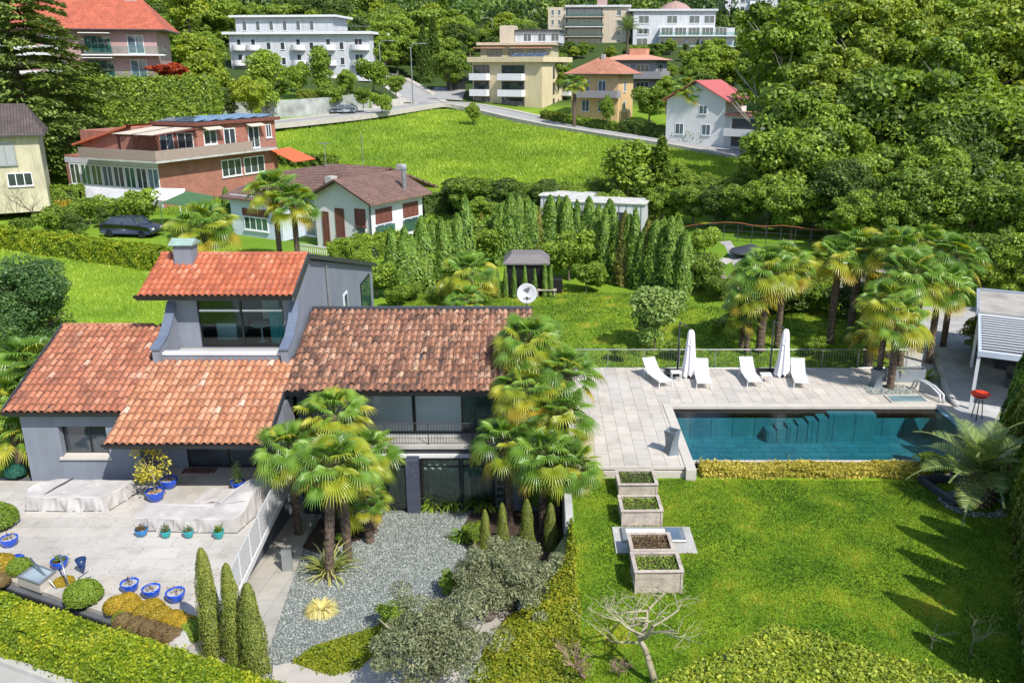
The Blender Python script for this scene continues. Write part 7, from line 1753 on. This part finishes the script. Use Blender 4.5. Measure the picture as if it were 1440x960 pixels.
# bank wall behind the garden
mb = MB(); xs_ = np.linspace(9.5, 20, 22)
rr = random.Random(8)
for k in range(150): x = rr.uniform(10.5, 20.5); y = 50.2+rr.uniform(-.3, .9); z = -.1+rr.uniform(0, 1.35)*(1); s = rr.uniform(.12, .3); mb.T = Matrix.Translation((x, y+z*.4, z)) @ Matrix.Rotation(rr.random()*3, 4, (rr.random(), rr.random(), 1)); mb.box(-s, -s*.7, -s*.6, s, s*.7, s*.6, taper=s*.2)
tag(mb.build('rubble_bank', STONE), 'dark rubble stone bank between the back garden and the upper path', 'stone bank')
st(drape('upper_path', [(11.5, 53.2), (22, 51.5), (22, 54.5), (12, 57)], hgt, .08, PATHM, ()))
st(drape('gravel_yard', [(9.8, 56), (13.4, 54.2), (14, 62), (10.5, 63.5)], hgt, .1, M('pale_yard', (.40, .38, .35), .9, .2, 1.5), ()))
st(drape('earth_patch', [(10.8, 50), (14.5, 49.6), (14.0, 53.8), (11, 54)], hgt, .06, M('dry_earth', (.30, .25, .15), .9, .3, 1.5), ()))
for i, (px, py, s) in enumerate(((1085, 445, .8), (1110, 442, .9), (1135, 440, .8), (1160, 440, .7), (1190, 450, .9), (1065, 440, .8), (1215, 452, .9), (1010, 425, .7), (1095, 428, .9), (1125, 424, .8), (1150, 425, .8))):
    q = PT(px, py, 42); plant(SHRUB[(2, 2, 0, 1)[i % 4]], q, s*.8, None, 'dark shrub growing on the rubble bank behind the garden palms', 'shrub', 'shrubs on the rubble bank')
# garden fence far right: orange net line, posts
q1, q2 = PT(940, 352, 50), PT(1180, 352, 50)
mb = MB(); n = 12
for k in range(n+1): q = q1.lerp(q2, k/n); z = hgt(q.x, q.y); mb.tube([(q.x, q.y, z), (q.x, q.y, z+1.3)], .03, 5)
for z_ in (.4, .8, 1.2): mb.tube([(q1.lerp(q2, k/n).x, q1.lerp(q2, k/n).y, hgt(q1.lerp(q2, k/n).x, q1.lerp(q2, k/n).y)+z_) for k in range(n+1)], .015, 4)
tag(mb.build('wire_fence', GREYD), 'thin dark wire fence along the foot of the wood', 'fence')
mb = MB(); mb.tube([(q1.lerp(q2, k/n).x, q1.lerp(q2, k/n).y-.1, hgt(*q1.lerp(q2, k/n)[:2])+1.35+.08*math.sin(k*1.7)) for k in range(n+1)], .022, 4); tag(mb.build('orange_cord', M('rust_orange', (.40, .12, .05), .8, .1)), 'rust orange cord hanging along the wire fence', 'cord')
q = PZ(1012, 386, .9); q = PY(1056, 350, 57); o = empty('garden_parasol', (q.x, q.y, hgt(q.x, q.y)), 0, 'dark open parasol in the upper yard behind the palms', 'parasol'); hh = q.z-hgt(q.x, q.y)
mb = MB(); mb.lathe([(.02, hh+.35), (1.5, hh-.15), (1.5, hh-.2), (.02, hh+.28)], 8); mb.build('canopy', GREYD, o); mb = MB(); mb.tube([(0, 0, 0), (0, 0, hh+.3)], .035, 6); mb.build('pole', GREYD, o)
# ---------------------------------------------------------------- trees
def tree(px, Y, h, proto, base, label, group=None, cat='tree', w=1.0, dz=0):
    q = PX(px, Y); s = h/base; return plant(proto, (q.x, q.y, q.z-.1+dz), (s*w, s*w, s), None, label, cat, group)
CED = cedar(); q = PX(58, 101); plant(CED, (q.x, q.y, -1), 1.2, .6, 'huge spreading cedar with layered dark branches left of the brick house', 'cedar')
tree(305, 137, 10.5, LIME[0], 9, 'large yellow green tree left of the white apartment block'); tree(368, 133, 6.3, LIME[1], 9, 'smaller lime green tree above the streaked wall', dz=1.8)
tree(392, 142, 10.5, POP, 10, 'dark columnar tree before the middle of the white apartment block', dz=1.5); tree(466, 158, 9.0, POP, 10, 'columnar tree before the right part of the white apartment block', dz=2)
tree(258, 128, 8.0, BROAD[1], 10, 'bright green tree beside the right end of the pink apartment house', dz=2); tree(240, 150, 12, BROAD[0], 10, 'green tree behind the right end of the pink apartment house', dz=4)
tree(335, 134, 5.5, BROAD[3], 10, 'dark tree between the two lime green trees', dz=1); tree(297, 190, 13, LIME[1], 9, 'yellowish tree rising behind the large yellow green tree', dz=6)
tree(210, 122, 5, BROAD[3], 10, 'dark tree against the tall hedge', dz=2)
q = PX(262, 118); plant(('leafy_shrub', broad_tree('x', 3, 1.8, .1, 3000, .3, G13, 999)[1], None), (q.x, q.y, zat(262, 114, 118)), (1.6, 1, .8), 0, 'dark red shrub at the right end of the pink apartment house', 'shrub')
for i, (px, Y, h) in enumerate(((425, 160, 5), (500, 158, 5.5), (520, 152, 4), (545, 150, 3.5), (440, 165, 5), (565, 165, 4.5), (535, 170, 6), (552, 190, 9), (410, 152, 4.5), (480, 152, 4))):
    tree(px, Y, h, (SHRUB[0], BROAD[1], BROAD[0])[i % 3], (3, 10, 10)[i % 3], 'leafy shrub or small tree at the foot of the white apartment block', 'greenery at the foot of the white apartment block', dz=1.2)
tree(668, 148, 4.0, BROAD[1], 10, 'round pale green shrub at the roadside before the yellow block'); tree(604, 192, 12, SPR[0], 12, 'dark conifer behind the tall street lamp'); tree(618, 200, 13, SPR[0], 12, 'second dark conifer right behind the street lamp'); tree(640, 180, 9, BROAD[0], 10, 'round green tree behind the parking place'); tree(575, 215, 11, BROAD[1], 10, 'light green tree above the side road'); tree(632, 240, 17, SPR[1], 12, 'tall narrow conifer above the parking place')
tree(908, 150, 7, BROAD[0], 10, 'round green tree between the apricot villa and the white gabled house', w=1.1); tree(850, 143, 6.0, BROAD[1], 10, 'slender young tree at the road before the apricot villa', w=.6); tree(930, 158, 7, BROAD[1], 10, 'green tree behind the white gabled house'); tree(783, 172, 8, BROAD[1], 10, 'tree between the yellow block and the apricot villa'); tree(720, 205, 8, BROAD[0], 10, 'green tree behind the terraced building')
fp = [(655, 236, 6.5, 'feather palm on the hillside left of the terraced building', 3.6), (875, 205, 9, 'tall feather palm before the hillside apartment blocks', 4.5)]
for px, Y, h, lab, Lp in fp: q = PX(px, Y); feather_palm((q.x, q.y, q.z), h, Lp, 22, lab, 'feather_palm', .3, int(px), pineapple=False, simple=True, leaf=PHX if px > 700 else PALM_B)
for px, cy, Y, lab in ((808, 118, 146, 'fan palm left of the apricot villa'), (964, 124, 133, 'left one of two fan palms before the white gabled house'), (975, 130, 132, 'right one of two fan palms before the white gabled house')):
    q = PY(px, cy, Y); z = hgt(q.x, Y); palm((q.x, Y, z), q.z-z, 1.6, lab, None, .28)
for px, cy, Y, sc, lab in ((385, 268, 60, 1.5, 'left one of the two fan palms before the white house with the brown roof'), (412, 285, 59, 1.4, 'right one of the two fan palms before the white house with the brown roof'), (285, 318, 57, 1.7, 'broad yellow green fan palm behind the tower chimney'), (660, 385, 49.5, 1.35, 'fan palm with golden lower leaves before the left thuja row'), (655, 420, 46, .8, 'small fan palm low beneath the golden leaved one'), (44, 515, 31.5, 1.2, 'fan palm by the gable of the left wing'), (12, 560, 30, 1.1, 'fan palm low beside the gable of the left wing'), (22, 610, 29, .9, 'lowest fan palm by the corner of the left wing')):
    q = PY(px, cy, Y); z = hgt(q.x, Y); palm((q.x, Y, z), max(.4, q.z-z), sc, lab, None, .17)
tree(12, 40, 5.6, broad_tree('feathery_tree', 7, 2.6, .6, 26000, .14, leafmat('leaf_bluish', [(0, (.015, .045, .018)), (.5, (.045, .105, .035)), (1, (.10, .19, .07))]), 991, blobs=50, br=.26), 7, 'bluish green feathery tree left of the house roof', w=1.15)
tree(183, 60.5, 3.6, BROAD[0], 10, 'round green bush beside the dark blue grey car', w=1.3) if 0 else None
q = PX(186, 73); plant(SHRUB[0], (q.x, q.y, 0), (1.25, 1.25, 1.25), None, 'round bright green bush at the foot of the brick house', 'shrub')
q = PX(320, 74); plant(THUJA[0], (q.x, q.y, .5), (1, 1, .75), None, 'single dark green clipped conifer before the brick house', 'conifer')
for i, (px, Y, s) in enumerate(((125, 76, .9), (85, 74, .8), (150, 75, .6), (60, 72, .7), (30, 71, .6), (105, 71, .6), (250, 70, .6), (300, 66, .7))):
    q = PX(px, Y); plant(SHRUB[i % 3], (q.x, q.y, q.z), s, None, 'shrub in the garden before the brick house', 'shrub', 'shrubs in the garden before the brick house')
q = PX(90, 75); bare_tree('bare_shrub', (q.x, q.y, 0), 'gnarled bare pruned shrub by the dark hedge', 1.9, .07, 31, BARK, 3, 'shrub', .7, .25, 4); q = PX(52, 78); bare_tree('bare_tree', (q.x, q.y, 0), 'bare climbing tree against the old cream house', 5.5, .09, 33, BARK, 4, 'tree', .4, .3, 3)
q = PX(90, 76.5); plant(('leafy_shrub', broad_tree('z', 3, 1.8, .1, 1500, .2, G11, 998)[1], None), (q.x, q.y, 0), (.5, .5, .8), 0, 'bright yellow shrub at the right end of the dark hedge', 'shrub')
q = PX(150, 116); plant(CED, (q.x, q.y, 1), .62, 2.2, 'smaller cedar between the huge cedar and the brick house', 'cedar')
# small things of the middle ground
tree(914, 38.9, 4.2, (None, broad_tree('w', 4, 1.6, .35, 9000, .17, G16, 997, blobs=44, br=.26)[1], BROAD[0][2]), 4, 'pale willowy tree on the grass behind the pool fence', w=.92, dz=.0) if 0 else None
q = PT(920, 493, 38.2); plant(('willowy_tree', broad_tree('w', 4, 1.75, .35, 9000, .17, G16, 997, blobs=44, br=.26)[1], SHRUB[0][2]), q, (.92, .92, .92), 0, 'pale willowy tree on the grass behind the pool fence', 'tree')
for px, py, s, pr, lab in ((824, 412, .72, 0, 'round clipped green shrub before the right thuja row'), (800, 395, 1.15, 0, 'loose bright shrub right of the spa pavilion'), (690, 372, 1.15, 0, 'wide yellowish shrub behind the golden leaved palm'), (580, 425, .4, 1, 'low green shrub at the foot of the left thuja row'), (985, 408, .8, 1, 'green shrub right of the thuja rows'), (870, 510, .3, 0, 'small shrub at the fence left of the willowy tree'), (1145, 505, .35, 0, 'low shrub behind the fence right of the second parasol'), (955, 510, .4, 1, 'low shrub behind the first parasol'), (990, 365, .7, 0, 'green shrub on the pale gravel yard'), (560, 432, .45, 0, 'yellow green shrub behind the mossy roof ridge'), (530, 420, .8, 0, 'leafy shrub behind the tower'), (505, 350, .7, 0, 'round shrub before the white house with the brown roof'), (1010, 470, .3, 1, 'small shrub in the shade of the left hand palm group')):
    q = PT(px, py, 38.2); plant(SHRUB[pr], q, s, None, lab, 'shrub')
# mid row between garden and meadow
for i, (px, Y, h, k) in enumerate(((640, 82, 3.8, 3), (660, 79, 4.6, 0), (690, 80, 4.2, 0), (716, 78, 4.4, 3), (742, 80, 3.9, 0), (768, 78, 4.3, 3), (795, 80, 3.9, 0), (820, 78, 4.0, 1), (848, 80, 4.4, 0), (905, 77, 4.6, 0), (955, 78, 4.2, 1), (985, 76, 3.8, 0), (1010, 74, 3.9, 0), (1035, 72, 4.2, 1), (860, 73, 4, 0), (930, 71, 4.2, 1), (975, 69, 3.8, 0), (1005, 67, 3.8, 3), (1045, 66, 4.2, 0), (1080, 65, 4.8, 1), (1115, 63, 4.8, 0), (675, 74, 3.2, 1), (705, 73, 3.0, 0), (735, 74, 3.0, 1), (785, 73, 3.0, 0))):
    tree(px, Y, h, BROAD[k], 10, 'bushy tree in the row between the garden and the meadow', 'trees between the garden and the meadow', w=1.15)
tree(886, 77, 8.6, ('columnar_tree', POP[1], POP[2]), 10, 'taller cone shaped yellow green tree in the row before the meadow', w=1.35); tree(927, 76, 7.6, SPR[1], 12, 'cone shaped green tree right of the yellow green one', w=1.3)
# the wood on the right
rr = random.Random(21); i = 0
for Y, x0, x1, st_, h0, h1, kk in ((62, 1140, 1480, 40, 4.2, 7.0, 'B'), (67, 1100, 1520, 40, 5.5, 9.5, 'B'), (73, 1120, 1560, 42, 8.5, 13.5, 'B'), (79, 1110, 1600, 50, 14, 20, 'T'), (87, 1088, 1640, 48, 17, 22, 'T'), (98, 1084, 1660, 46, 17, 22, 'T'), (114, 1082, 1700, 46, 17, 22, 'T'), (128, 1080, 1700, 60, 16, 20, 'T'), (145, 1090, 1700, 48, 15, 19, 'T'), (172, 1075, 1650, 46, 14, 18, 'T')):
    px = x0
    while px < x1:
        i += 1; h = rr.uniform(h0, h1); P_ = (BROAD[(0, 1, 3, 2, 3, 0, 1)[i % 7]] if kk == 'B' else TALL[i % 4]); b_ = 10 if kk == 'B' else 18
        ed = rr.uniform(.88, 1.0) if (kk == 'T' and px < 1150) else 1
        tree(px+rr.uniform(-12, 12), Y+rr.uniform(-4, 4), h*ed, P_, b_, 'leafy tree in the dense wood right of the meadow', 'trees of the dense wood right of the meadow', w=rr.uniform(1.0, 1.25) if kk == 'B' else rr.uniform(.85, 1.1))
        px += st_*rr.uniform(.8, 1.2)
for px, Y, h in ((1400, 50, 4.5), (1440, 48, 5), (1480, 49, 5), (1420, 56, 6), (1370, 57, 5.5), (1330, 58, 5.5), (1285, 58, 5), (1240, 58, 5), (1460, 58, 7), (1200, 58, 4.5), (1410, 40, 2.5)):
    tree(px, Y, h, BROAD[0 if px % 3 else 1], 10, 'bushy tree behind the pavilion and the rearmost palms', 'bushy trees behind the pavilion', w=1.1)
# hillside greenery among the houses
for i, (px, Y, h) in enumerate([(rr.uniform(430, 1080), rr.uniform(196, 248), rr.uniform(6, 10)) for _ in range(60)]+[(rr.uniform(-20, 330), rr.uniform(150, 245), rr.uniform(9, 14)) for _ in range(46)]+[(rr.uniform(300, 640), rr.uniform(205, 250), rr.uniform(8, 13)) for _ in range(34)]+[(rr.uniform(930, 1080), rr.uniform(150, 215), rr.uniform(7, 11)) for _ in range(16)]+[(rr.uniform(765, 1060), rr.uniform(192, 236), 4) for _ in range(46)]):
    if 762 < px < 1035 and 180 < Y < 252:
        h = rr.uniform(3, 4.4)
        if Y > 232: h = rr.uniform(1.8, 2.6)
    if 640 < px < 800 and 160 < Y < 190: continue
    if 310 < px < 540 and 180 < Y < 203: continue
    tree(px, Y, h, BROAD[i % 4] if i % 6 else LIME[0], 10, 'leafy tree on the hillside among the houses', 'trees on the hillside among the houses', w=rr.uniform(.95, 1.3))
# far wood: one mass
def far_wood():
    rng = np.random.default_rng(50); parts = []; n = 0
    for Y in np.arange(252, 520, 9.0):
        half = Y*.62
        for X in np.arange(-half, half, 8.5):
            x = X+rng.normal()*2.5; y = Y+rng.normal()*2.5; px = 760+x/y*1280
            if 468 < px < 565 and 296 < y < 312: continue
            h = rng.uniform(8, 14)
            if 765 < px < 1035 and y < 268: continue
            if 1010 < px < 1105 and 318 < y < 345: continue
            if 1010 < px < 1105 and y < 345: h *= .4
            if 470 < px < 560 and y < 300: h *= .5
            m = 190; d = sph(m, rng); d[:, 2] = np.abs(d[:, 2])*1.0-.15; lob = 1+.22*np.sin(d[:, 0]*5+x)*np.sin(d[:, 1]*5+y)
            P = d*np.array([h*.48, h*.48, h*.62])*lob[:, None]*(.85+.15*rng.random((m, 1)))+np.array([x, y, hgt(x, y)+h*.42])
            V, Fq = cards(P, d+rng.normal(size=(m, 3))*.5, 1.25*(.6+.7*rng.random(m)), .75, rng); parts.append((V, Fq, rng.integers(0, 3)))
    V, Fq, mi = join(parts); tag(link_mesh('hillside_forest', np_mesh('hillside_forest', V, Fq, [FW1, FW2, FW3], mi)), 'dense green forest covering the upper hillside', 'forest', None, 'stuff')
FW1 = leafmat('forest_mid', [(0, (.02, .05, .012)), (.5, (.05, .11, .022)), (1, (.11, .19, .04))], pscale=.05); FW2 = leafmat('forest_dark', [(0, (.012, .03, .012)), (.5, (.025, .06, .018)), (1, (.06, .11, .03))], pscale=.05); FW3 = leafmat('forest_light', [(0, (.04, .085, .018)), (.5, (.09, .16, .03)), (1, (.19, .27, .06))], pscale=.05)
far_wood()
# ---------------------------------------------------------------- light and camera
w = bpy.data.worlds.new('World'); SC.world = w; w.use_nodes = True; nt = w.node_tree
bg = nt.nodes['Background']; sky = nt.nodes.new('ShaderNodeTexSky'); sky.sky_type = 'NISHITA'; sky.sun_disc = False
el = R(48); d = Vector((-.62, .78, 0)).normalized(); az = math.atan2(-d.x, -d.y)
sky.sun_elevation = el; sky.sun_rotation = az; sky.altitude = 300; nt.links.new(sky.outputs[0], bg.inputs[0]); bg.inputs[1].default_value = .15
L = bpy.data.lights.new('sun', 'SUN'); L.energy = 4.0; L.angle = R(.53); L.color = (1, .955, .89)
so = bpy.data.objects.new('sun', L); COL.objects.link(so)
v = Vector((d.x*math.cos(el), d.y*math.cos(el), -math.sin(el))); so.rotation_euler = v.to_track_quat('-Z', 'Y').to_euler(); so.location = (20, -20, 40)
cam = bpy.data.cameras.new('camera'); co = bpy.data.objects.new('camera', cam); COL.objects.link(co); SC.camera = co
co.location = (0, 0, HC); co.rotation_euler = (R(90)-TH, 0, 0); cam.sensor_width = 36; cam.lens = F/1440*36; cam.shift_x = -(CX-720)/1440; cam.clip_end = 2000; cam.clip_start = .5
SC.view_settings.view_transform = 'Standard'; SC.view_settings.look = 'None'; SC.view_settings.gamma = 1; SC.view_settings.exposure = .53
SC.cycles.max_bounces = 8; SC.cycles.transparent_max_bounces = 12; SC.cycles.use_denoising = True; SC.cycles.caustics_refractive = False; SC.cycles.caustics_reflective = False
